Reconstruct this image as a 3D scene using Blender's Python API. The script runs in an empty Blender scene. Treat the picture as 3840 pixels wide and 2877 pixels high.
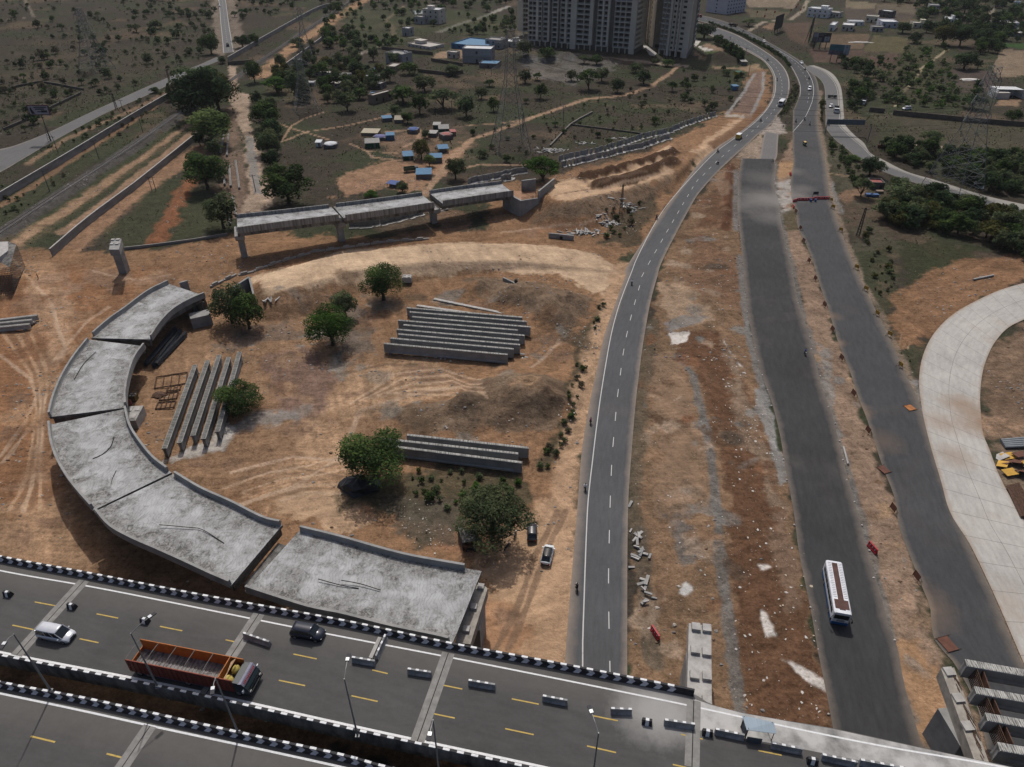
import bpy, math, random, numpy as np
from mathutils import Vector, Matrix
rnd = random.Random(7)
sc = bpy.context.scene
COL = sc.collection
# ------------------------------------------------------------------ camera model (metres, ground at z=0)
F, CX, CY, PIT, CH = 2662., 1920., 1438.5, math.radians(35.2), 95.
S_, C_ = math.sin(PIT), math.cos(PIT)
_O = dict(A=(0,0),B=(1280,0),C=(2560,0),D=(0,960),E=(1280,960),F=(2560,960),G=(0,1917),H=(1280,1917),I=(2560,1917),
          J=(2560,0),K=(3200,0),L=(2600,380),M=(3200,400),N=(1040,100),O=(1280,400),Q=(1880,420),T=(1900,0))
def X(c, x, y):
    k = .57945 if c in 'ABCDEFGHI' else (.34358 if c == 'T' else .28972)
    return (_O[c][0] + k*x, _O[c][1] + k*y)
def XL(c, *pts): return [X(c, *p) for p in pts]
def XM(*pts): return [X(*p) for p in pts]
def P(u, v, z=0.):
    x = (u-CX)/F; y = (v-CY)/F
    t = (CH-z)/(S_+y*C_)
    return Vector((t*x, t*(C_-y*S_), z))
def Q(p):
    dz = CH-p[2]; d = p[1]*C_+dz*S_
    return (CX+F*p[0]/d, CY+F*(dz*C_-p[1]*S_)/d)
def vh(b, v2):
    """height of an upright thing standing at b whose top shows at row v2"""
    lo, hi = 0., 80.
    for _ in range(40):
        m = (lo+hi)/2
        if Q((b[0], b[1], b[2]+m))[1] > v2: lo = m
        else: hi = m
    return lo
cam = bpy.data.cameras.new('camera'); co = bpy.data.objects.new('camera', cam); COL.objects.link(co)
co.location = (0, 0, CH); co.rotation_euler = (math.pi/2-PIT, 0, 0)
cam.sensor_width = 36; cam.lens = 36*F/3840; cam.clip_end = 9000; cam.clip_start = 1
sc.camera = co
# ------------------------------------------------------------------ light
w = bpy.data.worlds.new('World'); sc.world = w; w.use_nodes = True
nt = w.node_tree; sky = nt.nodes.new('ShaderNodeTexSky'); sky.sky_type = 'NISHITA'; sky.sun_disc = False; sky.dust_density = 5.; sky.air_density = .8
SUN_EL, SUN_AZ = math.radians(56), math.radians(-5)
sky.sun_elevation = SUN_EL; sky.sun_rotation = SUN_AZ
nt.links.new(sky.outputs[0], nt.nodes['Background'].inputs[0]); nt.nodes['Background'].inputs[1].default_value = .095
sl = bpy.data.lights.new('sun', 'SUN'); sl.energy = 2.7; sl.angle = math.radians(.9); sl.color = (1, .955, .89)
so = bpy.data.objects.new('sun', sl); COL.objects.link(so)
sd = Vector((math.sin(SUN_AZ)*math.cos(SUN_EL), math.cos(SUN_AZ)*math.cos(SUN_EL), math.sin(SUN_EL)))
so.rotation_euler = sd.to_track_quat('Z', 'Y').to_euler(); so.location = (0, 100, 300)
sc.view_settings.view_transform = 'Standard'; sc.view_settings.look = 'None'; sc.view_settings.exposure = 0
sc.cycles.max_bounces = 5; sc.cycles.diffuse_bounces = 2; sc.cycles.transparent_max_bounces = 4
# ------------------------------------------------------------------ materials
MATS = {}
def mat(name, c, var=.12, scale=1., rough=.85, metal=0., c2=None, spec=.3, bump=0., world=False, thr=None, rand=0., stretch=None):
    """procedural surface: base colour, mottled by noise towards c2 (or darker/lighter)"""
    if name in MATS: return MATS[name]
    m = bpy.data.materials.new(name); m.use_nodes = True; MATS[name] = m
    t = m.node_tree; b = t.nodes['Principled BSDF']; N = t.nodes.new; L = t.links.new
    if world: v = N('ShaderNodeNewGeometry').outputs['Position']
    else: v = N('ShaderNodeTexCoord').outputs['Object']
    if stretch:
        mp = N('ShaderNodeMapping'); mp.inputs['Scale'].default_value = stretch; L(v, mp.inputs[0]); v = mp.outputs[0]
    n = N('ShaderNodeTexNoise'); n.inputs['Scale'].default_value = scale; n.inputs['Detail'].default_value = 6; n.inputs['Roughness'].default_value = .62
    L(v, n.inputs['Vector'])
    r = N('ShaderNodeValToRGB'); e = r.color_ramp.elements
    e[0].position, e[1].position = thr or (.3, .7)
    lo = [x*(1-var) for x in c]; hi = [min(1, x*(1+var)) for x in c] if c2 is None else c2
    e[0].color = (*lo, 1); e[1].color = (*hi, 1)
    L(n.outputs['Fac'], r.inputs[0]); out = r.outputs[0]
    if rand:
        oi = N('ShaderNodeObjectInfo'); hs = N('ShaderNodeHueSaturation'); mr = N('ShaderNodeMapRange')
        mr.inputs['To Min'].default_value = 1-rand; mr.inputs['To Max'].default_value = 1+rand
        L(oi.outputs['Random'], mr.inputs[0]); L(mr.outputs[0], hs.inputs['Value']); L(out, hs.inputs['Color']); out = hs.outputs[0]
    L(out, b.inputs['Base Color'])
    b.inputs['Roughness'].default_value = rough; b.inputs['Metallic'].default_value = metal; b.inputs['Specular IOR Level'].default_value = spec
    if bump:
        bp = N('ShaderNodeBump'); bp.inputs['Strength'].default_value = bump; bp.inputs['Distance'].default_value = .1
        L(n.outputs['Fac'], bp.inputs['Height']); L(bp.outputs[0], b.inputs['Normal'])
    return m
def leafmat(name, c):
    m = mat(name, c, .5, .9, .9, spec=.04, rand=.25)
    t = m.node_tree; b = t.nodes['Principled BSDF']; out = [n for n in t.nodes if n.type == 'OUTPUT_MATERIAL'][0]
    tr = t.nodes.new('ShaderNodeBsdfTranslucent'); mx = t.nodes.new('ShaderNodeMixShader'); mx.inputs[0].default_value = .33
    t.links.new(b.inputs['Base Color'].links[0].from_socket, tr.inputs[0]); t.links.new(b.outputs[0], mx.inputs[1]); t.links.new(tr.outputs[0], mx.inputs[2]); t.links.new(mx.outputs[0], out.inputs[0])
    return m
# ------------------------------------------------------------------ mesh builder
class MB:
    def __init__(s): s.v = []; s.f = []; s.m = []; s.smooth = False
    def add(s, vs, fs, mi=0):
        o = len(s.v); s.v += [tuple(x) for x in vs]; s.f += [tuple(i+o for i in f) for f in fs]; s.m += [mi]*len(fs)
        return s
    def box(s, c, d, rz=0., mi=0, taper=1., ty=None):
        """c = centre of the BOTTOM, d = (dx,dy,dz)"""
        x, y, h = d[0]/2, d[1]/2, d[2]; cr, sr = math.cos(rz), math.sin(rz); vs = []
        ty = taper if ty is None else ty
        for zz, k, k2 in ((0, 1, 1), (h, taper, ty)):
            for a, b in ((-x, -y), (x, -y), (x, y), (-x, y)):
                a *= k; b *= k2; vs.append((c[0]+a*cr-b*sr, c[1]+a*sr+b*cr, c[2]+zz))
        return s.add(vs, [(3,2,1,0),(4,5,6,7),(0,1,5,4),(1,2,6,5),(2,3,7,6),(3,0,4,7)], mi)
    def prism(s, poly, z0, z1, mi=0, mtop=None):
        n = len(poly)
        area = sum(poly[i][0]*poly[(i+1)%n][1]-poly[(i+1)%n][0]*poly[i][1] for i in range(n))
        if area < 0: poly = poly[::-1]
        zs0 = z0 if hasattr(z0, '__len__') else [z0]*n; zs1 = z1 if hasattr(z1, '__len__') else [z1]*n
        if area < 0:
            zs0 = list(zs0)[::-1]; zs1 = list(zs1)[::-1]
        vs = [(p[0], p[1], z) for p, z in zip(poly, zs0)]+[(p[0], p[1], z) for p, z in zip(poly, zs1)]
        s.add(vs, [tuple(range(n-1, -1, -1))]+[(i, (i+1)%n, n+(i+1)%n, n+i) for i in range(n)], mi)
        o = len(s.v)-2*n; s.f.append(tuple(o+n+i for i in range(n))); s.m.append(mi if mtop is None else mtop)
        return s
    def tube(s, pts, rs, n=6, mi=0, cap=True):
        pts = [Vector(p) for p in pts]
        if not hasattr(rs, '__len__'): rs = [rs]*len(pts)
        vs = []; fs = []
        for i, p in enumerate(pts):
            d = (pts[min(i+1, len(pts)-1)]-pts[max(i-1, 0)]).normalized()
            a = d.cross(Vector((0, 0, 1)) if abs(d.z) < .95 else Vector((1, 0, 0))).normalized(); b = d.cross(a)
            for k in range(n):
                t = 2*math.pi*k/n; vs.append(p+(a*math.cos(t)+b*math.sin(t))*rs[i])
        for i in range(len(pts)-1):
            for k in range(n):
                fs.append((i*n+k, i*n+(k+1)%n, (i+1)*n+(k+1)%n, (i+1)*n+k))
        if cap: fs += [tuple(range(n)), tuple((len(pts)-1)*n+k for k in range(n-1, -1, -1))]
        return s.add(vs, fs, mi)
    def bar(s, a, b, t=.1, mi=0): return s.tube([a, b], t/2*1.3, 4, mi)
    def quad(s, a, b, c, d, mi=0): return s.add([a, b, c, d], [(0, 1, 2, 3)], mi)
    def sweep(s, path, prof, mi=0, mf=None, closed=True):
        """sweep a profile [(offset to the LEFT of travel, z)] along 3D path; mf(segment, side)->material"""
        path = [Vector(p) for p in path]; n = len(prof); vs = []; fs = []; ms = []
        for i, p in enumerate(path):
            a = path[max(i-1, 0)]; b = path[min(i+1, len(path)-1)]
            d = Vector((b.x-a.x, b.y-a.y, 0)).normalized(); l = Vector((-d.y, d.x, 0))
            k = 1.
            if 0 < i < len(path)-1:
                d1 = Vector((p.x-a.x, p.y-a.y, 0)).normalized(); k = 1/max(.5, d1.dot(d))
            for o, z in prof: vs.append(p+l*o*k+Vector((0, 0, z)))
        for i in range(len(path)-1):
            for k in range(n if closed else n-1):
                fs.append((i*n+k, i*n+(k+1)%n, (i+1)*n+(k+1)%n, (i+1)*n+k)); ms.append(mf(i, k) if mf else mi)
        if closed:
            fs += [tuple(range(n-1, -1, -1)), tuple((len(path)-1)*n+k for k in range(n))]; ms += [mi, mi]
        o = len(s.v); s.v += [tuple(x) for x in vs]; s.f += [tuple(j+o for j in f) for f in fs]; s.m += ms
        return s
    def blob(s, c, r, seed=0, mi=0, n=8, jag=.25, flat=True):
        rr = random.Random(seed); vs = [(c[0], c[1], c[2]+r[2])]; rows = max(3, n//2)
        for i in range(1, rows):
            ph = math.pi*i/rows*(.5 if flat else 1)*(rows/(rows-1) if flat else 1)
            for k in range(n):
                t = 2*math.pi*(k+.5*(i % 2))/n; q = 1+rr.uniform(-jag, jag)
                vs.append((c[0]+r[0]*q*math.sin(ph)*math.cos(t), c[1]+r[1]*q*math.sin(ph)*math.sin(t), c[2]+r[2]*math.cos(ph)*(1+rr.uniform(-jag, jag)*.5)))
        fs = [(0, 1+k, 1+(k+1) % n) for k in range(n)]
        for i in range(rows-2):
            for k in range(n): fs.append((1+i*n+k, 1+(i+1)*n+k, 1+(i+1)*n+(k+1) % n, 1+i*n+(k+1) % n))
        if not flat:
            vs.append((c[0], c[1], c[2]-r[2])); b = 1+(rows-2)*n
            fs += [(len(vs)-1, b+(k+1) % n, b+k) for k in range(n)]
        else: fs.append(tuple(1+(rows-2)*n+k for k in range(n-1, -1, -1)))
        return s.add(vs, fs, mi)
    def mesh(s, name, mats, off=(0, 0, 0)):
        me = bpy.data.meshes.new(name)
        me.from_pydata([(x-off[0], y-off[1], z-off[2]) for x, y, z in s.v], [], s.f)
        for m in (mats if isinstance(mats, (list, tuple)) else [mats]): me.materials.append(m)
        if any(s.m): me.polygons.foreach_set('material_index', s.m)
        if s.smooth: me.polygons.foreach_set('use_smooth', [True]*len(s.f))
        me.update(); return me
    def build(s, name, mats, parent=None, world=True, label=None):
        off = parent.matrix_world.translation if (parent is not None and world) else (0, 0, 0)
        if parent is not None and world:
            p = parent; off = Vector((0, 0, 0))
            while p is not None: off = off+p.location; p = p.parent
        o = bpy.data.objects.new(name, s.mesh(name, mats, off)); COL.objects.link(o)
        if parent is not None: o.parent = parent
        if label: o['label'] = label
        return o
def tag(o, label=None, cat=None, group=None, kind=None):
    if label: o['label'] = label
    if cat: o['category'] = cat
    if group: o['group'] = group
    if kind or cat: o['kind'] = kind or 'thing'
    return o
def thing(name, label, cat, loc=(0, 0, 0), rz=0., group=None):
    o = bpy.data.objects.new(name, None); COL.objects.link(o); o.location = loc; o.rotation_euler = (0, 0, rz)
    o.empty_display_size = .5
    return tag(o, label, cat, group)
def one(name, mb, mats, label, cat, group=None, loc=(0, 0, 0), local=False):
    """a thing that is one mesh, its origin at its base"""
    o = bpy.data.objects.new(name, mb.mesh(name, mats, (0, 0, 0) if local else loc)); COL.objects.link(o); o.location = loc
    return tag(o, label, cat, group)
def struct(name, mb, mats): return tag(mb.build(name, mats), kind='structure')
def copy_tree(o, loc=None, rz=None, label=None, scale=None, parent=None, group=None):
    c = o.copy(); COL.objects.link(c)
    if parent is not None: c.parent = parent
    if loc is not None: c.location = loc
    if rz is not None: c.rotation_euler = (0, 0, rz)
    if scale is not None: c.scale = scale
    if label: c['label'] = label
    if group: c['group'] = group
    for ch in list(o.children): copy_tree(ch, parent=c)
    return c
_ORD = 'first second third fourth fifth sixth seventh eighth ninth tenth eleventh twelfth thirteenth fourteenth fifteenth sixteenth seventeenth eighteenth nineteenth twentieth'.split()
def nth(i): return _ORD[i] if i < 20 else '%d%s' % (i+1, {1: 'st', 2: 'nd', 3: 'rd'}.get((i+1) % 10, 'th'))
def resample(pts, step):
    """Catmull-Rom through 3D points, about `step` metres apart"""
    p = [Vector(q) for q in pts]; p = [p[0]*2-p[1]]+p+[p[-1]*2-p[-2]]; out = []
    for i in range(1, len(p)-2):
        a, b, c, d = p[i-1:i+3]; n = max(1, int((c-b).length/step))
        for k in range(n):
            t = k/n
            out.append(.5*((2*b)+(c-a)*t+(2*a-5*b+4*c-d)*t*t+(3*b-a-3*c+d)*t**3))
    out.append(p[-2].copy()); return out
def resample_n(pts, n):
    q = resample(pts, .5); L = [0.]
    for i in range(1, len(q)): L.append(L[-1]+(q[i]-q[i-1]).length)
    out = []; j = 0
    for k in range(n):
        t = L[-1]*k/(n-1)
        while j < len(q)-2 and L[j+1] < t: j += 1
        d = L[j+1]-L[j]; f = 0 if d < 1e-9 else (t-L[j])/d
        out.append(q[j].lerp(q[j+1], min(1, max(0, f))))
    return out
def along(path, s):
    for i in range(len(path)-1):
        d = (path[i+1]-path[i]).length
        if s <= d or i == len(path)-2:
            return path[i].lerp(path[i+1], s/d), (path[i+1]-path[i]).normalized()
        s -= d
def plen(path): return sum((path[i+1]-path[i]).length for i in range(len(path)-1))
# ------------------------------------------------------------------ numpy noise
def vnoise(x, y, seed=0):
    xi = np.floor(x).astype(np.int64); yi = np.floor(y).astype(np.int64); fx = x-xi; fy = y-yi
    fx = fx*fx*(3-2*fx); fy = fy*fy*(3-2*fy)
    def h(a, b):
        n = (a*374761393+b*668265263+seed*1274126177) & 0xffffffff
        n = ((n ^ (n >> 13))*1274126177) & 0xffffffff
        return ((n ^ (n >> 16)) & 0xffff)/65535.
    return (h(xi, yi)*(1-fx)+h(xi+1, yi)*fx)*(1-fy)+(h(xi, yi+1)*(1-fx)+h(xi+1, yi+1)*fx)*fy
def fbm(x, y, seed=0, o=4):
    a = .5; r = 0; t = 0
    for i in range(o):
        r = r+a*vnoise(x*2**i, y*2**i, seed+i*17); t += a; a *= .5
    return r/t
def poly_d(x, y, poly):
    """signed distance to polygon (negative inside)"""
    px = np.array([p[0] for p in poly]); py = np.array([p[1] for p in poly]); n = len(poly)
    ins = np.zeros(x.shape, bool); d = np.full(x.shape, 1e9)
    for i in range(n):
        ax, ay, bx, by = px[i], py[i], px[(i+1) % n], py[(i+1) % n]
        ex, ey = bx-ax, by-ay; L = ex*ex+ey*ey+1e-12
        t = np.clip(((x-ax)*ex+(y-ay)*ey)/L, 0, 1); d = np.minimum(d, (x-ax-t*ex)**2+(y-ay-t*ey)**2)
        c = (ay > y) != (by > y); ins ^= c & (x < (bx-ax)*(y-ay)/(by-ay+1e-12)+ax)
    d = np.sqrt(d); return np.where(ins, -d, d)
def line_d(x, y, pts, vals=None):
    d = np.full(x.shape, 1e9); r = np.zeros(x.shape)
    for i in range(len(pts)-1):
        ax, ay = pts[i][0], pts[i][1]; ex, ey = pts[i+1][0]-ax, pts[i+1][1]-ay; L = ex*ex+ey*ey+1e-12
        t = np.clip(((x-ax)*ex+(y-ay)*ey)/L, 0, 1); q = (x-ax-t*ex)**2+(y-ay-t*ey)**2; m = q < d
        d = np.where(m, q, d)
        if vals is not None: r = np.where(m, vals[i]*(1-t)+vals[i+1]*t, r)
    return np.sqrt(d), r
# ================================================================== ROADS (edges traced on the flat ground)
def px3(pts, z=0.): return [P(u, v, z) for u, v in pts]
R1L = [(2098,2877),(2117,2496)]+XM(('E',1525,1657),('E',1558,1250),('E',1608,950),('E',1650,750),('E',1700,520),('E',1765,330),('E',1835,140),('E',1890,0),
      ('L',0,890),('L',300,600),('L',520,455),('L',740,290),('L',900,140),('J',1080,1400),('J',1150,1270),('J',1175,1100),('J',1165,980),('J',1110,870),('J',1040,790),('J',930,720),('J',780,640),('J',600,560),('J',400,480),('J',200,405),('J',-100,300))
R1R = [(2356,2877),(2352,2496)]+XM(('E',1855,1657),('E',1880,1250),('E',1905,950),('E',1925,780),('E',1945,620),('E',1972,450),('E',2000,300),('E',2040,150),('E',2092,0),
      ('L',0,1300),('L',130,1120),('L',300,930),('L',520,720),('L',700,560),('L',850,420),('L',1000,300),('L',1090,200),('J',1220,1500),('J',1310,1380),('J',1370,1230),('J',1385,1080),('J',1360,960),('J',1300,860),('J',1200,760),('J',1060,660),('J',900,560),('J',700,450),('J',500,375),('J',350,330),('J',150,280),('J',-100,220))
R2L = [(3785,2900)]+XM(('I',1990,1600),('I',1900,1250),('I',1740,960),('I',1640,860),('I',1610,740),('I',1600,620),('I',1545,480),('I',1475,300),('I',1400,100),('F',1370,1560),('F',1300,1380),('F',1240,1200),('F',1190,1050),('F',1130,900),('F',1080,740),('F',1000,540),('F',950,370),('F',885,180),('F',830,0),
      ('L',1360,1640),('L',1340,1500),('L',1325,1400),('L',1290,1310),('L',1270,1250),('L',1262,1080),('L',1270,950),('L',1295,800),('L',1288,650),('L',1285,400),('L',1290,150),('J',1430,1430),('J',1490,1290),('J',1510,1180),('J',1500,1080),('J',1460,980),('J',1400,870),('J',1300,750),('J',1180,660),('J',1000,560),('J',800,450),('J',600,375),('J',350,310),('J',150,255),('J',-100,190))
R2R = [(4005,2900)]+XM(('I',2330,1300),('I',2209,1010),('I',2130,840),('I',2050,640),('I',1960,435),('I',1860,230),('I',1760,0),('F',1680,1420),('F',1620,1250),('F',1560,1050),('F',1510,900),('F',1450,780),('F',1380,620),('F',1300,450),('F',1225,300),('F',1150,150),('F',1085,0),
      ('L',1885,1600),('L',1850,1500),('L',1810,1380),('L',1770,1240),('L',1750,1100),('L',1720,850),('L',1690,680),('L',1650,500),('L',1620,330),('L',1610,150),('J',1770,1400),('J',1775,1290),('J',1765,1170),('J',1745,1060),('J',1705,970),('J',1640,890),('J',1560,815),('J',1400,710),('J',1200,595),('J',1000,485),('J',800,385),('J',600,298),('J',400,235),('J',200,190),('J',-100,130))
RNL = XM(('I',1060,1900),('I',970,1390),('I',925,1150),('I',880,930),('I',840,700),('I',790,450),('I',750,250),('I',718,0),('F',670,1400),('F',630,1160),('F',580,960),('F',540,850),('F',490,700),('F',450,520),('F',420,350),('F',400,150),('F',385,0),('L',580,1500),('L',572,1350),('L',575,1200),('L',582,1000),('L',600,870),('L',622,738))
RNR = XM(('I',1700,1900),('I',1560,1540),('I',1490,1320),('I',1430,1100),('I',1390,880),('I',1330,720),('I',1270,500),('I',1200,270),('I',1130,0),('F',1060,1400),('F',1010,1200),('F',960,1000),('F',900,850),('F',860,680),('F',815,500),('F',770,370),('F',740,250),('F',690,0),('L',1140,1560),('L',1120,1400),('L',1095,1270),('L',1052,1120),('L',1060,1000),('L',1070,850),('L',1052,748))
RML = XM(('L',845,770),('L',870,680),('L',890,560),('L',920,415),('L',945,395))      # older lighter patch above the new asphalt
RMR = XM(('L',1056,772),('L',1085,700),('L',1092,560),('L',1100,435),('L',1080,420))
R3L = XM(('J',1560,870),('J',1690,960),('J',1770,1020),('J',1825,1100),('J',1842,1200),('J',1842,1350),('J',1850,1500),('L',1715,330),('L',1755,405),('L',1850,510),('L',1990,620),('L',2110,715),('M',330,815),('M',500,885),('M',720,960),('M',960,1045),('M',1300,1150),('M',1550,1225),('M',1850,1305),('M',2209,1400),('M',2700,1520))
R3R = XM(('J',1640,850),('J',1800,905),('J',1900,975),('J',1985,1080),('J',2025,1200),('J',2035,1350),('J',2050,1500),('L',1900,300),('L',1990,400),('L',2100,500),('L',2209,590),('M',340,720),('M',560,810),('M',850,910),('M',1100,1000),('M',1420,1110),('M',1700,1190),('M',1900,1260),('M',2209,1330),('M',2700,1440))
R3O = XM(('J',1700,845),('J',1860,905),('J',1970,985),('J',2045,1120),('J',2072,1290),('J',2082,1420),('J',2090,1540),('L',1925,230),('L',1985,330),('L',2100,450),('L',2209,540),('M',220,600),('M',400,695),('M',700,845),('M',1080,955),('M',1450,1075),('M',1800,1175),('M',2209,1265),('M',2700,1370))
RCL = [(4100,1010)]+XM(('F',2450,120),('F',2209,175),('F',2050,222),('F',1900,290),('F',1760,370),('F',1660,460),('F',1590,560),('F',1545,680),('F',1530,800),('F',1536,900),('F',1560,1050),('F',1610,1250),('F',1670,1450),('F',1730,1657),('I',1850,200),('I',1960,420),('I',2060,640),('I',2150,850),('I',2250,1080),('I',2380,1350))
RCR = [(4100,1090)]+XM(('F',2450,310),('F',2209,412),('F',2100,470),('F',2020,560),('F',1970,660),('F',1940,760),('F',1925,900),('F',1930,1020),('F',1945,1150),('F',1985,1250),('F',2040,1400),('F',2110,1540),('F',2180,1657),('I',2280,200),('I',2390,400),('I',2500,600),('I',2600,800),('I',2700,1000),('I',2800,1250))
RSL = [(800,-45),(818,0),(826,90),(832,150),(836,200)]; RSR = [(838,-45),(847,0),(860,90),(870,150),(878,196)]
RDU = XM(('A',-300,1010),('A',0,965),('A',130,930),('A',330,850),('A',560,740),('A',800,630),('A',1000,540),('A',1200,455),('A',1300,415),('A',1400,370))
RDL = XM(('A',-300,1250),('A',0,1115),('A',130,1040),('A',300,940),('A',480,840),('A',700,725),('A',900,640),('A',1100,545),('A',1215,480),('A',1330,430),('A',1440,385))
def asphalt(name, c, dl=.12, dr=.12, dust=(.27,.2,.145), var=.14, patch=.0, lum=None):
    m = bpy.data.materials.new(name); m.use_nodes = True; t = m.node_tree; b = t.nodes['Principled BSDF']; N = t.nodes.new; L = t.links.new
    uv = N('ShaderNodeUVMap'); sp = N('ShaderNodeSeparateXYZ'); L(uv.outputs[0], sp.inputs[0]); g = N('ShaderNodeNewGeometry')
    def noise(sc_, v=None, det=5):
        n = N('ShaderNodeTexNoise'); n.inputs['Scale'].default_value = sc_; n.inputs['Detail'].default_value = det; n.inputs['Roughness'].default_value = .65
        L(v if v else g.outputs['Position'], n.inputs['Vector']); return n.outputs['Fac']
    def mth(op, a, bb, clamp=False):
        x = N('ShaderNodeMath'); x.operation = op; x.use_clamp = clamp
        for i, q in enumerate((a, bb)):
            if hasattr(q, 'node'): L(q, x.inputs[i])
            else: x.inputs[i].default_value = q
        return x.outputs[0]
    # streaks along the lanes
    mp = N('ShaderNodeMapping'); mp.inputs['Scale'].default_value = (14, .25, 1); L(uv.outputs[0], mp.inputs[0]); st = noise(1., mp.outputs[0], 3)
    big = noise(.06); fine = noise(2.2)
    f = mth('ADD', mth('MULTIPLY', st, .5), mth('ADD', mth('MULTIPLY', big, .55), mth('MULTIPLY', fine, .25)))
    r = N('ShaderNodeValToRGB'); e = r.color_ramp.elements; e[0].position, e[1].position = .42, .85
    e[0].color = (*[x*(1-var) for x in c], 1); e[1].color = (*[x*(1+var*1.6) for x in c], 1); L(f, r.inputs[0]); out = r.outputs[0]
    nz = mth('MULTIPLY', mth('SUBTRACT', noise(.3), .5), .14)
    u = mth('ADD', sp.outputs[0], nz)
    ml = N('ShaderNodeMapRange'); ml.inputs['From Min'].default_value = dl; ml.inputs['From Max'].default_value = -.02; L(u, ml.inputs[0])
    mr = N('ShaderNodeMapRange'); mr.inputs['From Min'].default_value = 1-dr; mr.inputs['From Max'].default_value = 1.02; L(u, mr.inputs[0])
    fac = mth('MAXIMUM', ml.outputs[0], mr.outputs[0])
    fac = mth('MULTIPLY', fac, mth('ADD', mth('MULTIPLY', noise(.9), .8), .45), True)
    if patch:
        pr = N('ShaderNodeMapRange'); pr.inputs['From Min'].default_value = .55; pr.inputs['From Max'].default_value = .8; pr.inputs['To Max'].default_value = patch
        L(noise(.045), pr.inputs[0]); fac = mth('MAXIMUM', fac, pr.outputs[0])
    mx = N('ShaderNodeMix'); mx.data_type = 'RGBA'; L(fac, mx.inputs[0]); L(out, mx.inputs[6]); mx.inputs[7].default_value = (*dust, 1)
    L(mx.outputs[2], b.inputs['Base Color']); b.inputs['Roughness'].default_value = .9; b.inputs['Specular IOR Level'].default_value = .2
    bp = N('ShaderNodeBump'); bp.inputs['Strength'].default_value = .25; bp.inputs['Distance'].default_value = .03; L(fine, bp.inputs['Height']); L(bp.outputs[0], b.inputs['Normal'])
    return m
ROADPOLY = []
def road(name, Lp, Rp, z, m, cols=6, step=2., flat=True):
    l = px3(Lp, z) if not isinstance(Lp[0], Vector) else Lp; r = px3(Rp, z) if not isinstance(Rp[0], Vector) else Rp
    n = max(12, int(max(plen(l), plen(r))/step)); l = resample_n(l, n); r = resample_n(r, n)
    vs = []; uv = []; fs = []; s = 0
    for i in range(n):
        if i: s += ((l[i]-l[i-1]).length+(r[i]-r[i-1]).length)/2
        for k in range(cols+1): vs.append(l[i].lerp(r[i], k/cols)); uv.append((k/cols, s))
    for i in range(n-1):
        for k in range(cols): a = i*(cols+1)+k; fs.append((a, a+1, a+cols+2, a+cols+1))
    me = bpy.data.meshes.new(name); me.from_pydata([tuple(v) for v in vs], [], fs); me.materials.append(m)
    ul = me.uv_layers.new(name='UVMap'); vi = np.empty(len(me.loops), np.int32); me.loops.foreach_get('vertex_index', vi)
    ul.data.foreach_set('uv', np.array(uv, np.float32)[vi].ravel()); me.update()
    if me.polygons[0].normal.z < 0: me.flip_normals()
    o = bpy.data.objects.new(name, me); COL.objects.link(o); tag(o, kind='structure')
    if flat: ROADPOLY.append([(p.x, p.y) for p in l[::2]]+[(p.x, p.y) for p in r[::-2]])
    return o, l, r
a_old = asphalt('asphalt_old', (.068,.070,.074), .20, .12, (.24,.195,.16), var=.2, patch=.15)
a_new = asphalt('asphalt_new', (.034,.0345,.036), .11, .13, (.155,.13,.11), var=.3, patch=.3)
a_rt = asphalt('asphalt_right', (.044,.045,.048), .09, .15, (.16,.135,.11), var=.26, patch=.2)
a_mid = asphalt('asphalt_patch', (.12,.115,.115), .14, .14, (.24,.2,.17), patch=.3)
a_far = asphalt('asphalt_side', (.10,.10,.10), .07, .07, (.22,.19,.16))
conc_road = asphalt('concrete_road', (.33,.32,.30), .07, .05, (.27,.2,.145), var=.22, patch=.75)
def add_stain(m, c, r, colr, mx=.85):
    t = m.node_tree; N = t.nodes.new; L = t.links.new; b = t.nodes['Principled BSDF']; src = b.inputs['Base Color'].links[0].from_socket
    g = N('ShaderNodeNewGeometry'); d = N('ShaderNodeVectorMath'); d.operation = 'DISTANCE'; L(g.outputs['Position'], d.inputs[0]); d.inputs[1].default_value = c
    n = N('ShaderNodeTexNoise'); n.inputs['Scale'].default_value = 2.7/r; n.inputs['Detail'].default_value = 8; n.inputs['Roughness'].default_value = .7; L(g.outputs['Position'], n.inputs['Vector'])
    a = N('ShaderNodeMath'); a.operation = 'MULTIPLY_ADD'; L(n.outputs['Fac'], a.inputs[0]); a.inputs[1].default_value = r*.9; L(d.outputs['Value'], a.inputs[2])
    f = N('ShaderNodeMapRange'); f.inputs['From Min'].default_value = r*1.5; f.inputs['From Max'].default_value = r*.6; f.inputs['To Max'].default_value = mx; L(a.outputs[0], f.inputs[0])
    x = N('ShaderNodeMix'); x.data_type = 'RGBA'; L(f.outputs[0], x.inputs[0]); L(src, x.inputs[6]); x.inputs[7].default_value = (*colr, 1); L(x.outputs[2], b.inputs['Base Color'])
for u_, r_, k_ in (((1040,1280),11,.75),((850,1250),13,.4),((960,1000),12,.3),((620,1350),9,.35),((1010,1500),9,.4)): add_stain(a_new, tuple(P(*X('L',*u_))), r_, (.19,.18,.17), k_)
for u_, r_, k_ in (((1310,1220),8,.6),((1420,1130),6,.35),((1290,900),6,.3)): add_stain(a_rt, tuple(P(*X('L',*u_))), r_, (.20,.185,.17), k_)
for u_, r_, k_ in (((1130,1000),4,.5),((970,390),3,.3),((1010,560),2.5,.3),((1300,1200),5,.2),((1500,600),7,.4)): add_stain(a_rt, tuple(P(*X('F' if u_[0] < 1400 else 'I',*u_))), r_, (.24,.16,.105), k_)
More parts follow.
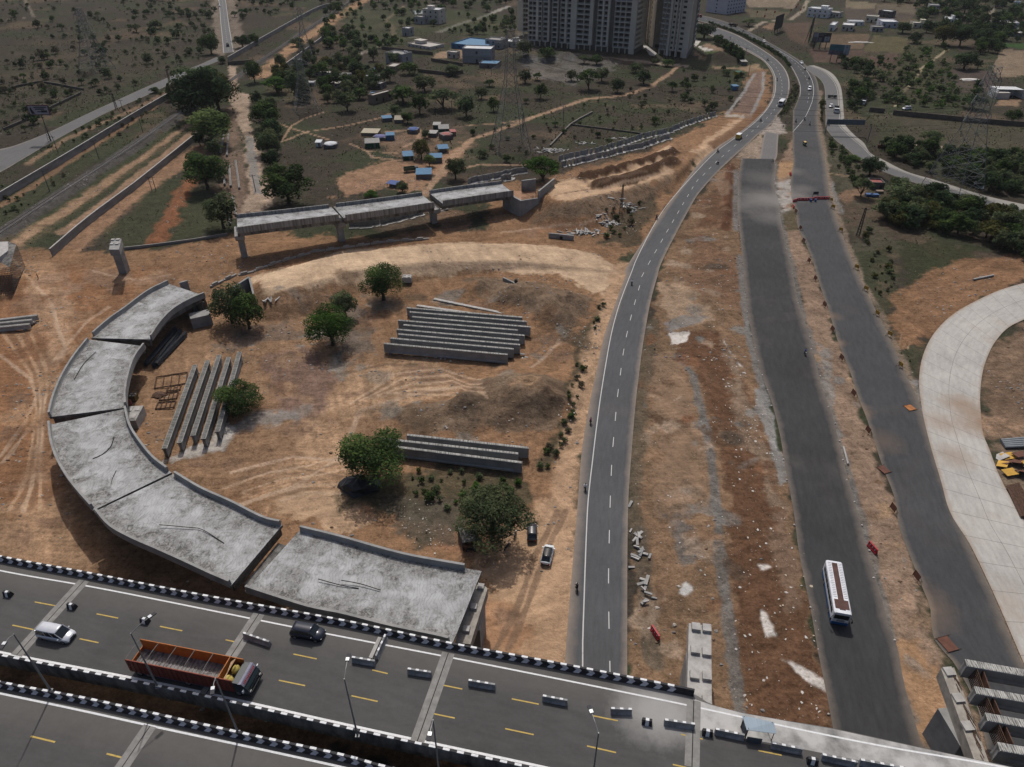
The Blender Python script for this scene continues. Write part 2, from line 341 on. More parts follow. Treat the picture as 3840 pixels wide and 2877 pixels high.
for u_, r_, k_ in (((1930,1085),7,.8),((1800,960),5,.6),((1760,1300),5,.5),((1700,1100),5,.4)): add_stain(conc_road, tuple(P(*X('F',*u_))), r_, (.23,.155,.10), k_)
conc_edge = asphalt('concrete_edge', (.23,.22,.20), .1, .1, (.2,.17,.14), var=.2)
_, r1l, r1r = road('main_road', R1L, R1R, .03, a_old)
_, r2l, r2r = road('right_road', R2L, R2R, .03, a_rt)
_, rnl, rnr = road('new_road', RNL, RNR, .034, a_new)
_, rml, rmr = road('road_patch', RML, RMR, .028, a_mid)
_, r3l, r3r = road('service_road', R3L, R3R, .045, a_far)
_, reL, reR = road('road_shoulder', R3R, R3O, .06, conc_edge, 2)
_, rcl, rcr = road('concrete_road', RCL, RCR, .10, conc_road)
_, rsl, rsr = road('straight_road', RSL, RSR, .03, a_far)
_, rdl, rdr = road('side_road', RDU, RDL, .03, a_far)
# ------------------------------------------------------------------ painted lines on the ground roads
white = mat('road_paint', (.50,.50,.49), c2=(.16,.16,.16), scale=1.1, thr=(.62,.85), world=True)
def lerp_path(l, r, f): return [a.lerp(b, f) for a, b in zip(l, r)]
def strip(mb, path, w_, dz=.012, mi=0):
    n = len(path)
    for i in range(n-1):
        a, b = path[i], path[i+1]; d = (b-a).normalized(); s = Vector((-d.y, d.x, 0))*w_/2; u = Vector((0, 0, dz))
        mb.quad(a-s+u, b-s+u, b+s+u, a+s+u, mi)
def dashes(mb, path, on, off, w_, s0=0, s1=1e9, dz=.012):
    s = s0; T = min(plen(path), s1)
    while s+on < T:
        p, d = along(path, s); q, _ = along(path, s+on); strip(mb, [p, p.lerp(q, .5), q], w_, dz); s += on+off
mk = MB()
l1 = resample(px3([(2183,2700),(2185,2496)]+XM(('H',1562,850),('H',1570,600),('H',1580,300),('E',1592,1657),('E',1605,1500),('E',1625,1330),('E',1640,1200),('E',1655,1080),('E',1675,930),('E',1695,800),('E',1720,650),('E',1740,540),('E',1765,430),('E',1800,310),('E',1840,200),('E',1880,100),('E',1920,0),('Q',1990,1440),('Q',2209,1125),('L',100,845),('L',300,650),('L',520,487),('L',760,305),('J',1000,1520),('J',1100,1400),('J',1182,1250),('J',1205,1100),('J',1198,1000),('J',1150,885),('J',1060,785),('J',950,705),('J',800,625),('J',600,545),('J',400,462)), .03), 3)
strip(mk, l1, .2)
l2 = resample(px3([(2289,2700)]+XM(('H',1738,990),('H',1732,740),('H',1729,410),('H',1735,130),('E',1742,1530),('E',1752,1305),('E',1770,1090),('E',1785,930),('E',1805,770),('E',1825,625),('E',1850,495),('E',1880,375),('E',1910,265),('E',1940,165),('E',1975,75),('L',20,1070),('L',105,980),('L',190,890),('L',280,800),('L',365,725),('L',455,645),('L',640,490),('L',715,428),('L',795,362),('L',850,315),('L',970,198),('L',1060,90),('J',1270,1240),('J',1287,1140),('J',1275,1030),('J',1240,930),('J',1190,850),('J',1080,745),('J',960,660),('J',800,570),('J',600,470)), .03), 3)
dashes(mk, l2, 3.2, 5.6, .16, 6)
strip(mk, lerp_path(r1l, r1r, .955)[len(r1l)*6//10:], .18)
strip(mk, resample(px3(XM(('L',1290,395),('L',1450,200),('L',1540,0),('J',1670,1340),('J',1695,1200),('J',1685,1080),('J',1640,970),('J',1570,880),('J',1420,760),('J',1240,650)), .03), 3), .2)
dashes(mk, lerp_path(r2l, r2r, .5)[len(r2l)*52//100:], 3.2, 6, .16)
strip(mk, lerp_path(r2l, r2r, .06)[len(r2l)*55//100:], .18)
strip(mk, lerp_path(rsl, rsr, .08), .22); strip(mk, lerp_path(rsl, rsr, .92), .22); dashes(mk, lerp_path(rsl, rsr, .5), 3, 6, .18)
strip(mk, lerp_path(r3l, r3r, .9), .15, .02)
struct('road_markings', mk, white)
jm = MB()
for i in range(0, len(rcl)-1, 3): strip(jm, [rcl[i], rcl[i].lerp(rcr[i], .5), rcr[i]], .07, .01)
strip(jm, lerp_path(rcl, rcr, .5), .07, .012)
struct('road_joints', jm, mat('joint_dark', (.15,.14,.13), .2, 2.))
# ================================================================== GROUND
def base_pts(pts): return [P(u, v, z) for u, v, z in pts]
EMB = [(base_pts([(1062,1048,5.2),(1280,985,4.4),(1600,950,3.2),(1950,945,1.7),(2300,985,.1)]), 6.2, 1.5),
       (base_pts([X('Q',860,1040)+(6.4,), X('Q',1050,985)+(5.8,), X('Q',1550,860)+(4.2,), X('Q',2050,690)+(2.6,), (2600,545,1.2), (2760,440,.1)]), 9.0, 1.5),
       (base_pts([X('A',1000,1560)+(.9,), X('A',1100,1400)+(1.0,), X('A',1225,1180)+(.5,)]), .8, 2.2),
       (base_pts([(1190,165,1.2),(873,292,1.2),(704,400,1.2),(500,539,1.2),(0,868,1.2),(-200,1005,1.2)]), 2.2, 1.7)]
RIDGE = [(base_pts([X('Q',1030,865)+(5.,), X('Q',1300,790)+(4.3,), X('Q',1650,700)+(3.6,), X('Q',1950,590)+(3.,), X('Q',2209,505)+(2.4,)]), 3.3, 2.2),
         (base_pts([X('Q',1250,970)+(5.,), X('Q',1500,920)+(4.4,), X('Q',1800,820)+(3.6,), X('Q',2209,640)+(2.5,)]), 4.1, 2.6),
         (base_pts([X('L',470,800)+(0,), X('L',455,1050)+(0,), X('L',430,1350)+(0,), X('L',400,1600)+(0,)]), 2.2, .9)]
MOUND = [(X('E',870,215),5,2.2),(X('E',960,200),4,1.5),(X('E',1080,290),6,2.0),(X('E',1250,300),8,2.4),(X('E',1400,340),8,2.4),(X('E',1520,330),6,1.8),(X('E',1380,420),5,1.6),(X('E',1180,230),6,1.2),
         (X('E',1000,900),7,1.6),(X('E',1150,850),8,2.2),(X('E',1300,900),8,2.4),(X('E',1200,1000),7,2.0),(X('E',1050,1030),7,1.6),(X('E',1380,960),6,1.7),(X('E',850,990),5,1.8),(X('E',770,1010),4,2.0),(X('E',600,1050),6,1.4),(X('E',450,1040),5,1.2),(X('E',720,1130),4,1.0),(X('E',880,1080),4,1.2),
         (X('B',1220,378),14,4),(X('B',1400,385),11,3.2),(X('B',1480,388),9,2.6),(X('B',1730,400),8,2),(X('J',440,760),9,3),(X('J',600,790),8,2.5),
         (X('F',60,250),5,.9),(X('F',150,300),5,.9),(X('F',280,370),5,1.1),(X('L',250,1350),6,.7),(X('L',200,1550),6,.7),(X('D',1750,1230),4,.8),(X('G',40,30),5,1.),(X('I',1540,650),3,.7),(X('I',1600,700),2.5,.8)]
def sstep(a, b, x):
    t = np.clip((x-a)/(b-a), 0, 1); return t*t*(3-2*t)
def ground_h(x, y, full=True):
    x = np.asarray(x, float); y = np.asarray(y, float); h = np.zeros(x.shape)
    n1 = fbm(x*.35, y*.35, 5) if full else .5; n3 = fbm(x*.16, y*.16, 8, 3)*.75+n1*.25
    for pts, hw, sl_ in EMB:
        d, z = line_d(x, y, pts, [p.z for p in pts])
        e = np.clip(d-hw-(n1-.5)*1.2, 0, None); h = np.maximum(h, z-e/sl_*(.9+.2*n1))
    for pts, hw, hh in RIDGE:
        d, _ = line_d(x, y, pts); h = h+hh*np.clip(1-d/hw, 0, 1)**.8*(.6+.8*n1)
    for (u, v), r, hh in MOUND:
        p = P(u, v); q = np.exp(-((x-p.x)**2+(y-p.y)**2)/(r*r)*1.6); h = h+hh*q*(.35+1.3*n3)*1.15
    return h
def gz(x, y): return float(ground_h(np.array([x]), np.array([y]))[0])
def PGv(pts):
    u = np.array([p[0] for p in pts], float); v = np.array([p[1] for p in pts], float); z = np.zeros(len(pts))
    def pr(z):
        t = (CH-z)/(S_+(v-CY)/F*C_); return t*(u-CX)/F, t*(C_-(v-CY)/F*S_)
    for _ in range(14): x, y = pr(z); z = .5*z+.5*ground_h(x, y)
    x, y = pr(z); return [Vector((a, b, c)) for a, b, c in zip(x, y, z)]
def PG(u, v):
    """the point of the relief seen at a pixel"""
    z = 0.
    for _ in range(12):
        p = P(u, v, z); z = .5*z+.5*gz(p.x, p.y)
    p = P(u, v, z); return p
scrub=(.046,.038,.030); scrubg=(.036,.040,.024); sand=(.38,.275,.19); dirt=(.25,.163,.108); dirtd=(.17,.088,.05); rust=(.095,.052,.031); gravel=(.13,.125,.118)
pale=(.40,.35,.29); grass=(.043,.046,.027); brownh=(.135,.097,.067); field=(.082,.058,.045)
PT = []   # (points px, colour, softness m, scrubbiness, opacity)
def pp(c, soft, al, op, *pts): PT.append(('p', list(pts), c, soft, al, op))
def pl(c, wd, al, op, *pts): PT.append(('l', list(pts), c, wd, al, op))
def px(*p): return list(p)
# far fields
for c, pts in [(field,XL('C',(640,150),(825,150),(810,300),(690,260))),((.115,.083,.056),XL('C',(930,215),(1220,225),(1165,320),(890,310))),((.085,.074,.042),XL('C',(1240,230),(1460,245),(1440,345),(1165,330))),
               ((.083,.055,.045),XL('C',(810,320),(1160,330),(1420,350),(1370,435),(1000,410),(860,400))),((.068,.054,.045),XL('C',(1040,50),(1520,70),(1480,125),(1060,130))),((.17,.135,.10),XL('C',(380,-20),(780,-20),(715,55),(430,45))),
               ((.09,.075,.05),XL('C',(400,60),(700,75),(650,125),(440,110))),((.18,.138,.098),XL('K',(1910,640),(2400,650),(2400,980),(1890,1000),(1800,900),(1880,720))),((.068,.053,.046),XL('K',(1240,900),(1800,920),(1830,1180),(1380,1200))),
               ((.03,.062,.02),XL('K',(1930,560),(2400,570),(2400,635),(1920,620))),((.15,.125,.085),XL('K',(-100,10),(300,40),(270,110),(-100,105))),((.10,.082,.06),XL('K',(300,50),(830,70),(800,180),(300,170))),((.16,.14,.11),XL('K',(1680,100),(1840,95),(1830,190),(1690,190)))]:
    pp(c, 1.2, .25, .95, *pts)
pp((.066,.058,.041), 6, .8, .8, *XL('M',(220,60),(1500,150),(2400,230),(2400,620),(1400,560),(300,450)))
pp(grass, 5, 1, .7, *XL('M',(220,220),(600,200),(700,400),(560,480),(300,440)))
pp((.055,.052,.03), 8, 1, .7, *XL('K',(700,560),(1250,600),(1250,900),(1000,1200),(600,1400),(450,1380),(600,1150),(500,900)))
pl((.30,.25,.165), 1.0, 0, .8, *XL('K',(1230,630),(1080,750),(890,880),(780,1050),(620,1210),(540,1390)))
pp((.24,.16,.105), 2, .2, .8, *XL('K',(1900,1270),(2150,1280),(2140,1370),(1830,1370)))
pl((.26,.22,.17), 2.4, 0, .8, *XL('J',(870,395),(960,330),(1060,285),(1400,255),(1560,130),(1620,0)))
# left scrub, railway strips
pp((.048,.041,.031), 14, 1, .6, *XL('A',(-200,300),(500,200),(1000,300),(1100,430),(500,700),(-200,850)))
pl((.20,.16,.13), 4.5, .3, .65, *px((805,0),(818,100),(826,205))); pl((.20,.16,.13), 5.5, .3, .65, *px((864,0),(878,90),(895,190)))
pl((.16,.14,.11), 1.5, 0, .8, *XL('A',(-100,140),(220,110),(160,0)))
pl(dirt, 2.2, .4, .6, *XL('A',(180,1065),(430,900),(820,730),(1180,545)))
pl((.20,.12,.075), 2.2, .3, .7, *XL('A',(-100,1400),(200,1220),(420,1060),(700,890),(1000,690)))
pl(grass, 3.2, 1, .75, *XL('A',(-200,1560),(60,1390),(300,1230),(600,1030),(900,840)))
pl((.075,.07,.066), 4.2, .1, .95, *px((-200,1010),(0,875),(500,548),(704,408),(873,295),(1315,3)))
pl((.042,.05,.026), 2.6, 1, .85, *XL('A',(-50,1660),(100,1570),(400,1345),(700,1130),(1230,770)))
pl((.25,.165,.105), 4.2, .1, .9, *XL('A',(60,1600),(200,1530),(700,1180),(1240,812)))
pl(grass, 3.2, 1, .85, *XL('A',(230,1560),(480,1400),(800,1165),(1230,835)))
pl(dirt, 2.6, .1, .8, *XL('A',(420,1500),(800,1215),(1255,850)))
pl((.23,.14,.088), 6, .1, .9, *XL('A',(360,1690),(700,1400),(1000,1170),(1290,960)))
pp(grass, 4, 1, .85, *XL('A',(670,1510),(980,1240),(1130,1200),(1000,1560),(820,1600)))
pp((.045,.048,.027), 4, 1, .85, *XL('A',(1110,1560),(1220,1250),(1440,1300),(1500,1500)))
pl((.165,.075,.04), 3.6, 0, .95, *XL('A',(1000,1560),(1100,1400),(1230,1170)))
pl((.28,.175,.105), 6.5, .05, .9, *px((973,291),(1033,243),(1064,203),(1135,150),(1290,51),(1370,-5)))
# track under the viaduct, camp, paths
pp((.15,.105,.08), 3, .2, .85, *XL('A',(1480,700),(1580,880),(1595,1000),(1595,1240),(1570,1400),(1460,1420),(1440,1000)))
pp((.29,.22,.165), 2, .05, .9, *XL('A',(1480,420),(1535,430),(1540,600),(1640,615),(1600,690),(1630,830),(1665,900),(1700,1100),(1765,1345),(1560,1380),(1590,1250),(1600,1000),(1575,870),(1500,700)))
pp((.17,.17,.165), 1.2, .0, .8, *XL('A',(1590,880),(1640,890),(1670,1100),(1690,1260),(1630,1250),(1610,1050)))
pp((.245,.15,.095), 5, .15, .9, *XL('O',(-100,950),(400,740),(800,700),(1300,620),(1560,500),(1800,400),(1480,760),(1250,900),(1150,1080),(900,1080),(560,1040),(-100,1200)))
pp((.17,.11,.075), 4, .5, .7, *XL('O',(200,430),(700,390),(850,330),(1300,400),(1200,560),(800,660),(500,520)))
for wd, pts in [(2.0,XL('B',(2190,430),(2000,560),(1820,620),(1600,640),(1400,705),(1200,775),(1000,850),(850,900),(770,980),(680,1050),(600,1180),(540,1260))),(.7,XL('N',(-100,1200),(130,1300),(400,1380),(650,1460))),(.7,XL('N',(640,1100),(350,1190),(180,1290),(60,1480))),
                (.9,XL('N',(60,1490),(400,1360),(900,1280),(1300,1190),(1480,1120))),(.8,XL('O',(100,480),(330,580),(420,660),(800,700))),(1.0,XL('B',(600,1130),(900,1065),(1190,1070))),(.9,XL('B',(740,820),(1050,797),(1150,780))),(.8,XL('O',(700,600),(330,580))),(1.2,XL('O',(600,320),(1000,300),(1000,430),(820,520)))]:
    pl((.27,.18,.12), wd, 0, .85, *pts)
pl((.28,.23,.18), 4, 0, .85, *XL('B',(1190,320),(1500,350),(1700,375),(1900,395),(2230,430)))
pl((.30,.28,.25), 3, 0, .85, *XL('B',(620,210),(740,165),(900,115),(1085,40))); pl((.26,.23,.2), 2.5, 0, .85, *XL('B',(90,360),(230,305),(380,250),(520,238))); pl((.25,.18,.13), 2.2, 0, .8, *XL('B',(400,45),(290,130),(330,180),(345,250)))
pp((.11,.10,.092), 5, .4, .8, *XL('B',(1150,370),(1550,380),(1800,410),(1780,450),(1500,560),(1250,500))); pp((.12,.12,.12), 3, 0, .8, *XL('B',(1160,375),(1510,385),(1480,405),(1200,400)))
pp((.10,.095,.085), 6, .2, .8, *XL('B',(1140,215),(1950,290),(2300,360),(2300,330),(1950,320),(1200,300)))
pp((.26,.18,.12), 2, .1, .8, *XL('B',(600,375),(640,335),(790,320),(785,380)))
pp((.048,.056,.03), 8, 1, .6, *XL('B',(0,60),(500,40),(1090,100),(1080,230),(640,200),(300,330),(0,330)))
pp((.18,.12,.08), 2, .2, .9, *XL('J',(1000,350),(1180,290),(1270,330),(1170,400))); pp((.2,.14,.1), 1.5, .2, .9, *XL('J',(240,590),(340,560),(560,640),(450,690)))
pp((.42,.40,.37), .8, 0, .95, *XL('J',(130,510),(235,530),(190,590),(440,655),(290,665),(180,600),(120,580))); pp((.05,.075,.025), 1.5, .6, .9, *XL('J',(290,665),(440,660),(600,700),(330,735)))
pp((.24,.17,.11), 3, .1, .85, *XL('J',(100,640),(200,760),(330,790),(430,890),(730,905),(860,930),(1080,900),(1010,830),(800,870),(440,860),(300,770),(170,660)))
# the building site
pp((.20,.118,.068), 5, .05, .95, *(XL('Q',(-200,1510),(-200,940),(240,900),(450,880),(900,760),(1400,660),(1900,470),(2209,380))+XL('L',(430,150),(700,20))+XL('J',(870,960),(1080,890),(1150,1000),(1100,1300),(1080,1420))+XL('L',(800,270),(520,460),(300,600),(0,890))+[(2350,1018),(2300,1100),(2200,1400),(2120,1930),(2110,2900),(-500,2900),(-500,960),(180,940),(480,950),(870,880),(1000,850),(1290,900),(1600,860)]))
pp((.19,.100,.054), 6, .05, .85, *(XL('D',(-300,60),(1100,90),(900,200),(600,480),(320,900),(300,1200),(420,1657),(-300,1657))))
pp((.285,.185,.115), 5, .05, .8, *XL('G',(-300,100),(150,-60),(420,-100),(620,380),(-300,330)))
pp((.29,.19,.12), 4, .05, .8, *XL('D',(160,60),(330,60),(500,300),(560,420),(330,800),(230,900),(300,500),(230,300)))
pp((.20,.125,.076), 5, .15, .9, *(XL('D',(1500,300),(2209,250))+XL('E',(300,600),(300,1200))+XL('D',(2209,1657),(1100,1400),(900,1000),(950,700))))
pp((.43,.315,.212), 2.2, 0, .95, *(XL('D',(1620,140))+XL('B',(0,1620),(570,1575),(1100,1570),(1500,1610))+XL('E',(1770,60),(1840,130),(1700,250),(1400,130),(900,95),(400,120),(0,190))+XL('D',(1750,265))))
pp((.39,.27,.175), 3, 0, .95, *XL('Q',(460,960),(1000,850),(1500,690),(2209,420),(2209,860),(1600,1010),(1200,1100),(860,1185),(690,1160)))
pp((.39,.27,.175), 3, 0, .9, *XL('L',(0,640),(520,240),(740,220),(690,300),(300,560),(0,860)))
pp((.15,.105,.085), 2, .1, .9, *XL('J',(930,950),(1060,920),(1040,1150),(900,1480),(620,1470),(760,1250),(880,1020)))
pl((.24,.235,.225), 1.0, 0, .8, *XL('J',(940,950),(800,1180),(570,1480))); pl((.24,.235,.225), 1.0, 0, .8, *XL('J',(1050,940),(1040,1150),(890,1490)))
pp((.34,.32,.28), 1.5, 0, .8, *XL('L',(430,170),(760,180),(740,215),(420,195)))
for pts, hw, hh in RIDGE[:2]: pl((.066,.038,.023), hw*1.05, 0, 1.15, *pts)
pl((.13,.07,.04), 3, 0, .85, *XL('L',(900,100),(740,230),(500,400),(280,560)))
pp((.165,.115,.078), 3, .35, .9, *XL('Q',(480,1390),(690,1160),(1000,1120),(1400,1040),(2209,860),(2100,1000),(1900,1200),(1500,1320),(1000,1420)))
pp((.055,.047,.033), 4, .9, .85, *XL('Q',(1320,1340),(1900,1100),(2150,960),(1880,1360),(1690,1700),(1230,1700),(1380,1500)))
pp((.20,.11,.065), 3, 0, .8, *XL('Q',(300,1500),(900,1420),(1300,1330),(1250,1500),(700,1560),(200,1640)))
pp((.31,.205,.127), 5, .05, .85, *XL('E',(150,680),(620,690),(900,850),(720,900),(250,990),(-100,1060),(-300,1250),(-350,1050),(0,800)))
pp((.32,.21,.13), 5, .05, .8, *XL('D',(1650,1520),(1950,1250),(2200,1130),(2350,1300),(2209,1657),(1900,1700),(1700,1657)))
pp((.37,.255,.165), 4, 0, .85, *XL('G',(1700,-60),(2209,-150),(2400,60),(2209,140),(1950,70)))
pp((.36,.24,.15), 3, 0, .9, *XL('H',(820,250),(1180,60),(1260,-60),(1520,-60),(1450,1000),(900,900),(960,480),(850,380)))
pp((.27,.145,.08), 3, 0, .7, *XL('H',(900,520),(1100,640),(1200,800),(1150,950),(860,870)))
pp((.26,.14,.085), 3, .1, .7, *XL('H',(620,260),(700,0),(1000,200),(850,320)))
for pts in [XL('E',(790,150),(1000,140),(1350,190),(1640,280),(1600,390),(1450,490),(1300,440),(1100,330),(950,290)),XL('E',(830,800),(1100,755),(1400,790),(1500,860),(1440,1000),(1360,1140),(1000,1130),(750,960)),XL('E',(260,1010),(700,920),(900,950),(950,1100),(700,1170),(420,1130))]:
    pp(brownh, 2.5, .1, .9, *pts)
pp((.15,.098,.078), 4, .1, .85, *XL('D',(1690,620),(2000,560),(2170,800),(2120,1060),(1800,1020),(1730,800)))
pp((.20,.195,.185), 3, 0, .7, *(XL('D',(1660,990),(1980,1000),(1900,1060),(1690,1080),(1500,1140))+XL('D',(1440,1130)))); pp((.42,.40,.37), 1.5, 0, .85, *XL('D',(1080,1310),(1250,1230),(1400,1190),(1490,1080),(1510,1120),(1440,1230),(1180,1300)))
pp((.24,.225,.2), 3, 0, .7, *XL('D',(2100,700),(2209,560),(2209,790)))
pp((.058,.05,.033), 2.5, .9, .85, *XL('E',(1690,280),(1725,320),(1645,560),(1575,760),(1510,990),(1430,1260),(1330,1400),(1210,1390),(1370,1180),(1440,1000),(1480,700),(1560,480)))
pl((.34,.225,.142), 3.2, 0, .9, *(XL('E',(1850,60),(1730,320),(1630,640),(1560,950),(1490,1250),(1420,1657))+XL('H',(1420,300),(1420,900))))
pp((.056,.052,.033), 4, 1, .85, *XL('E',(430,1390),(1100,1370),(1210,1500),(1150,1750),(450,1750),(100,1620),(0,1520))); pp((.075,.065,.05), 4, .9, .85, *XL('H',(290,-40),(740,-40),(690,200),(520,270),(330,120)))
pp((.12,.1,.085), 5, .5, .8, *XL('D',(2050,500),(2209,300),(2400,330),(2400,600),(2250,700),(2100,650)))
pp((.13,.1,.08), 4, .5, .7, *XL('D',(1480,480),(1900,380),(2000,500),(1500,600)))
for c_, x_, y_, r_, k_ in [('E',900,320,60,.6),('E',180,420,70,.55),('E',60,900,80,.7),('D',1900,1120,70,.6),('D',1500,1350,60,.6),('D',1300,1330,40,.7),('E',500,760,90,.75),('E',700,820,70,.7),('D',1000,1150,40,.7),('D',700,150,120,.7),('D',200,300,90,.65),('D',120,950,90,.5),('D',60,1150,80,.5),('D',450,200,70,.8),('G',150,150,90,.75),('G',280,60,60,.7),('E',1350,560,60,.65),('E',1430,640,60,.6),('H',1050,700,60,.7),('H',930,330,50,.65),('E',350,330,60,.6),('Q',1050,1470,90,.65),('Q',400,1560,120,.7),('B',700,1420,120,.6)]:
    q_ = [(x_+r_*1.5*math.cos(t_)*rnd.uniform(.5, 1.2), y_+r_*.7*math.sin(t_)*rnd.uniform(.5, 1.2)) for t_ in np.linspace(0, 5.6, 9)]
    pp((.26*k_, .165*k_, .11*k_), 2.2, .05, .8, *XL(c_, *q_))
for pts_ in [XL('D',(1500,1400),(1900,1300),(2209,1330))+XL('E',(300,1250)), XL('D',(1550,1440),(1900,1370),(2209,1430)), XL('D',(1400,1657),(1900,1500),(2209,1300))+XL('E',(120,1000),(500,880),(800,840)), XL('E',(0,760),(300,700),(700,740),(950,820)), XL('E',(1180,690),(1330,560),(1380,480)), XL('E',(1230,720),(1390,580),(1440,500)), XL('D',(60,0),(330,300),(420,600),(280,900),(250,1300),(150,1657)), XL('D',(0,640),(200,800),(260,950)), XL('D',(0,1300),(180,1050),(330,700),(560,430),(700,330)), XL('D',(20,1330),(220,1080),(380,760)), XL('D',(600,100),(900,160),(1100,120)), XL('Q',(0,1560),(500,1500),(1000,1480),(1400,1380)), XL('E',(0,80),(600,40),(1200,60),(1800,100)), XL('E',(0,110),(600,75),(1200,85),(1700,150)), XL('H',(1000,900),(1150,600),(1250,300),(1400,0)), XL('H',(1080,900),(1210,600),(1310,300),(1450,0)), XL('Q',(700,1130),(1300,1010),(2209,760)), XL('Q',(700,1080),(1200,980),(1900,760))]:
    c_ = rnd.choice([(.36,.26,.185), (.15,.10,.068), (.33,.235,.165)]); pl(c_, .6, 0, .72, *pts_)
for i in range(9): pl([(.40,.29,.2), (.17,.11,.072)][i % 2], .45, 0, .6, *XL('E',(60+i*30,960-i*9),(350+i*25,760+i*17),(640+i*20,730+i*20),(900+i*5,800+i*14)))
for i in range(7): pl([(.40,.29,.2), (.16,.10,.065)][i % 2], .4, 0, .55, *XL('D',(1450+i*60,1500+i*14),(1750+i*40,1400+i*22),(2000+i*40,1360+i*30),(2209+i*30,1290+i*40)))
for i in range(6): pl([(.40,.28,.185), (.16,.10,.065)][i % 2], .45, 0, .5, *XL('D',(20+i*45,500),(200+i*28,760),(240+i*12,1000),(180+i*20,1400),(60+i*50,1640)))
for i in range(5): pl([(.40,.29,.19), (.15,.09,.055)][i % 2], .4, 0, .5, *XL('F',(1400+i*14,600),(1440+i*22,380),(1600+i*20,220+i*10),(1950,90+i*18)))
# strip between the roads
pp((.165,.106,.066), 2, .1, .95, *(XL('L',(520,735),(620,735))+XL('L',(580,1000),(575,1500))+XL('F',(390,0),(450,520),(540,850),(670,1400),(720,1657))+XL('I',(840,700),(970,1390),(1060,1900))+[(2370,2900),(2360,2496)]+XL('E',(1860,1657),(1905,950),(1975,450),(2095,0))+XL('L',(0,1300),(300,930))))
pp((.16,.095,.06), 3, .1, .8, *(XL('L',(120,1250),(500,760),(520,1100),(500,1657),(0,1657))+XL('F',(330,0),(400,380),(250,300),(60,220),(0,100)))); pl((.10,.05,.03), 2.2, 0, 1., *XL('L',(475,800),(455,1050),(430,1350),(395,1650)))
pp((.12,.07,.043), 3, .1, .85, *XL('L',(60,1280),(250,1120),(360,1250),(330,1657),(0,1657),(0,1400))); pp((.26,.18,.125), 3, 0, .6, *XL('L',(250,1050),(440,850),(420,1200),(330,1250)))
pp((.31,.225,.155), 3, 0, .8, *(XL('E',(2040,170),(2209,180))+XL('F',(60,230),(200,420),(0,440))+XL('E',(2060,400))))
pp((.18,.175,.17), 2, 0, .8, *(XL('E',(2060,430),(2209,390))+XL('F',(150,400),(0,470))+XL('E',(2120,500))))
pp((.20,.135,.09), 3, 0, .8, *(XL('F',(0,640))+XL('E',(2000,660),(1990,900),(2060,1300),(2050,1657))+XL('F',(180,1657),(150,1150),(60,800))))
pl((.085,.07,.05), 2.2, .7, .8, *(XL('E',(2010,420),(1960,700),(1930,1000),(1890,1400))+XL('H',(1880,100))))
pl((.075,.068,.055), 1.6, .5, .7, *XL('H',(1930,130),(1950,480),(1990,800),(2040,1000)))
pp(rust, 2.2, .1, .93, *(XL('F',(-20,470),(130,475),(240,490),(400,720),(500,950),(590,1230),(665,1640))+XL('I',(760,430),(850,780),(955,1390),(960,1500),(390,1500),(380,1290),(340,850),(300,480),(268,0))+XL('F',(255,1500),(195,1150),(130,900),(80,750),(-20,640))))
pp((.19,.14,.10), 3, .1, .75, *(XL('F',(250,520),(400,720),(560,1200),(650,1600),(560,1600),(420,1200),(300,800)))); pp((.20,.14,.10), 3, 0, .6, *XL('I',(560,0),(690,0),(780,500),(700,600),(600,300)))
pl((.115,.112,.107), 1.2, .1, .8, *(XL('F',(-20,650),(70,770),(165,1160),(230,1657))+XL('I',(235,250),(300,700),(330,1000),(365,1290),(390,1500))))
pp((.20,.198,.19), 1., 0, .85, *XL('F',(455,850),(540,860),(600,1050),(660,1400),(640,1500),(560,1200)))
pl((.145,.143,.138), 1.1, 0, .85, *XL('F',(365,0),(395,300),(430,550),(480,720),(560,960))); pl((.15,.145,.14), 1.2, .1, .85, *XL('L',(545,900),(540,1300),(545,1657)))
pp((.10,.10,.098), 3, 0, .7, *XL('I',(-60,40),(80,20),(90,330),(0,350),(-60,300))); pp((.45,.44,.42), .8, 0, .95, *XL('I',(-20,455),(20,445),(70,480),(72,520),(10,540),(-30,530)))
for pts in [XL('I',(635,970),(680,975),(760,1010),(905,1110),(910,1140),(830,1110),(745,1075),(690,1020)),XL('I',(490,625),(520,615),(545,650),(560,720),(580,785),(545,800),(525,720),(500,690)),XL('I',(475,330),(520,335),(560,355),(520,388),(490,380)),XL('I',(470,430),(515,420),(490,500),(465,490)),XL('E',(2120,500),(2260,480),(2240,560),(2150,570)),XL('F',(240,500),(300,620),(380,710),(330,660))]:
    pp((.55,.515,.48), 1.0, 0, .97, *pts)
# median and the right-hand side
pp((.215,.15,.108), 2, .1, .95, *([tuple(Q(p)) for p in rnr[::6]]+[tuple(Q(p)) for p in r2l[::6] if p.y < 330][::-1]))
pl(gravel, 1.2, 0, .8, *[tuple(Q(p)) for p in rnr[::8]])
pp((.33,.31,.285), 3, 0, .95, *XL('L',(1050,1050),(1250,1000),(1290,1290),(1230,1400),(1130,1450),(1090,1250))); pp((.31,.195,.11), 2, 0, .9, *XL('L',(1075,790),(1300,780),(1260,960),(1085,1010)))
pp((.28,.22,.17), 2, .05, .85, *XL('L',(850,420),(920,410),(850,765),(620,735),(530,720),(700,580))); pp((.30,.26,.23), 2, .05, .85, *XL('L',(1090,210),(1230,420),(1100,430),(930,410),(870,410)))
pp((.075,.068,.04), 2, 1, .8, *XL('L',(1140,1440),(1290,1400),(1340,1657),(1170,1657))); pp((.07,.065,.045), 2, .8, .8, *XL('J',(1400,1100),(1500,1110),(1420,1500),(1250,1510),(1330,1400)))
pp((.28,.17,.095), 2.5, 0, .92, *XL('I',(1385,800),(1560,850),(1720,990),(1730,1330),(1640,1440),(1560,1430),(1500,1200),(1430,1000)))
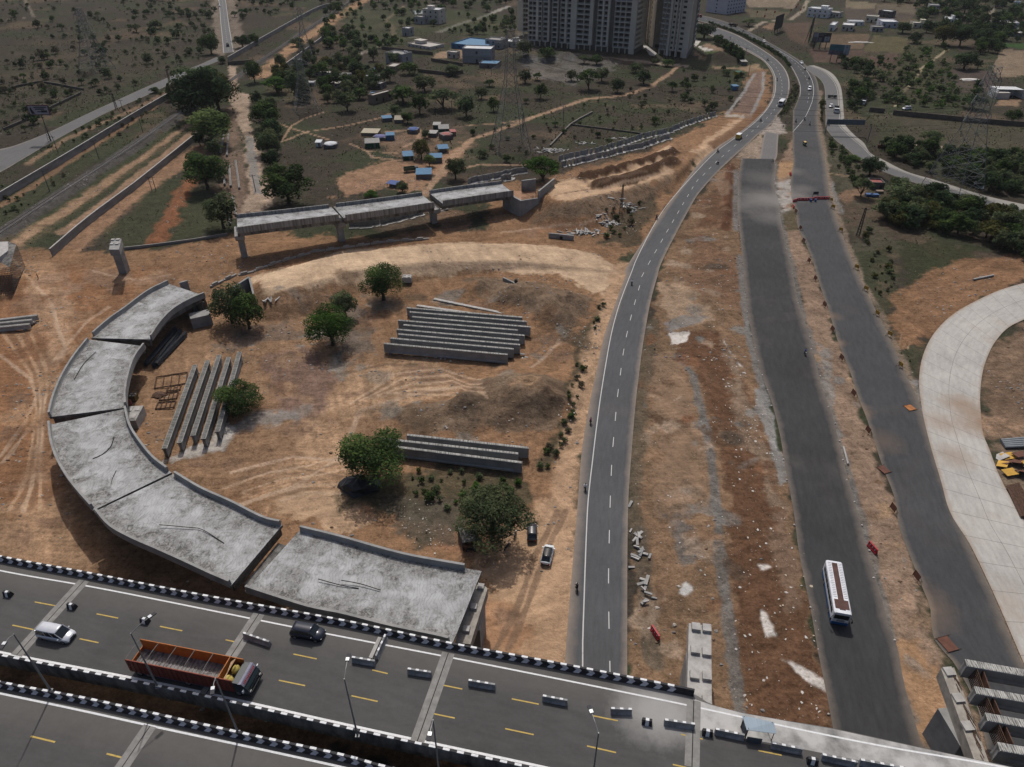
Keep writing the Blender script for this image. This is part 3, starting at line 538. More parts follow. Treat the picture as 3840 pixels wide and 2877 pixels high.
pp((.20,.195,.185), 1.5, 0, .7, *XL('F',(880,560),(950,600),(960,800),(1010,950),(980,960),(920,800)))
pp((.07,.064,.045), 6, .8, .85, *(XL('L',(1640,420),(1750,420),(2209,740),(2209,1657),(1900,1600),(1760,1100))+XL('C',(1500,1657),(1100,1657))))
pp((.21,.13,.085), 3, .2, .8, *XL('L',(1870,1180),(2209,1130),(2209,1260),(1930,1330),(1850,1250))); pl((.21,.15,.1), 1.2, 0, .8, *XL('L',(1770,935),(1990,970)))
pl((.17,.16,.15), 1.6, .1, .8, *XL('L',(1780,1050),(1850,1300),(1900,1450)))
pp(grass, 3, 1, .85, *(XL('F',(1140,-20),(1380,-60),(1340,280),(1330,460),(1400,600),(1540,580),(1520,760),(1470,790),(1380,560),(1240,280)))); pp((.034,.04,.02), 4, 1, .8, *XL('F',(1420,-100),(1900,-60),(1800,60),(1420,180)))
pp((.195,.112,.064), 3, .05, .92, *XL('F',(1370,240),(1480,150),(1750,20),(2209,-20),(2600,-60),(2600,120),(2209,180),(1900,300),(1650,470),(1540,590),(1400,600),(1320,440)))
pp((.155,.105,.072), 4, .2, .9, *XL('F',(2600,330),(2209,430),(2020,570),(1960,760),(1940,1000),(1970,1190),(2209,1190),(2600,1200))); pp((.27,.18,.12), 3, 0, .8, *XL('F',(1900,1030),(2209,1040),(2400,1040),(2400,1150),(2209,1150),(1930,1140)))
pp((.17,.125,.09), 3, .1, .9, *(XL('F',(1980,1190),(2600,1180),(2600,1800),(2250,1800))))
pl((.22,.17,.13), 1.8, .1, .7, *[tuple(Q(p)) for p in r2r[::8] if p.y < 420])
pp((.17,.165,.16), 1.5, 0, .8, *XL('F',(1455,800),(1530,790),(1560,1050),(1520,900)))
def blobs(pts, n, r0, r1, cols, op, al, inside=True):
    q = [P(*u) for u in pts] if not isinstance(pts[0], Vector) else pts; X0, X1, Y0, Y1 = min(p.x for p in q), max(p.x for p in q), min(p.y for p in q), max(p.y for p in q); k = 0
    for _ in range(n*30):
        if k >= n: break
        x, y = rnd.uniform(X0, X1), rnd.uniform(Y0, Y1)
        if poly_d(np.array([x]), np.array([y]), q)[0] > 0: continue
        k += 1; r = r0*(r1/r0)**rnd.random(); a = rnd.uniform(0, 3.1); e = rnd.uniform(.3, .9); ca, sa = math.cos(a), math.sin(a)
        pg = [Vector((x+r*rnd.uniform(.5, 1.2)*(math.cos(t)*ca-e*math.sin(t)*sa), y+r*rnd.uniform(.5, 1.2)*(math.cos(t)*sa+e*math.sin(t)*ca), 0)) for t in np.linspace(0, 5.5, 8)]
        PT.append(('p', pg, rnd.choice(cols), min(2.2, r*.5+.3), al, op*rnd.uniform(.6, 1.2)))
STRIP = XL('L',(520,740),(600,760))+XL('L',(560,1000),(560,1500))+XL('F',(370,0),(440,520),(520,850),(640,1400))+XL('I',(700,0),(380,0),(360,1290))+[(2380,2600),(2360,2400)]+XL('E',(1870,1657),(1915,950),(1980,450),(2095,20))+XL('L',(30,1290),(300,940))
blobs(STRIP, 110, .8, 4.5, [(.095,.058,.036),(.15,.145,.135),(.15,.078,.045),(.27,.2,.145),(.07,.055,.042),(.19,.12,.075)], .75, .08)
blobs([tuple(Q(p)) for p in rnr[::6]]+[tuple(Q(p)) for p in r2l[::6] if p.y < 330][::-1], 40, .6, 2.5, [(.28,.19,.12),(.15,.09,.055),(.16,.155,.145)], .7, .08)
blobs(XL('D',(0,60),(1100,100),(900,200),(600,480),(320,900),(420,1600),(0,1657)), 60, 1.2, 7, [(.13,.066,.037),(.27,.165,.095),(.16,.085,.046),(.23,.15,.10)], .6, .06)
blobs(XL('D',(1000,720),(1500,300),(2209,120))+XL('E',(400,150),(900,130),(1650,260),(1400,900),(1250,1400),(500,1400),(0,1300)), 110, .8, 5.5, [(.12,.078,.05),(.26,.17,.105),(.15,.088,.052),(.17,.155,.135),(.085,.065,.045)], .65, .08)
blobs(XL('A',(-60,-40),(1395,-40),(1410,330),(1000,520),(520,720),(300,830),(-60,900)), 150, 3, 14, [(.030,.034,.021),(.060,.05,.04),(.035,.03,.024),(.075,.062,.048)], .6, 1)
blobs(XL('B',(-600,300),(500,250),(1300,330),(2200,450),(2180,800),(1500,900),(1180,1050),(700,1060),(-700,1000)), 130, 3, 12, [(.032,.036,.022),(.065,.053,.041),(.038,.032,.025),(.11,.08,.056)], .6, .9)
blobs(XL('F',(1140,-20),(1380,-60),(1340,280),(1330,460),(1400,600),(1520,620),(1500,780),(1380,560),(1240,280))+XL('C',(1300,1600)), 30, 1, 5, [(.035,.042,.02),(.10,.075,.05),(.06,.055,.035)], .7, 1)
blobs(XL('K',(-60,800),(620,560),(1250,610),(1600,1220),(1500,1400),(60,1300)), 60, 3, 10, [(.032,.042,.02),(.065,.06,.04),(.04,.038,.026)], .6, 1)
def build_ground():
    ys = [-160, -80, -30, 0, 18, 28]; y = 36.
    while y < 960: ys.append(y); y += max(.22, (y*y+CH*CH)/67450*1.12)
    ys += [1000, 1100, 1300, 1700, 2500, 4000, 7000]; ys = np.array(ys)
    ns = 1060; s = np.linspace(-1, 1, ns); s = np.concatenate([[-9, -3, -1.7, -1.25], s, [1.25, 1.7, 3, 9]])
    hw = .7213*1.16*(np.clip(ys, 20, 1e9)*C_+CH*S_)+3
    Xg = s[None, :]*hw[:, None]; Yg = np.repeat(ys[:, None], len(s), 1); nr, nc = Xg.shape
    x = Xg.ravel(); y = Yg.ravel()
    h = ground_h(x, y)
    big = fbm(x*.012, y*.012, 3); md = fbm(x*.05, y*.05, 9); fn = fbm(x*.22, y*.22, 21, 3); ff = vnoise(x*1.1, y*1.1, 33)
    col = np.empty((len(x), 4)); t = sstep(.42, .62, md)[:, None]
    col[:, :3] = np.array(scrub)*(1-t)+np.array(scrubg)*t
    t = sstep(.60, .72, fbm(x*.03+9, y*.03, 41))[:, None]*.55; col[:, :3] = col[:, :3]*(1-t)+np.array((.12,.085,.06))*t
    col[:, 3] = 1
    wx = (md-.5)*2; wy = (fbm(x*.05+50, y*.05+13, 77)-.5)*2
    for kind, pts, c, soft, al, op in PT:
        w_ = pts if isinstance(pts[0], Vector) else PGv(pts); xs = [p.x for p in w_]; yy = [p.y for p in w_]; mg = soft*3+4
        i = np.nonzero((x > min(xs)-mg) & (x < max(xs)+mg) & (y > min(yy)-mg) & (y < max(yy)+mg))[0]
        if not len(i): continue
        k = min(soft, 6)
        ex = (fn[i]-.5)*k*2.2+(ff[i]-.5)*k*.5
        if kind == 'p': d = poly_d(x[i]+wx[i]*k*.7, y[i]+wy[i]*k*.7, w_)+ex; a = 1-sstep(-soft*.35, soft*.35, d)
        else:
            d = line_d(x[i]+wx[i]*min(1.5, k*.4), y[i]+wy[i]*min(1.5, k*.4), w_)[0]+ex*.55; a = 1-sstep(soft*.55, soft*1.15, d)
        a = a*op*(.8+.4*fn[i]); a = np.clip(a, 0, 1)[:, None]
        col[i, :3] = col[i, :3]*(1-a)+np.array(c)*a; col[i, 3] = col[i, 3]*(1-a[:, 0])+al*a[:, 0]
    bld = 1-col[:, 3]
    # macro mottling and sweeping wheel tracks on bare soil
    an = (fbm(x*.012, y*.012, 61, 2)-.5)*5; q = x*np.cos(.5)+y*np.sin(.5)+an*6; r_ = -x*np.sin(.5)+y*np.cos(.5)+an*4
    tr = np.where(fbm(x*.03, y*.03, 15, 2) > .5, fbm(q*.8, r_*.07, 87, 3), fbm(q*.07, r_*.8, 88, 3)); near = np.clip(1.4-y/330, 0, 1)
    k = 1+(md-.5)*.34+(fn-.5)*.34*(.6+.4*bld)+(tr-.5)*.6*bld*near+(big-.5)*.25
    col[:, :3] *= np.clip(k, .5, 1.6)[:, None]
    rel = (fn-.5)*.55+(ff-.5)*.16*near+(tr-.5)*.35*bld*near
    rd = np.full(len(x), 99.)
    for pg in ROADPOLY:
        xs = [p[0] for p in pg]; yy = [p[1] for p in pg]
        i = np.nonzero((x > min(xs)-4) & (x < max(xs)+4) & (y > min(yy)-4) & (y < max(yy)+4))[0]
        rd[i] = np.minimum(rd[i], poly_d(x[i], y[i], pg))
    m = sstep(.3, 3.2, rd); h = (h+rel*.75)*m-.07*(1-m)-.1*np.clip((y-500)/200, 0, 1)*(1-m)
    h = np.where(y > 950, -.3, h)
    co_ = np.stack([x, y, h], 1).astype(np.float32)
    i0 = (np.arange(nr-1)[:, None]*nc+np.arange(nc-1)[None, :]).ravel()
    fc = np.stack([i0, i0+1, i0+nc+1, i0+nc], 1).astype(np.int32)
    me = bpy.data.meshes.new('ground'); me.vertices.add(len(x)); me.vertices.foreach_set('co', co_.ravel())
    me.loops.add(fc.size); me.loops.foreach_set('vertex_index', fc.ravel()); me.polygons.add(len(fc))
    me.polygons.foreach_set('loop_start', np.arange(0, fc.size, 4, dtype=np.int32)); me.polygons.foreach_set('use_smooth', np.ones(len(fc), bool))
    at = me.color_attributes.new('Col', 'FLOAT_COLOR', 'POINT'); at.data.foreach_set('color', col.astype(np.float32).ravel())
    me.update(calc_edges=True); me.validate()
    m = bpy.data.materials.new('ground'); m.use_nodes = True; t = m.node_tree; b = t.nodes['Principled BSDF']; N = t.nodes.new; L = t.links.new
    g = N('ShaderNodeNewGeometry'); a = N('ShaderNodeAttribute'); a.attribute_name = 'Col'
    def noise(sc_, det=6, ro=.65):
        n = N('ShaderNodeTexNoise'); n.inputs['Scale'].default_value = sc_; n.inputs['Detail'].default_value = det; n.inputs['Roughness'].default_value = ro
        L(g.outputs['Position'], n.inputs['Vector']); return n.outputs['Fac']
    def ramp(f, p0, p1, v0, v1):
        r = N('ShaderNodeMapRange'); r.inputs['From Min'].default_value = p0; r.inputs['From Max'].default_value = p1; r.inputs['To Min'].default_value = v0; r.inputs['To Max'].default_value = v1
        L(f, r.inputs[0]); return r.outputs[0]
    def mul(p, q, op='MULTIPLY'):
        x_ = N('ShaderNodeMath'); x_.operation = op
        for i, s_ in enumerate((p, q)):
            if hasattr(s_, 'node'): L(s_, x_.inputs[i])
            else: x_.inputs[i].default_value = s_
        return x_.outputs[0]
    n1 = noise(.45); n2 = noise(2.6, 4, .7)
    def streak(rot, sx, sy):
        mp = N('ShaderNodeMapping'); mp.inputs['Rotation'].default_value = (0, 0, rot); mp.inputs['Scale'].default_value = (sx, sy, 1); L(g.outputs['Position'], mp.inputs[0])
        w = N('ShaderNodeTexNoise'); w.inputs['Scale'].default_value = 1; w.inputs['Detail'].default_value = 4; w.inputs['Distortion'].default_value = .6; L(mp.outputs[0], w.inputs['Vector']); return w.outputs['Fac']
    sa, sb = streak(.5, .06, 1.6), streak(1.9, .08, 1.4); sel = ramp(noise(.03, 2), .44, .56, 0, 1)
    ms = N('ShaderNodeMix'); ms.data_type = 'FLOAT'; L(sel, ms.inputs[0]); L(sa, ms.inputs[2]); L(sb, ms.inputs[3])
    clod = noise(1.15, 3, .55)
    k = mul(mul(ramp(n1, .25, .75, .68, 1.32), ramp(n2, .25, .75, .70, 1.30)), mul(ramp(ms.outputs[0], .3, .7, .87, 1.13), ramp(clod, .36, .50, .80, 1.05)))
    k = mul(1., mul(mul(k, 1., 'SUBTRACT'), ramp(a.outputs['Alpha'], 0, .06, .5, 1.1)), 'ADD')
    hs = N('ShaderNodeVectorMath'); hs.operation = 'SCALE'; L(a.outputs['Color'], hs.inputs[0]); L(k, hs.inputs['Scale'])
    # dry-grass clumps on scrub land
    cl = mul(ramp(noise(.28, 5, .7), .50, .60, 0, 1), a.outputs['Alpha'])
    mx = N('ShaderNodeMix'); mx.data_type = 'RGBA'; L(mul(cl, .5), mx.inputs[0]); L(hs.outputs[0], mx.inputs[6]); mx.inputs[7].default_value = (.034,.036,.022, 1)
    # pebbles
    vo = N('ShaderNodeTexVoronoi'); vo.inputs['Scale'].default_value = 1.1; L(g.outputs['Position'], vo.inputs['Vector'])
    pb = mul(ramp(vo.outputs['Distance'], .10, .16, 1, 0), ramp(noise(.09, 2), .52, .68, 0, .55))
    m2 = N('ShaderNodeMix'); m2.data_type = 'RGBA'; L(pb, m2.inputs[0]); L(mx.outputs[2], m2.inputs[6]); m2.inputs[7].default_value = (.33,.30,.26, 1)
    L(m2.outputs[2], b.inputs['Base Color']); b.inputs['Roughness'].default_value = 1; b.inputs['Specular IOR Level'].default_value = .05
    bp = N('ShaderNodeBump'); bp.inputs['Strength'].default_value = .6; bp.inputs['Distance'].default_value = .3; L(mul(mul(n1, n2, 'ADD'), clod, 'ADD'), bp.inputs['Height']); L(bp.outputs[0], b.inputs['Normal'])
    me.materials.append(m)
    o = bpy.data.objects.new('ground', me); COL.objects.link(o); tag(o, kind='structure')
    return x, y, h, col, rd
GX, GY, GH, GC, GR = build_ground()
# ================================================================== CONCRETE MATERIALS
conc = mat('concrete', (.235,.235,.23), .22, .5, .9, world=True, bump=.2)
conc_d = mat('concrete_stained', (.10,.098,.093), .5, .7, .9, c2=(.24,.235,.225), world=True, stretch=(1,1,.25), thr=(.35,.75))
conc_l = mat('concrete_light', (.34,.33,.315), .25, .8, .9, world=True)
conc_rib = mat('concrete_ribbed', (.15,.15,.147), .3, 1.2, .9, c2=(.27,.268,.262), world=True, stretch=(1.6,1.6,.06), thr=(.35,.62))
black = mat('black_paint', (.022,.022,.026), .35, 2., .7, world=True)
wht = mat('white_paint', (.62,.63,.64), .15, 3., .7, world=True)
chevw = mat('chevron_grey', (.50,.50,.54), .18, 2., .7, world=True)
rebar = mat('rusty_steel', (.075,.042,.028), .5, 3., .9, world=True)
dark = mat('dark_gap', (.02,.018,.016), .3, 2.)
yellow = mat('yellow_line', (.42,.30,.09), .2, 2., .8, c2=(.50,.36,.10), world=True)
ribtop = mat('stirrup_top', (.14,.14,.135), 0, 1., .9, c2=(.42,.42,.40), world=True, stretch=(5,.4,1), thr=(.40,.58))
ribtop2 = mat('stirrup_top_b', (.20,.20,.185), 0, 1., .9, c2=(.38,.375,.35), world=True, stretch=(.6,4,1), thr=(.40,.58))
def deckmat():
    m = bpy.data.materials.new('deck_concrete'); m.use_nodes = True; t = m.node_tree; b = t.nodes['Principled BSDF']; N = t.nodes.new; L = t.links.new
    g = N('ShaderNodeNewGeometry')
    def noise(s, d=6, r=.65, dist=0.):
        n = N('ShaderNodeTexNoise'); n.inputs['Scale'].default_value = s; n.inputs['Detail'].default_value = d; n.inputs['Roughness'].default_value = r; n.inputs['Distortion'].default_value = dist
        L(g.outputs['Position'], n.inputs['Vector']); return n.outputs['Fac']
    def ramp(f, a, c, ca, cb):
        r = N('ShaderNodeValToRGB'); e = r.color_ramp.elements; e[0].position, e[1].position = a, c; e[0].color = (*ca, 1); e[1].color = (*cb, 1); L(f, r.inputs[0]); return r.outputs[0]
    def mix(f, a, c):
        x = N('ShaderNodeMix'); x.data_type = 'RGBA'; L(f, x.inputs[0]); L(a, x.inputs[6]); L(c, x.inputs[7]); return x.outputs[2]
    base = ramp(noise(.35), .3, .7, (.25,.252,.252), (.42,.43,.435))
    st = ramp(noise(1.3, 8, .75, 1.2), .42, .6, (.075,.074,.07), (.27,.268,.26))
    uv = N('ShaderNodeUVMap'); sp = N('ShaderNodeSeparateXYZ'); L(uv.outputs[0], sp.inputs[0])
    ed = N('ShaderNodeMath'); ed.operation = 'SUBTRACT'; L(sp.outputs[0], ed.inputs[0]); ed.inputs[1].default_value = .5
    ab = N('ShaderNodeMath'); ab.operation = 'ABSOLUTE'; L(ed.outputs[0], ab.inputs[0])
    s = N('ShaderNodeMath'); s.operation = 'ADD'; L(noise(.3, 8, .76, .5), s.inputs[0]); mm = N('ShaderNodeMath'); mm.operation = 'MULTIPLY'; L(ab.outputs[0], mm.inputs[0]); mm.inputs[1].default_value = .36; L(mm.outputs[0], s.inputs[1])
    f = N('ShaderNodeMapRange'); f.inputs['From Min'].default_value = .50; f.inputs['From Max'].default_value = .68; f.inputs['To Max'].default_value = .95; L(s.outputs[0], f.inputs[0])
    c1 = mix(f.outputs[0], base, st)
    wv = N('ShaderNodeTexWave'); wv.inputs['Scale'].default_value = .55; wv.inputs['Distortion'].default_value = 16; wv.inputs['Detail'].default_value = 2.5; wv.inputs['Detail Scale'].default_value = .7; L(g.outputs['Position'], wv.inputs['Vector'])
    k = ramp(wv.outputs['Fac'], .0, .22, (.62,.62,.62), (1, 1, 1))
    x = N('ShaderNodeMix'); x.data_type = 'RGBA'; x.blend_type = 'MULTIPLY'; x.inputs[0].default_value = .45; L(c1, x.inputs[6]); L(k, x.inputs[7])
    L(x.outputs[2], b.inputs['Base Color']); b.inputs['Roughness'].default_value = .9; b.inputs['Specular IOR Level'].default_value = .15
    bp = N('ShaderNodeBump'); bp.inputs['Strength'].default_value = .3; bp.inputs['Distance'].default_value = .06; L(noise(2.5), bp.inputs['Height']); L(bp.outputs[0], b.inputs['Normal'])
    return m
deckm = deckmat()
def pxz(c_pts, z0, z1=None):
    n = len(c_pts); z1 = z0 if z1 is None else z1
    return [P(u, v, z0+(z1-z0)*i/(n-1)) for i, (u, v) in enumerate(c_pts)]
def down(path, dz): return [Vector((p.x, p.y, p.z-dz)) for p in path]
def loft_deck(l, r, th, name, mats, parent, n=24, cols=8):
    l = resample_n(l, n); r = resample_n(r, n); me_v = []; uv = []; fs = []; ms = []; s = 0
    for i in range(n):
        if i: s += ((l[i]-l[i-1]).length+(r[i]-r[i-1]).length)/2
        for k in range(cols+1): me_v.append(l[i].lerp(r[i], k/cols)); uv.append((k/cols, s))
    for i in range(n-1):
        for k in range(cols): a = i*(cols+1)+k; fs.append((a, a+1, a+cols+2, a+cols+1)); ms.append(0)
    nb = len(me_v); me_v += [Vector((p.x, p.y, p.z-th)) for p in me_v]; uv += uv
    W = cols+1
    for i in range(n-1):
        for k in range(cols): a = nb+i*W+k; fs.append((a, a+W, a+W+1, a+1)); ms.append(1)
        for k in (0, cols): a = i*W+k; q = (a, a+W, nb+a+W, nb+a); fs.append(q if k == 0 else q[::-1]); ms.append(1)
    for k in range(cols):
        fs.append((k+1, k, nb+k, nb+k+1)); a = (n-1)*W+k; fs.append((a, a+1, nb+a+1, nb+a)); ms += [1, 1]
    off = parent.location
    me = bpy.data.meshes.new(name); me.from_pydata([tuple(v-off) for v in me_v], [], fs)
    for m in mats: me.materials.append(m)
    me.polygons.foreach_set('material_index', ms)
    ul = me.uv_layers.new(name='UVMap'); vi = np.empty(len(me.loops), np.int32); me.loops.foreach_get('vertex_index', vi); ul.data.foreach_set('uv', np.array(uv, np.float32)[vi].ravel()); me.update()
    if me.polygons[0].normal.z < 0: me.flip_normals()
    o = bpy.data.objects.new(name, me); COL.objects.link(o); o.parent = parent
    return o, l, r
def sgn(path, other):
    """+1 if `other` lies to the left of travel"""
    a, b = path[len(path)//2-1], path[len(path)//2]; q = other[len(other)//2]; d = b-a
    return 1 if d.x*(q.y-a.y)-d.y*(q.x-a.x) > 0 else -1
# ================================================================== FLYOVER
ZD = 11.
fly_as = asphalt('flyover_asphalt', (.063,.0625,.0615), .42, .08, (.122,.115,.107), var=.2, patch=.12)
add_stain(fly_as, tuple(P(*X('H',1990,1280), ZD)), 5.5, (.34,.335,.325), .7); add_stain(fly_as, tuple(P(*X('H',2150,1320), ZD)), 4.5, (.33,.325,.315), .7)
NB = [P(*q, ZD+1.) for q in XL('G',(-900,95),(0,285),(550,388),(1280,530),(2209,697))+XL('H',(700,845),(1400,975),(2209,1133))+[X('I',78,1150)]]
NE = down(NB, 1.)+[P(*q, ZD) for q in XL('I',(190,1252),(380,1302),(700,1360),(970,1405),(1500,1520),(2140,1657),(3000,1830))]
SB = [P(*q, ZD+1.) for q in XL('G',(-900,745),(0,935),(1100,1152),(2209,1400))+XL('H',(700,1552),(1180,1655),(2209,1885))+[X('I',1500,2210),X('I',3000,2540)]]
NB2 = [P(*q, ZD+1.) for q in XL('G',(-900,905),(0,1097),(570,1205),(1130,1330),(1650,1445),(2209,1566))+XL('H',(330,1655),(1000,1800),(2209,2070))+[X('I',1500,2400),X('I',3000,2750)]]
SB2 = [Vector((p.x-3.3, p.y-15.2, p.z)) for p in NB2]
NE = [p for p in resample(NE, 2.)]; NB = resample(NB, 1.2); SB = resample(SB, 1.2); NB2 = resample(NB2, 1.2); SB2 = resample(SB2, 3)
fly1 = thing('flyover', 'upper carriageway of the flyover carrying the red truck, silver car and dark blue car', 'flyover', (0, 60, 0))
fly2 = thing('flyover', 'lower empty carriageway of the flyover in the bottom left corner of the photo', 'flyover', (-30, 40, 0))
def barrier_part(path, inner, parent, chev=True):
    """concrete crash barrier; inner = +1/-1 side (left of travel) that faces the traffic"""
    s = inner; base = down(path, 1.)
    prof = [(0, 0), (0, 1.), (.26*s, 1.), (.33*s, .4), (.5*s, .12), (.5*s, 0)]
    if s > 0: prof = prof[::-1]
    mb = MB(); mb.sweep(base, prof, 0 if chev else 1)
    o = mb.build('crash_barrier', [black, conc_d], parent)
    T = plen(path); top = MB(); ch = MB(); k = 0.; per = 1.72
    def pt(sd, off, z):
        p, d = along(base, sd); l = Vector((-d.y, d.x, 0)).normalized(); return p+l*off*s+Vector((0, 0, z))
    while k+per < T:
        a, b = k, k+per*.48
        if not chev or rnd.random() > .0:
            top.quad(pt(a, -.01, 1.006), pt(b, -.01, 1.006), pt(b, .27, 1.006), pt(a, .27, 1.006))
            top.quad(pt(a, -.006, .86), pt(b, -.006, .86), pt(b, -.006, 1.006), pt(a, -.006, 1.006))
        if not chev:
            top.quad(pt(b, -.004, 1.004), pt(k+per, -.004, 1.004), pt(k+per, .264, 1.004), pt(b, .264, 1.004), 1)
        if chev:
            def fp(q, t):
                z = .13+t*.85
                if z < .4: off = .5-(z-.12)/.28*.17
                else: off = .33-(z-.4)/.6*.07
                return pt(q, off+.015, z)
            w_ = per*.42; dx = .42
            for t0, t1, sh0, sh1 in ((0, .25, 0, dx/2), (.25, .5, dx/2, dx), (.5, .75, dx, dx/2), (.75, .97, dx/2, 0)):
                ch.quad(fp(k+sh0, t0), fp(k+w_+sh0, t0), fp(k+w_+sh1, t1), fp(k+sh1, t1))
        k += per
    top.build('kerb_stripes', [wht, black], o)
    if chev: ch.build('chevron_marking', chevw, o)
    return o
def clip_path(path, x1): return [p for p in path if p.x <= x1]
barrier_part(NB, -1, fly1); barrier_part(SB, 1, fly1, False); barrier_part(NB2, -1, fly2)
_, dl1, dr1 = loft_deck(NE, down(SB, 1.), .9, 'deck', [fly_as, conc_d], fly1, 160, 8)
_, dl2, dr2 = loft_deck(down(NB2, 1.), down(SB2, 1.), .9, 'deck', [fly_as, conc_d], fly2, 120, 8)
def off_path(path, off, z):
    out = []
    for i, p in enumerate(path):
        d = path[min(i+1, len(path)-1)]-path[max(i-1, 0)]; l = Vector((-d.y, d.x, 0)).normalized(); q = p+l*off; q.z = z; out.append(q)
    return out
mk1 = MB(); el = resample(pxz(XL('G',(-900,195),(0,385),(700,510),(1870,745),(2209,812))+XL('H',(720,950),(1400,1085),(2209,1250))+XL('I',(600,1380),(1290,1520),(2040,1650),(3000,1850)), ZD), 2.)
strip(mk1, el, .22, .016); strip(mk1, off_path(SB, .95, ZD), .3, .016)
mk1.build('edge_marking', wht, fly1)
yl = MB()
for c, a, b in [('G',(225,588),(360,613)),('G',(625,665),(765,693)),('G',(1035,746),(1180,775)),('G',(1460,833),(1570,857)),('G',(1898,925),(2050,957)),('H',(200,1028),(300,1052)),('H',(650,1125),(783,1152)),('H',(1103,1215),(1278,1250)),('H',(1630,1325),(1790,1357)),('I',(-10,1445),(130,1476)),('I',(490,1550),(640,1580)),
                ('G',(80,738),(215,767)),('G',(515,826),(638,852)),('G',(930,915),(1070,945)),('G',(1360,1004),(1510,1036)),('G',(1805,1095),(1975,1130)),('H',(65,1195),(235,1232)),('H',(590,1310),(735,1340)),('H',(1060,1408),(1245,1447)),('H',(1590,1520),(1778,1563)),('H',(2145,1640),(2330,1682))]:
    strip(yl, [P(*X(c,*a), ZD), P(*X(c,*b), ZD)], .17, .016)
yl.build('lane_marking', yellow, fly1)
m2 = MB(); strip(m2, resample(pxz(XL('G',(-900,990),(0,1180),(500,1285),(1000,1395),(2209,1657))+XL('H',(1000,1900)), ZD), 2.), .26, .016); m2.build('edge_marking', wht, fly2)
y2 = MB()
for a, b in [((200,1457),(357,1495)),((690,1570),(808,1600)),((-200,1360),(-60,1392))]: strip(y2, [P(*X('G',*a), ZD), P(*X('G',*b), ZD)], .2, .016)
y2.build('lane_marking', yellow, fly2)
def joint(parent, c, a, b, w_=1.0):
    p, q = P(*X(c,*a), ZD), P(*X(c,*b), ZD); d = (q-p).normalized(); n = Vector((-d.y, d.x, 0)); mb = MB()
    for sgn_ in (-1, 1):
        o = n*sgn_*(w_*.5+.06); strip(mb, [p+o, p.lerp(q, .5)+o, q+o], w_, .022, 0)
    strip(mb, [p, q], .12, .018, 1); mb.build('expansion_joint', [mat('joint_concrete', (.20,.195,.185), .25, 1., world=True), dark], parent)
joint(fly1, 'G', (547,447), (105,935), .8); joint(fly1, 'G', (1677,663), (1330,1190), .8); joint(fly1, 'H', (693,918), (488,1500), .8); joint(fly1, 'I', (72,1225), (60,1657), .8)
joint(fly2, 'G', (972,1390), (720,1760), .8)
cs = MB(); pg = [P(*q, ZD) for q in XL('I',(70,1215),(190,1256),(380,1306),(700,1364),(970,1409),(1500,1524),(2140,1661),(3000,1840),(3000,2010),(2140,1830),(1500,1690),(1150,1615),(700,1525),(400,1470),(90,1415))]
n_ = len(pg)//2
for i in range(6): pass
cs.add([p+Vector((0, 0, .009)) for p in pg], [tuple(range(len(pg)))[::-1]]); o = cs.build('concrete_strip', mat('concrete_worn', (.15,.15,.145), .3, .35, world=True, c2=(.40,.395,.385), thr=(.25,.6)), fly1)
if o.data.polygons[0].normal.z < 0: o.data.flip_normals()
# girders and piers under the two carriageways
def pier_mb(col, cap, zt, rz, pos, z0=-.3):
    m = MB(); m.box((pos[0], pos[1], z0), (col[0], col[1], zt-cap[2]-z0), rz, 0)
    m.box((pos[0], pos[1], zt-cap[2]), (cap[0]*.55, cap[1], cap[2]*.45), rz, 0, 1.8, 1.0); m.box((pos[0], pos[1], zt-cap[2]*.55), (cap[0]*.99, cap[1], cap[2]*.55), rz, 0); return m
for fl, top, bot in ((fly1, dl1, dr1), (fly2, dl2, dr2)):
    gm = MB()
    for f in (.04, .22, .4, .6, .78, .96):
        g = [a.lerp(b, f) for a, b in zip(top, bot)][::8]
        gm.sweep([p+Vector((0, 0, -.9)) for p in g], [(-.3, 0), (-.3, -1.3), (.3, -1.3), (.3, 0)])
    gm.build('girder', conc_d, fl)
    for xx in (-72, -42.5, -13, 16.5, 46):
        i = min(range(len(top)), key=lambda k: abs((top[k].x+bot[k].x)/2-xx)); c = (top[i]+bot[i])/2; d = top[i]-bot[i]
        pier_mb((2.2, 2.2), (13, 2.2, 2.), ZD-2.2, math.atan2(d.y, d.x), c).build('pier', conc_d, fl)
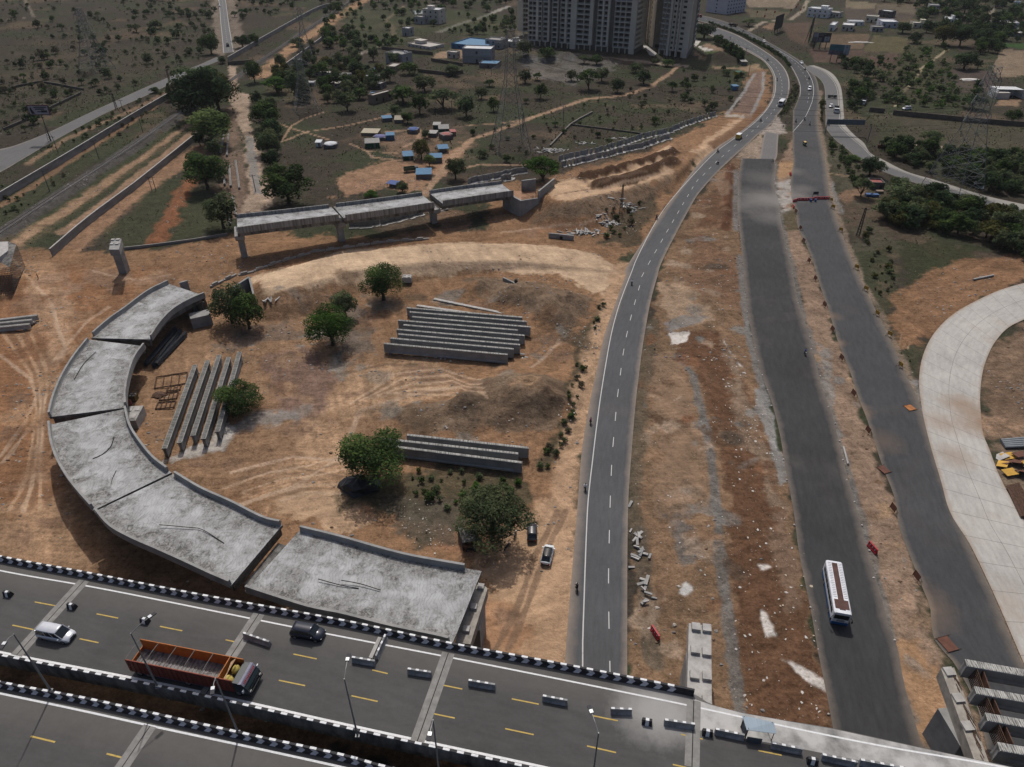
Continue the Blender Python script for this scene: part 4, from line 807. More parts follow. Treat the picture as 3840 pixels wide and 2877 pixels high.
# ================================================================== CURVED RAMP VIADUCT (five spans)
def wall_mb(m, p, q, z0, z1, t=.5, mi=0):
    d_ = (q-p).normalized(); n = Vector((-d_.y, d_.x, 0))*t/2; zz = z1 if hasattr(z1, '__len__') else (z1, z1)
    m.prism([(p+n)[:2], (q+n)[:2], (q-n)[:2], (p-n)[:2]], z0, [zz[0], zz[1], zz[1], zz[0]], mi); return m
rustc = mat('stained_concrete', (.085,.06,.045), .4, 1., world=True, c2=(.16,.14,.12))
def spans(root, data, th, ph, pier_at=(), ribbed=False, gd=1.5, ng=4):
    """data: (outer px, inner px, z0, z1) with the pixels on the parapet tops"""
    ends = []; sp = []
    for out_, inn, z0, z1 in data:
        o = resample_n(pxz(out_, z0+ph, z1+ph), 22); i = resample_n(pxz(inn, z0+ph, z1+ph), 22); sp.append((o, i, down(o, ph), down(i, ph)))
    lo2 = [([v.copy() for v in q[2]], [v.copy() for v in q[3]]) for q in sp]
    for k in range(len(sp)-1):
        for w in (0, 1):
            a, b = lo2[k][w], lo2[k+1][w]; gap = b[0]-a[-1]; e = .36 if gap.length < 3 else .06; a[-1] += gap*e; b[0] -= gap*e
    if not ribbed:
        for w, e in ((0, .6), (1, 2.6)): a = lo2[-1][w]; a[-1] += (a[-1]-a[-3]).normalized()*e
    for (o, i, lo, li), (xl, xi) in zip(sp, lo2):
        loft_deck(xl, xi, th, 'deck', [deckm, conc_rib if ribbed else conc_d], root, 22)
        for a, b in ((o, i), (i, o)):
            s = sgn(a, b); m = MB(); prof = [(-.02*s, -th*.96), (-.02*s, ph), (.38*s, ph), (.40*s, .3), (.5*s, .0), (.5*s, -.04), (.1*s, -th*.96)]
            if s > 0: prof = prof[::-1]
            m.sweep(down(a, ph), prof, 0); m.build('parapet', conc_rib if ribbed else conc, root)
        gm = MB()
        for k in range(ng):
            f = (k+.5)/ng; a = lo[0].lerp(li[0], f); b = lo[-1].lerp(li[-1], f); md_ = lo[11].lerp(li[11], f)
            gm.sweep([a-Vector((0, 0, th)), md_-Vector((0, 0, th)), b-Vector((0, 0, th))], [(-.3, 0), (-.3, -gd), (.3, -gd), (.3, 0)])
        gm.build('girder', conc_d, root)
        for k in (0, -1): m = MB(); wall_mb(m, lo[k].lerp(li[k], .04), lo[k].lerp(li[k], .96), lo[k].z-th-gd*.9, lo[k].z-th, .4); m.build('end_diaphragm', rustc, root)
        # starter bars at the two ends
        rb = MB()
        for a, b in ((lo[0], li[0]), (lo[-1], li[-1])):
            d = (b-a).normalized(); nn = Vector((-d.y, d.x, 0)); mid = (lo[10]+li[10])/2
            if nn.dot(a-mid) < 0: nn = -nn
            L_ = (b-a).length; q = .3
            while q < L_-.3:
                p = a+d*q+Vector((0, 0, -th*.5)); rb.bar(p, p+nn*rnd.uniform(.35, .6)+Vector((0, 0, rnd.uniform(0, .15))), .05); q += .3
        rb.build('starter_bars', rebar, root)
        ends.append(((lo[0]+li[0])/2, (lo[-1]+li[-1])/2, (lo[-1]-li[-1]), (lo[0]-li[0])))
    for k in range(len(ends)-1):
        p = (ends[k][1]+ends[k+1][0])/2; d = ends[k][2]
        pier_mb((2.4, 1.8), (min(9, d.length*.72), 2.6, 2.2), p.z-th-gd-.05, math.atan2(d.y, d.x), p).build('pier', conc_d if not ribbed else conc, root)
    return ends
ramp = thing('curved_viaduct', 'unfinished curved concrete viaduct of five spans sweeping left and round to meet the flyover', 'viaduct', (-60, 90, 0))
RD = [(XL('D',(1080,155),(950,220),(800,330),(700,400),(592,492)), XL('D',(1322,236),(1220,280),(1120,340),(1040,420),(977,512)), 5.6, 6.3),
      (XL('D',(558,530),(470,640),(390,770),(335,900),(306,1012)), XL('D',(932,563),(870,650),(832,760),(812,870),(814,945)), 6.35, 6.8),
      (XL('D',(305,1068),(320,1190),(360,1310),(430,1430),(500,1520),(578,1608)), XL('D',(812,968),(840,1080),(900,1180),(990,1290),(1082,1362)), 6.85, 7.4),
      (XL('D',(606,1635))+XL('G',(700,90),(840,170),(1000,240),(1200,330),(1350,400),(1475,453)), XL('D',(1132,1390),(1300,1490),(1500,1580))+XL('G',(1700,28),(1812,56)), 7.45, 8.7),
      (XL('G',(1582,487),(1760,545),(2000,620),(2209,662))+XL('H',(300,738),(600,800),(690,822)), XL('G',(1945,90),(2209,155))+XL('H',(400,265),(800,338)), 8.8, 10.3)]
re_ = spans(ramp, RD, .5, 1.1)
for i, (c, z, pts) in enumerate([('D',7.15,((600,1312),(660,1285),(715,1235),(738,1170))),('D',6.6,((480,800),(540,700),(620,620))),('D',7.2,((715,1520),(725,1450),(752,1390))),('G',8.3,((1030,88),(1220,105),(1310,120),(1450,208))),('G',9.6,((2060,440),(2209,480),(2320,500))),('H',9.9,((0,448),(120,470),(255,512)))]):
    p = [P(*X(c,*q), z+.06) for q in pts]; m = MB(); m.tube(resample(p, .8), .07, 5); one('cable', m, dark, 'dark loose cable lying on the curved viaduct deck, %s from the abutment end' % nth(i), 'cable', 'cables on the curved viaduct', tuple(p[0]))
# abutment and wing walls at the embankment end of the ramp
ab = thing('abutment', 'grey concrete abutment and wing wall where the curved viaduct meets the sandy embankment', 'abutment', tuple(P(*X('D',1400,400))))
m = MB(); a, b, c, d = [P(*X('D',*q), 6.4) for q in ((1330,262),(1500,203),(1612,135),(1160,170))]
wall_mb(m, P(*X('D',1480,215), 6.4), P(*X('D',1612,135), 6.9), -.3, (6.3, 6.9), .5); wall_mb(m, P(*X('D',1612,135), 6.9), P(*X('D',1640,245), 5.5), -.3, (6.9, 5.5), .5); m.build('wing_wall', conc, ab)
m = MB(); e0 = re_[0][0]; dd = re_[0][3].normalized(); wall_mb(m, e0-dd*6, e0+dd*6, -.3, 3.4, 1.6); m.build('front_wall', conc_d, ab)
m = MB(); m.box(tuple(P(*X('D',1310,440)))[:2]+(-.2,), (5, 3.2, 3.2), .5); m.build('bearing_block', conc, ab)
m = MB(); wall_mb(m, P(*X('D',1160,172), 6.2), P(*X('D',1212,158), 6.2), 0, 6.2, .5); m.build('return_wall', conc, ab)
# pedestal pier caps
def cap_thing(label, poly, zt, h, peds, ph=.45, ps=1.0, col=None, mats=None, z0=-.3):
    c = sum(poly, Vector((0, 0, 0)))/len(poly); t = thing('pier', label, 'bridge pier', (c.x, c.y, 0))
    m = MB(); m.prism([p[:2] for p in poly], zt-h, zt); m.build('cap', mats or conc_l, t)
    d = (poly[1]-poly[0]); rz = math.atan2(d.y, d.x)
    if col: m = MB(); m.box((c.x, c.y, z0), (col[0], col[1], zt-h-z0), rz); m.build('column', conc, t)
    for p in peds: m = MB(); m.box((p.x, p.y, zt), (ps, ps, ph), rz, 0, .94); m.build('pedestal', conc_l, t)
    return t
cap_thing('concrete pier with three bearing pedestals at the open end of the curved viaduct', [P(*X('H',*q), 7.8) for q in ((735,850),(835,862),(947,500),(925,482),(848,474))][:5], 7.8, 2.0, [P(*X('H',*q), 7.8) for q in ((903,495),(857,625),(810,770))], col=(2.4, 4.5), mats=mat('concrete_cap', (.27,.25,.22), .3, .9, world=True, bump=.2))
cap_thing('pale concrete pier cap with eight bearing pedestals beside the brown stripped ground', [P(*X('I',*q), 8.2) for q in ((40,725),(185,745),(189,1300),(25,1300))], 8.2, 1.8, [P(*X('I',*q), 8.2) for q in ((85,757),(155,765),(80,905),(153,918),(75,1068),(155,1075),(88,1225),(155,1232))], col=(3, 6), ps=1.25, ph=.5)
t = cap_thing('grey hammerhead pier standing alone on the bare red earth', [P(*q, 10.6) for q in ((418,896),(455,895),(446,936),(408,936))], 10.6, 1.9, [P(*q, 10.6) for q in ((424,901),(443,900),(420,917),(440,916))], ph=.3, ps=1., mats=conc)
cpos = P(461, 1026); m = MB(); m.box((cpos.x, cpos.y+1.2, -.3), (2.3, 2.4, 9.2), 0); m.build('column', conc, t)
# pier with scaffold at the left edge
cl = [P(*q, 8.6) for q in ((-60,908),(32,906),(30,940),(-60,1010))]
t = thing('formwork_pier', 'half built pier cap wrapped in steel scaffolding at the left edge of the photo', 'bridge pier', tuple(P(10,1060)))
m = MB(); m.prism([p[:2] for p in cl], 7.0, 8.6); m.build('cap', conc_l, t)
m = MB(); m.box(tuple(P(-30,1050))[:2]+(-.2,), (3, 3, 7.4)); m.build('column', conc_d, t)
m = MB(); A0, A1, B0, B1 = P(62,918,8.2), P(36,1003,7.4), P(94,1002,0), P(53,1103,0); C0, C1 = P(-40,1010,7.4), P(-40,1118,0)
for i in range(15):
    f = i/14; m.bar(A0.lerp(A1, f), B0.lerp(B1, f), .09); m.bar(A0.lerp(B0, f), A1.lerp(B1, f), .09); m.bar(A1.lerp(B1, f), C0.lerp(C1, f), .09); m.bar(A1.lerp(C0, f), B1.lerp(C1, f), .09)
m.build('scaffold', mat('scaffold_steel', (.06,.058,.055), .3, 2.), t)
m = MB(); m.quad(P(30,907,8.7), P(60,915,8.3), P(36,1003,7.5), P(4,985,7.2)); m.build('formwork', conc_d, t)
# ================================================================== STRAIGHT VIADUCT (three spans) in the middle distance
br = thing('straight_viaduct', 'straight three span concrete viaduct with ribbed parapets crossing the dirt track', 'viaduct', (-50, 220, 0))
BD = [(XL('A',(1527,1386),(1830,1355),(2125,1322)), XL('A',(1532,1472),(1850,1430),(2192,1388)), 10.6, 9.6),
      (XL('O',(-75,1250),(500,1178),(1040,1106)), XL('O',(52,1402),(600,1325),(1197,1237)), 9.5, 8.3),
      (XL('O',(1142,1080),(1600,1015),(2070,957)), XL('O',(1317,1217),(1800,1145))+[X('Q',158,1017)], 8.2, 7.1)]
be = spans(br, BD, .95, 1.05, ribbed=True, gd=1.35)
e = be[0][0]; dd = be[0][3]; pier_mb((2.4, 1.8), (8, 2.6, 2.2), e.z-2.3, math.atan2(dd.y, dd.x), e).build('pier', conc, br)
ab2 = thing('abutment', 'tall grey concrete abutment box at the right end of the straight viaduct', 'abutment', tuple(P(*X('Q',260,1365))))
g0, g1, g2, g3 = [P(*X('Q',*q)) for q in ((30,1240),(262,1368),(475,1345),(672,1186))]
far_ = Vector((g3.x+1, g3.y+11, 0))
m = MB(); wall_mb(m, g0, g1, -.3, 6.1, .8); m.build('front_wall', conc, ab2)
m = MB(); wall_mb(m, g1, g2, -.3, (6.2, 6.5), .6); m.build('side_wall', conc, ab2)
m = MB(); wall_mb(m, g2, g3, -.3, (8.9, 9.3), .6); m.build('wing_wall', conc, ab2)
f0, f1 = P(*X('Q',262,888), 9.0), P(*X('Q',446,864), 9.2); m = MB(); wall_mb(m, f0, f1, 0, (9.0, 9.2), .6); m.build('wing_wall', conc, ab2)
m = MB(); bx_ = [g0+Vector((.3,.6,0)), g1+Vector((.4,.6,0)), g2+Vector((-.4,.6,0)), Vector((g2.x-1, f0.y, 0)), Vector((g0.x, f0.y, 0))]; m.prism([p[:2] for p in bx_], -.3, 5.2); m.build('earth_fill', mat('fill_earth', (.25,.14,.08), .25, .6, world=True), ab2)
m = MB()
for i in range(26):
    f = i/25; p = g1.lerp(g2, f); m.bar(p+Vector((0, .2, 6.2)), p+Vector((rnd.uniform(-.1,.1), .2, 7.4)), .05)
    p = Vector((g2.x, g2.y, 0)).lerp(Vector((f0.x, f0.y, 0)), f); m.bar(p+Vector((0, 0, 5.2)), p+Vector((0, 0, 7.2)), .05)
m.build('starter_bars', rebar, ab2)
# ================================================================== PRECAST GIRDERS lying on the ground
def girder(label, p, q, zt, group, top=None, w_=.62, name='precast_girder', mats=None):
    d = (q-p); L_ = math.hypot(d.x, d.y); c = (p+q)/2
    t = thing(name, label, 'girder', (c.x, c.y, 0), math.atan2(d.y, d.x), group); x = L_/2; b = .3; mt = mats or [conc, top or ribtop]
    m = MB(); prof = [(-.34, b), (-.34, b+.3), (-.13, b+.52), (-.13, zt-.42), (-w_/2, zt-.24), (-w_/2, zt), (w_/2, zt), (w_/2, zt-.24), (.13, zt-.42), (.13, b+.52), (.34, b+.3), (.34, b)]
    m.sweep([Vector((-x, 0, 0)), Vector((0, 0, 0)), Vector((x, 0, 0))], prof[::-1], 0)
    for e_ in (-1, 1): m.box((e_*(x-.8), 0, b), (1.6, .62, zt-b-.1))
    m.build('beam', mt, t, world=False)
    m = MB(); k = -x+.1
    while k < x-.1: m.box((k, 0, zt), (.07, w_*.8, .1)); k += .2
    m.box((0, 0, zt), (L_-.1, w_*.96, .012)); m.build('stirrups', mt[1], t, world=False)
    for e_ in (-1, 1): m = MB(); m.box((e_*(x-1.5), 0, -.1), (.5, .9, .4)); m.build('timber_support', conc_d, t, world=False)
    return t
mid = [((424,335),(1172,397)),((441,362),(1200,425)),((459,393),(1224,460)),((368,416),(1140,480)),((402,446),(1187,515)),((360,475),(1150,545)),((366,505),(1156,575)),((318,532),(1115,602)),((275,566),(1076,638))]
for i, (a, b) in enumerate(mid):
    girder('precast girder in the stack of nine, %s row from the far side' % nth(i), P(*X('E',*a), 2.75), P(*X('E',*b), 2.75), 2.75, 'nine girders in the middle of the yard')
for i, (a, b) in enumerate([((425,1157),(1212,1242)),((250,1180),(1145,1279)),((300,1228),(1170,1337))]):
    girder('precast girder beside the big tree, %s of three from the far side' % nth(i), P(*X('E',*a), 2.75), P(*X('E',*b), 2.75), 2.75, 'three girders beside the big tree')
for i, (a, b) in enumerate([((1262,705),(1062,1248)),((1343,677),(1160,1208)),((1418,641),(1247,1162)),((1480,655),(1315,1183)),((1550,622),(1405,1137))]):
    girder('precast girder inside the curved viaduct, %s from the left of five' % nth(i), P(*X('D',*a), 2.5), P(*X('D',*b), 2.5), 2.5, 'five girders inside the curved viaduct', ribtop2, 1.05)
steel = mat('steel_girder', (.045,.055,.07), .4, 1.5, .5, metal=.3, world=True); 
for i, (a, b) in enumerate([((1135,458),(935,690)),((1165,470),(985,700)),((1200,490),(1010,690))]):
    girder('dark steel girder lying under the curved viaduct, %s from the left' % nth(i), P(*X('D',*a), 1.3), P(*X('D',*b), 1.3), 1.3, 'steel girders under the curved viaduct', None, .5, 'steel_girder', [steel, steel])
for i, (a, b, z) in enumerate([((-120,470),(190,440),1.6),((-120,445),(205,412),1.6),((-120,425),(240,382),1.7),((-120,462),(225,425),.7)]):
    girder('pale concrete beam in the heap at the left edge, %s from the front' % nth(i), P(*X('D',*a), z), P(*X('D',*b), z), z, 'beams heaped at the left edge', conc_l, .8, 'concrete_beam', [conc_l, conc_l])
# new span being built at the lower right: pier cap, girders and shutter grids
cpz = 8.2
t = cap_thing('broad pier cap with rusty bars under the new girders in the lower right corner', [P(*X('I',*q), cpz) for q in ((1672,1018),(1757,1012),(2010,1700),(1920,1700))], cpz, 2.0, [P(*X('I',*q), cpz) for q in ((1722,1042),(1780,1213),(1840,1395))], col=(3, 5), mats=mat('concrete_cap', (.27,.25,.22)), ps=1.3, ph=.3)
m = MB()
for k in range(26):
    f = rnd.random(); p = P(*X('I', 1740+f*190, 1030+f*560), cpz+.1); m.bar(p, p+Vector((rnd.uniform(-.3,.3), -rnd.uniform(.8,3), rnd.uniform(0,.15))), .06)
m.build('loose_bars', rebar, t)
gt = [((1833,980),(2500,1098)),((1893,1157),(2600,1285)),((1965,1330),(2700,1465)),((2045,1522),(2800,1660))]
gp = []
for i, (a, b) in enumerate(gt):
    p, q = P(*X('I',*a), 10.8), P(*X('I',*b), 10.8); gp.append((p, q)); d = q-p
    tt = thing('precast_girder', 'ribbed bridge girder on the lower right pier cap, %s from the far side' % nth(i), 'girder', (p.x, p.y, cpz), math.atan2(d.y, d.x), 'girders set on the lower right pier cap')
    L_ = math.hypot(d.x, d.y); m = MB(); h = 2.6
    prof = [(-.4,.05),(-.4,.4),(-.15,.6),(-.15,h-.5),(-.55,h-.3),(-.55,h),(.55,h),(.55,h-.3),(.15,h-.5),(.15,.6),(.4,.4),(.4,.05)]
    m.sweep([Vector((0,0,0)), Vector((L_/2,0,0)), Vector((L_,0,0))], prof[::-1]); m.box((.7,0,.05),(1.4,.9,h-.06)); m.build('beam', conc, tt, world=False)
    m = MB(); k = .2
    while k < L_: m.box((k,0,h),(.1,.95,.1)); k += .26
    m.box((L_/2,0,h),(L_,1.08,.012)); m.build('stirrups', ribtop, tt, world=False)
for i in range(3):
    p, q = gp[i][0], gp[i+1][0]; d = q-p; rz = math.atan2(d.y, d.x); tt = thing('shutter_grid', 'rusty shuttering grid between girder ends at lower right, %s from far side' % nth(i), 'shuttering', (p.x+.8, p.y, cpz), rz, 'shuttering grids between the new girders')
    L_ = d.length; m = MB()
    for k in range(12): m.bar(Vector((.6+(L_-1.2)*k/11, .2, .2)), Vector((.6+(L_-1.2)*k/11, .5, 2.4)), .09)
    for k in range(8): m.bar(Vector((.6, .2+.3*k/7, .2+2.2*k/7)), Vector((L_-.6, .2+.3*k/7, .2+2.2*k/7)), .09)
    m.build('grid', rebar, tt, world=False)
    m = MB(); m.box((L_/2, 1.3, .2), (L_-1.3, .12, 2.1)); m.build('back_panel', mat('rust_board', (.085,.045,.03), .35, 1.5), tt, world=False)
# ================================================================== VEHICLES
glass = mat('tinted_glass', (.012,.016,.018), .2, 1., .08, spec=.6)
rubber = mat('rubber', (.018,.018,.018), .2, 3., .8)
rimm = mat('rim_metal', (.30,.30,.31), .1, 3., .35, metal=.7)
lampm = mat('lamp_lens', (.55,.55,.52), .1, 3., .15, spec=.6)
tailm = mat('tail_lens', (.28,.02,.02), .1, 3., .2, spec=.6)
trim = mat('black_trim', (.02,.02,.022), .2, 3., .5)
def paint(name, c, metal=0., rough=.3): return mat('paint_'+name, c, .06, .8, rough, metal=metal, spec=.6)
p_silver = paint('silver', (.50,.52,.56), .2, .3); p_navy = paint('navy', (.018,.022,.036), .3, .22); p_grey = paint('dark_grey', (.05,.05,.055), .4, .25); p_white = paint('white', (.62,.64,.66), 0, .3)
p_red = paint('red', (.26,.03,.018)); p_orange = mat('orange_paint', (.34,.11,.02), .25, 1.5, .6); p_teal = paint('teal', (.012,.024,.030)); p_black = paint('black', (.015,.015,.017)); p_blue = paint('blue', (.02,.085,.24)); p_green = paint('green', (.02,.055,.02)); p_yellow = paint('yellow', (.45,.30,.04)); p_cream = paint('cream', (.5,.46,.36))
def ring(mb, rings, mi=0, caps=True):
    n = len(rings[0]); vs = [v for r in rings for v in r]; fs = []
    for i in range(len(rings)-1):
        for k in range(n): fs.append((i*n+k, (i+1)*n+k, (i+1)*n+(k+1) % n, i*n+(k+1) % n))
    if caps: fs += [tuple(range(n)), tuple((len(rings)-1)*n+k for k in range(n-1, -1, -1))]
    return mb.add(vs, fs, mi)
def wheel(t, x, y, r, w_=.22, name='wheel'):
    m = MB(); m.tube([(x, y-w_/2, r), (x, y+w_/2, r)], r, 14); o = m.build(name, rubber, t, world=False)
    m = MB(); s = 1 if y > 0 else -1; m.tube([(x, y+s*(w_/2-.03), r), (x, y+s*(w_/2+.015), r)], r*.62, 10); m.build('rim', rimm, o, world=False); return o
STY = dict(mpv=dict(hood=.86, hl=.19, ws=.17, rear=.02, rl=.05), suv=dict(hood=.98, hl=.22, ws=.14, rear=.03, rl=.05), sedan=dict(hood=.88, hl=.25, ws=.16, rear=.17, rl=.14), hatch=dict(hood=.9, hl=.2, ws=.17, rear=.03, rl=.14))
def car(label, u0, u1, z, pm, L_=4.5, W=1.78, H_=1.6, style='suv', cat='car', group=None, roof=None):
    """u0 = rear, u1 = front pixel of the footprint centre line"""
    a, b = P(*u0, z), P(*u1, z); d = b-a; rz = math.atan2(d.y, d.x); c = (a+b)/2; S = STY[style]
    t = thing(cat.replace(' ', '_') if cat != 'car' else 'car', label, cat, tuple(c), rz, group); w_ = W/2; h = S['hood']
    xr, xf = -L_/2, L_/2; xh = xf-L_*S['hl']; xrb = xr+L_*S['rear']; m = MB(); m.smooth = True
    def sec(x, zb, k, z0=.25): return [(x, -w_*k, z0), (x, -w_*k, zb-.12), (x, -w_*k+.1, zb), (x, 0, zb+.03), (x, w_*k-.1, zb), (x, w_*k, zb-.12), (x, w_*k, z0)]
    belt = h+.06
    ring(m, [sec(xr, belt-.12, .86, .35), sec(xr+.15, belt, .95), sec(xr+.8, belt, 1.), sec(xh, belt, 1.), sec(xh+.3, h, .99), sec(xf-.3, h-.1, .93), sec(xf, h-.28, .78, .32)])
    m.build('body', [pm], t, world=False)
    # greenhouse: glass band, painted roof and pillars
    x0, x1 = xrb+.06, xh+.1; r0, r1 = x0+L_*S['rl'], x1-L_*S['ws']; kw = .80; m = MB()
    lo = [(x0, -w_+.1, belt), (x1, -w_+.14, belt), (x1, w_-.14, belt), (x0, w_-.1, belt)]; hi = [(r0, -w_*kw, H_-.06), (r1, -w_*kw, H_-.06), (r1, w_*kw, H_-.06), (r0, w_*kw, H_-.06)]
    m.add(lo+hi, [(0,1,5,4),(1,2,6,5),(2,3,7,6),(3,0,4,7),(4,5,6,7)]); m.build('window_glass', glass, t, world=False)
    m = MB(); m.smooth = True; ring(m, [[(x, -w_*kw*k-.02, H_-.09), (x, -w_*kw*k*.9, H_), (x, 0, H_+.03), (x, w_*kw*k*.9, H_), (x, w_*kw*k+.02, H_-.09)] for x, k in ((r0-.05, .95), (r0+.3, 1), ((r0+r1)/2, 1.02), (r1-.2, 1), (r1+.05, .94))]); m.build('roof', roof or pm, t, world=False)
    m = MB()
    for i in range(4): m.tube([lo[i], hi[i]], .055, 4)
    for f in (.38, .68):
        for q, p in ((0, 1), (3, 2)): m.tube([Vector(lo[q]).lerp(Vector(lo[p]), f), Vector(hi[q]).lerp(Vector(hi[p]), f)], .045, 4)
    m.build('pillars', pm, t, world=False)
    for x in (xr+.78, xf-.85):
        for y in (-w_+.1, w_-.1): wheel(t, x, y, .33)
    for y in (-w_*.62, w_*.62):
        m = MB(); m.box((xf-.1, y, h-.42), (.16, .34, .16)); m.build('headlight', lampm, t, world=False)
        m = MB(); m.box((xr+.05, y*1.05, belt-.42), (.12, .24, .26)); m.build('tail_light', tailm, t, world=False)
        m = MB(); s = 1 if y > 0 else -1; m.box((x1-.35, s*(w_+.1), belt), (.14, .22, .16)); m.build('mirror', pm, t, world=False)
    m = MB(); m.box((xf-.04, 0, .32), (.1, W*.6, .2)); m.box((xr+.02, 0, .34), (.1, W*.75, .18)); m.build('bumper', trim, t, world=False)
    m = MB(); m.box((xf-.02, 0, .55), (.06, W*.42, .16)); m.build('grille', trim, t, world=False)
    return t
K = 1.06
car('silver people carrier driving along the flyover behind the red truck', X('G',262,788), X('G',485,832), ZD, p_silver, 4.75*K, 1.8*K, 1.72*K, 'mpv')
car('dark blue car on the flyover next to the chevron barrier', X('G',1890,782), X('G',2105,822), ZD, p_navy, 4.35*K, 1.8*K, 1.62*K, 'suv')
car('dark grey car parked on the sand under the thorn tree, next to a silver car', X('H',1234,192), X('H',1234,112), 0, p_grey, 4.2, 1.78, 1.6, 'hatch')
car('pale silver car with black glass roof parked on the sand by the road edge', X('H',1322,345), X('H',1345,247), 0, paint('pale', (.60,.63,.66), 0, .3), 4.4, 1.82, 1.55, 'hatch', roof=glass)
car('white car on the right hand road beside the planted median near the side track', X('J',1035,528), X('J',1075,562), 0, p_white, 4.3, 1.75, 1.5, 'sedan')
car('white car where the right hand road splits from the service road', X('J',1515,805), X('J',1558,845), 0, p_white, 4.4, 1.75, 1.5, 'sedan')
car('white car with dark windows on the right hand road beside the split island', X('J',1645,1135), X('J',1635,1195), 0, p_white, 4.6, 1.85, 1.75, 'suv')
car('silver hatchback on the service road beside the white truck', X('J',1925,1370), X('J',1910,1405), 0, p_silver, 4., 1.75, 1.5, 'hatch')
car('white car parked behind the long brown wall near the footpath', X('K',745,1415), X('K',625,1425), 0, p_white, 4.6, 1.8, 1.75, 'suv')
car('white car far up the straight road at the top left', X('A',1421,52), X('A',1423,36), 0, p_white, 4.3, 1.75, 1.55, 'sedan')
def lorry(name, label, cat, u0, u1, z, L_, W, bedm, cabm, cab=1.7, bedh=1.0, deckh=1.05, cabh=2.3, load=None, group=None, axles=(.16, .3, .82)):
    a, b = P(*u0, z), P(*u1, z); d = b-a; c = (a+b)/2; t = thing(name, label, cat, tuple(c), math.atan2(d.y, d.x), group); x0, x1, w_ = -L_/2, L_/2, W/2
    m = MB(); m.box(((x0+x1-cab)/2, 0, deckh-.15), (L_-cab, W, .15)); m.build('load_floor', mat('truck_floor', (.12,.11,.105), .3, 1.2, stretch=(3,.3,1)), t, world=False)
    m = MB(); xb = x1-cab-.12
    for s in (-1, 1): m.box(((x0+xb)/2, s*(w_-.04), deckh), (xb-x0, .08, bedh))
    m.box((x0+.04, 0, deckh), (.08, W, bedh)); m.box((xb-.04, 0, deckh), (.08, W, bedh)); m.build('side_walls', bedm, t, world=False)
    m = MB(); ring(m, [[(x, -w_*.96, .55), (x, -w_*.96, zz), (x, w_*.96, zz), (x, w_*.96, .55)] for x, zz in ((x1-cab, cabh), (x1-.25, cabh), (x1-.02, cabh*.62), (x1, .6))]); m.build('cab', cabm, t, world=False)
    m = MB(); m.add([(x1-.2, -w_*.85, cabh-.1), (x1-.2, w_*.85, cabh-.1), (x1, w_*.85, cabh*.62), (x1, -w_*.85, cabh*.62)], [(0,1,2,3)]); m.build('windscreen', glass, t, world=False)
    for f in axles:
        for s in (-1, 1): wheel(t, x0+L_*f, s*(w_-.2), .46, .3)
    if load: m = MB(); m.blob(((x0+xb)/2, 0, deckh), ((xb-x0)*.46, w_*.9, bedh*1.3), 4, n=12); m.build('load', load, t, world=False)
    return t
lorry('truck', 'white cab truck with empty grey load bed on the service road', 'truck', X('J',1985,1375), X('J',1985,1520), 0, 8, 2.5, mat('grey_panel', (.16,.16,.16), .3, 2.), p_white)
lorry('pickup', 'dark pickup crossing the service road above the silver hatchback', 'pickup', X('J',1890,1265), X('J',1970,1270), 0, 4.6, 1.8, p_grey, p_black, 1.6, .5, .75, 1.7, axles=(.2, .8))
lorry('truck', 'red truck far up the road beside the apartment tower', 'truck', X('J',175,205), X('J',248,235), 0, 8, 2.5, p_red, p_red, load=mat('dark_load', (.05,.02,.018), .3, 2.))
lorry('truck', 'truck with dark green bushy load on the far right hand road', 'truck', X('J',690,350), X('J',615,340), 0, 6, 2.4, p_black, p_black, load=mat('fodder', (.04,.05,.025), .4, 3.))
lorry('truck', 'small grey truck standing among trees right of the service road', 'truck', X('K',150,1310), X('K',95,1385), 0, 6.5, 2.5, mat('grey_panel', (.2,.2,.2)), p_white)
lorry('tempo_truck', 'green sided small truck parked beside the blue roofed grey hut', 'truck', X('O',825,850), X('O',985,835), 0, 6., 2.2, p_green, p_black, 1.3, 1.1, .9, 2.0, axles=(.2, .85))
lorry('cargo_van', 'black vehicle at the near end of the straight road at top left', 'truck', X('A',1474,290), X('A',1476,312), 0, 4.5, 2., p_black, p_black, 1.5, 1., .8, 1.8, axles=(.2, .8))
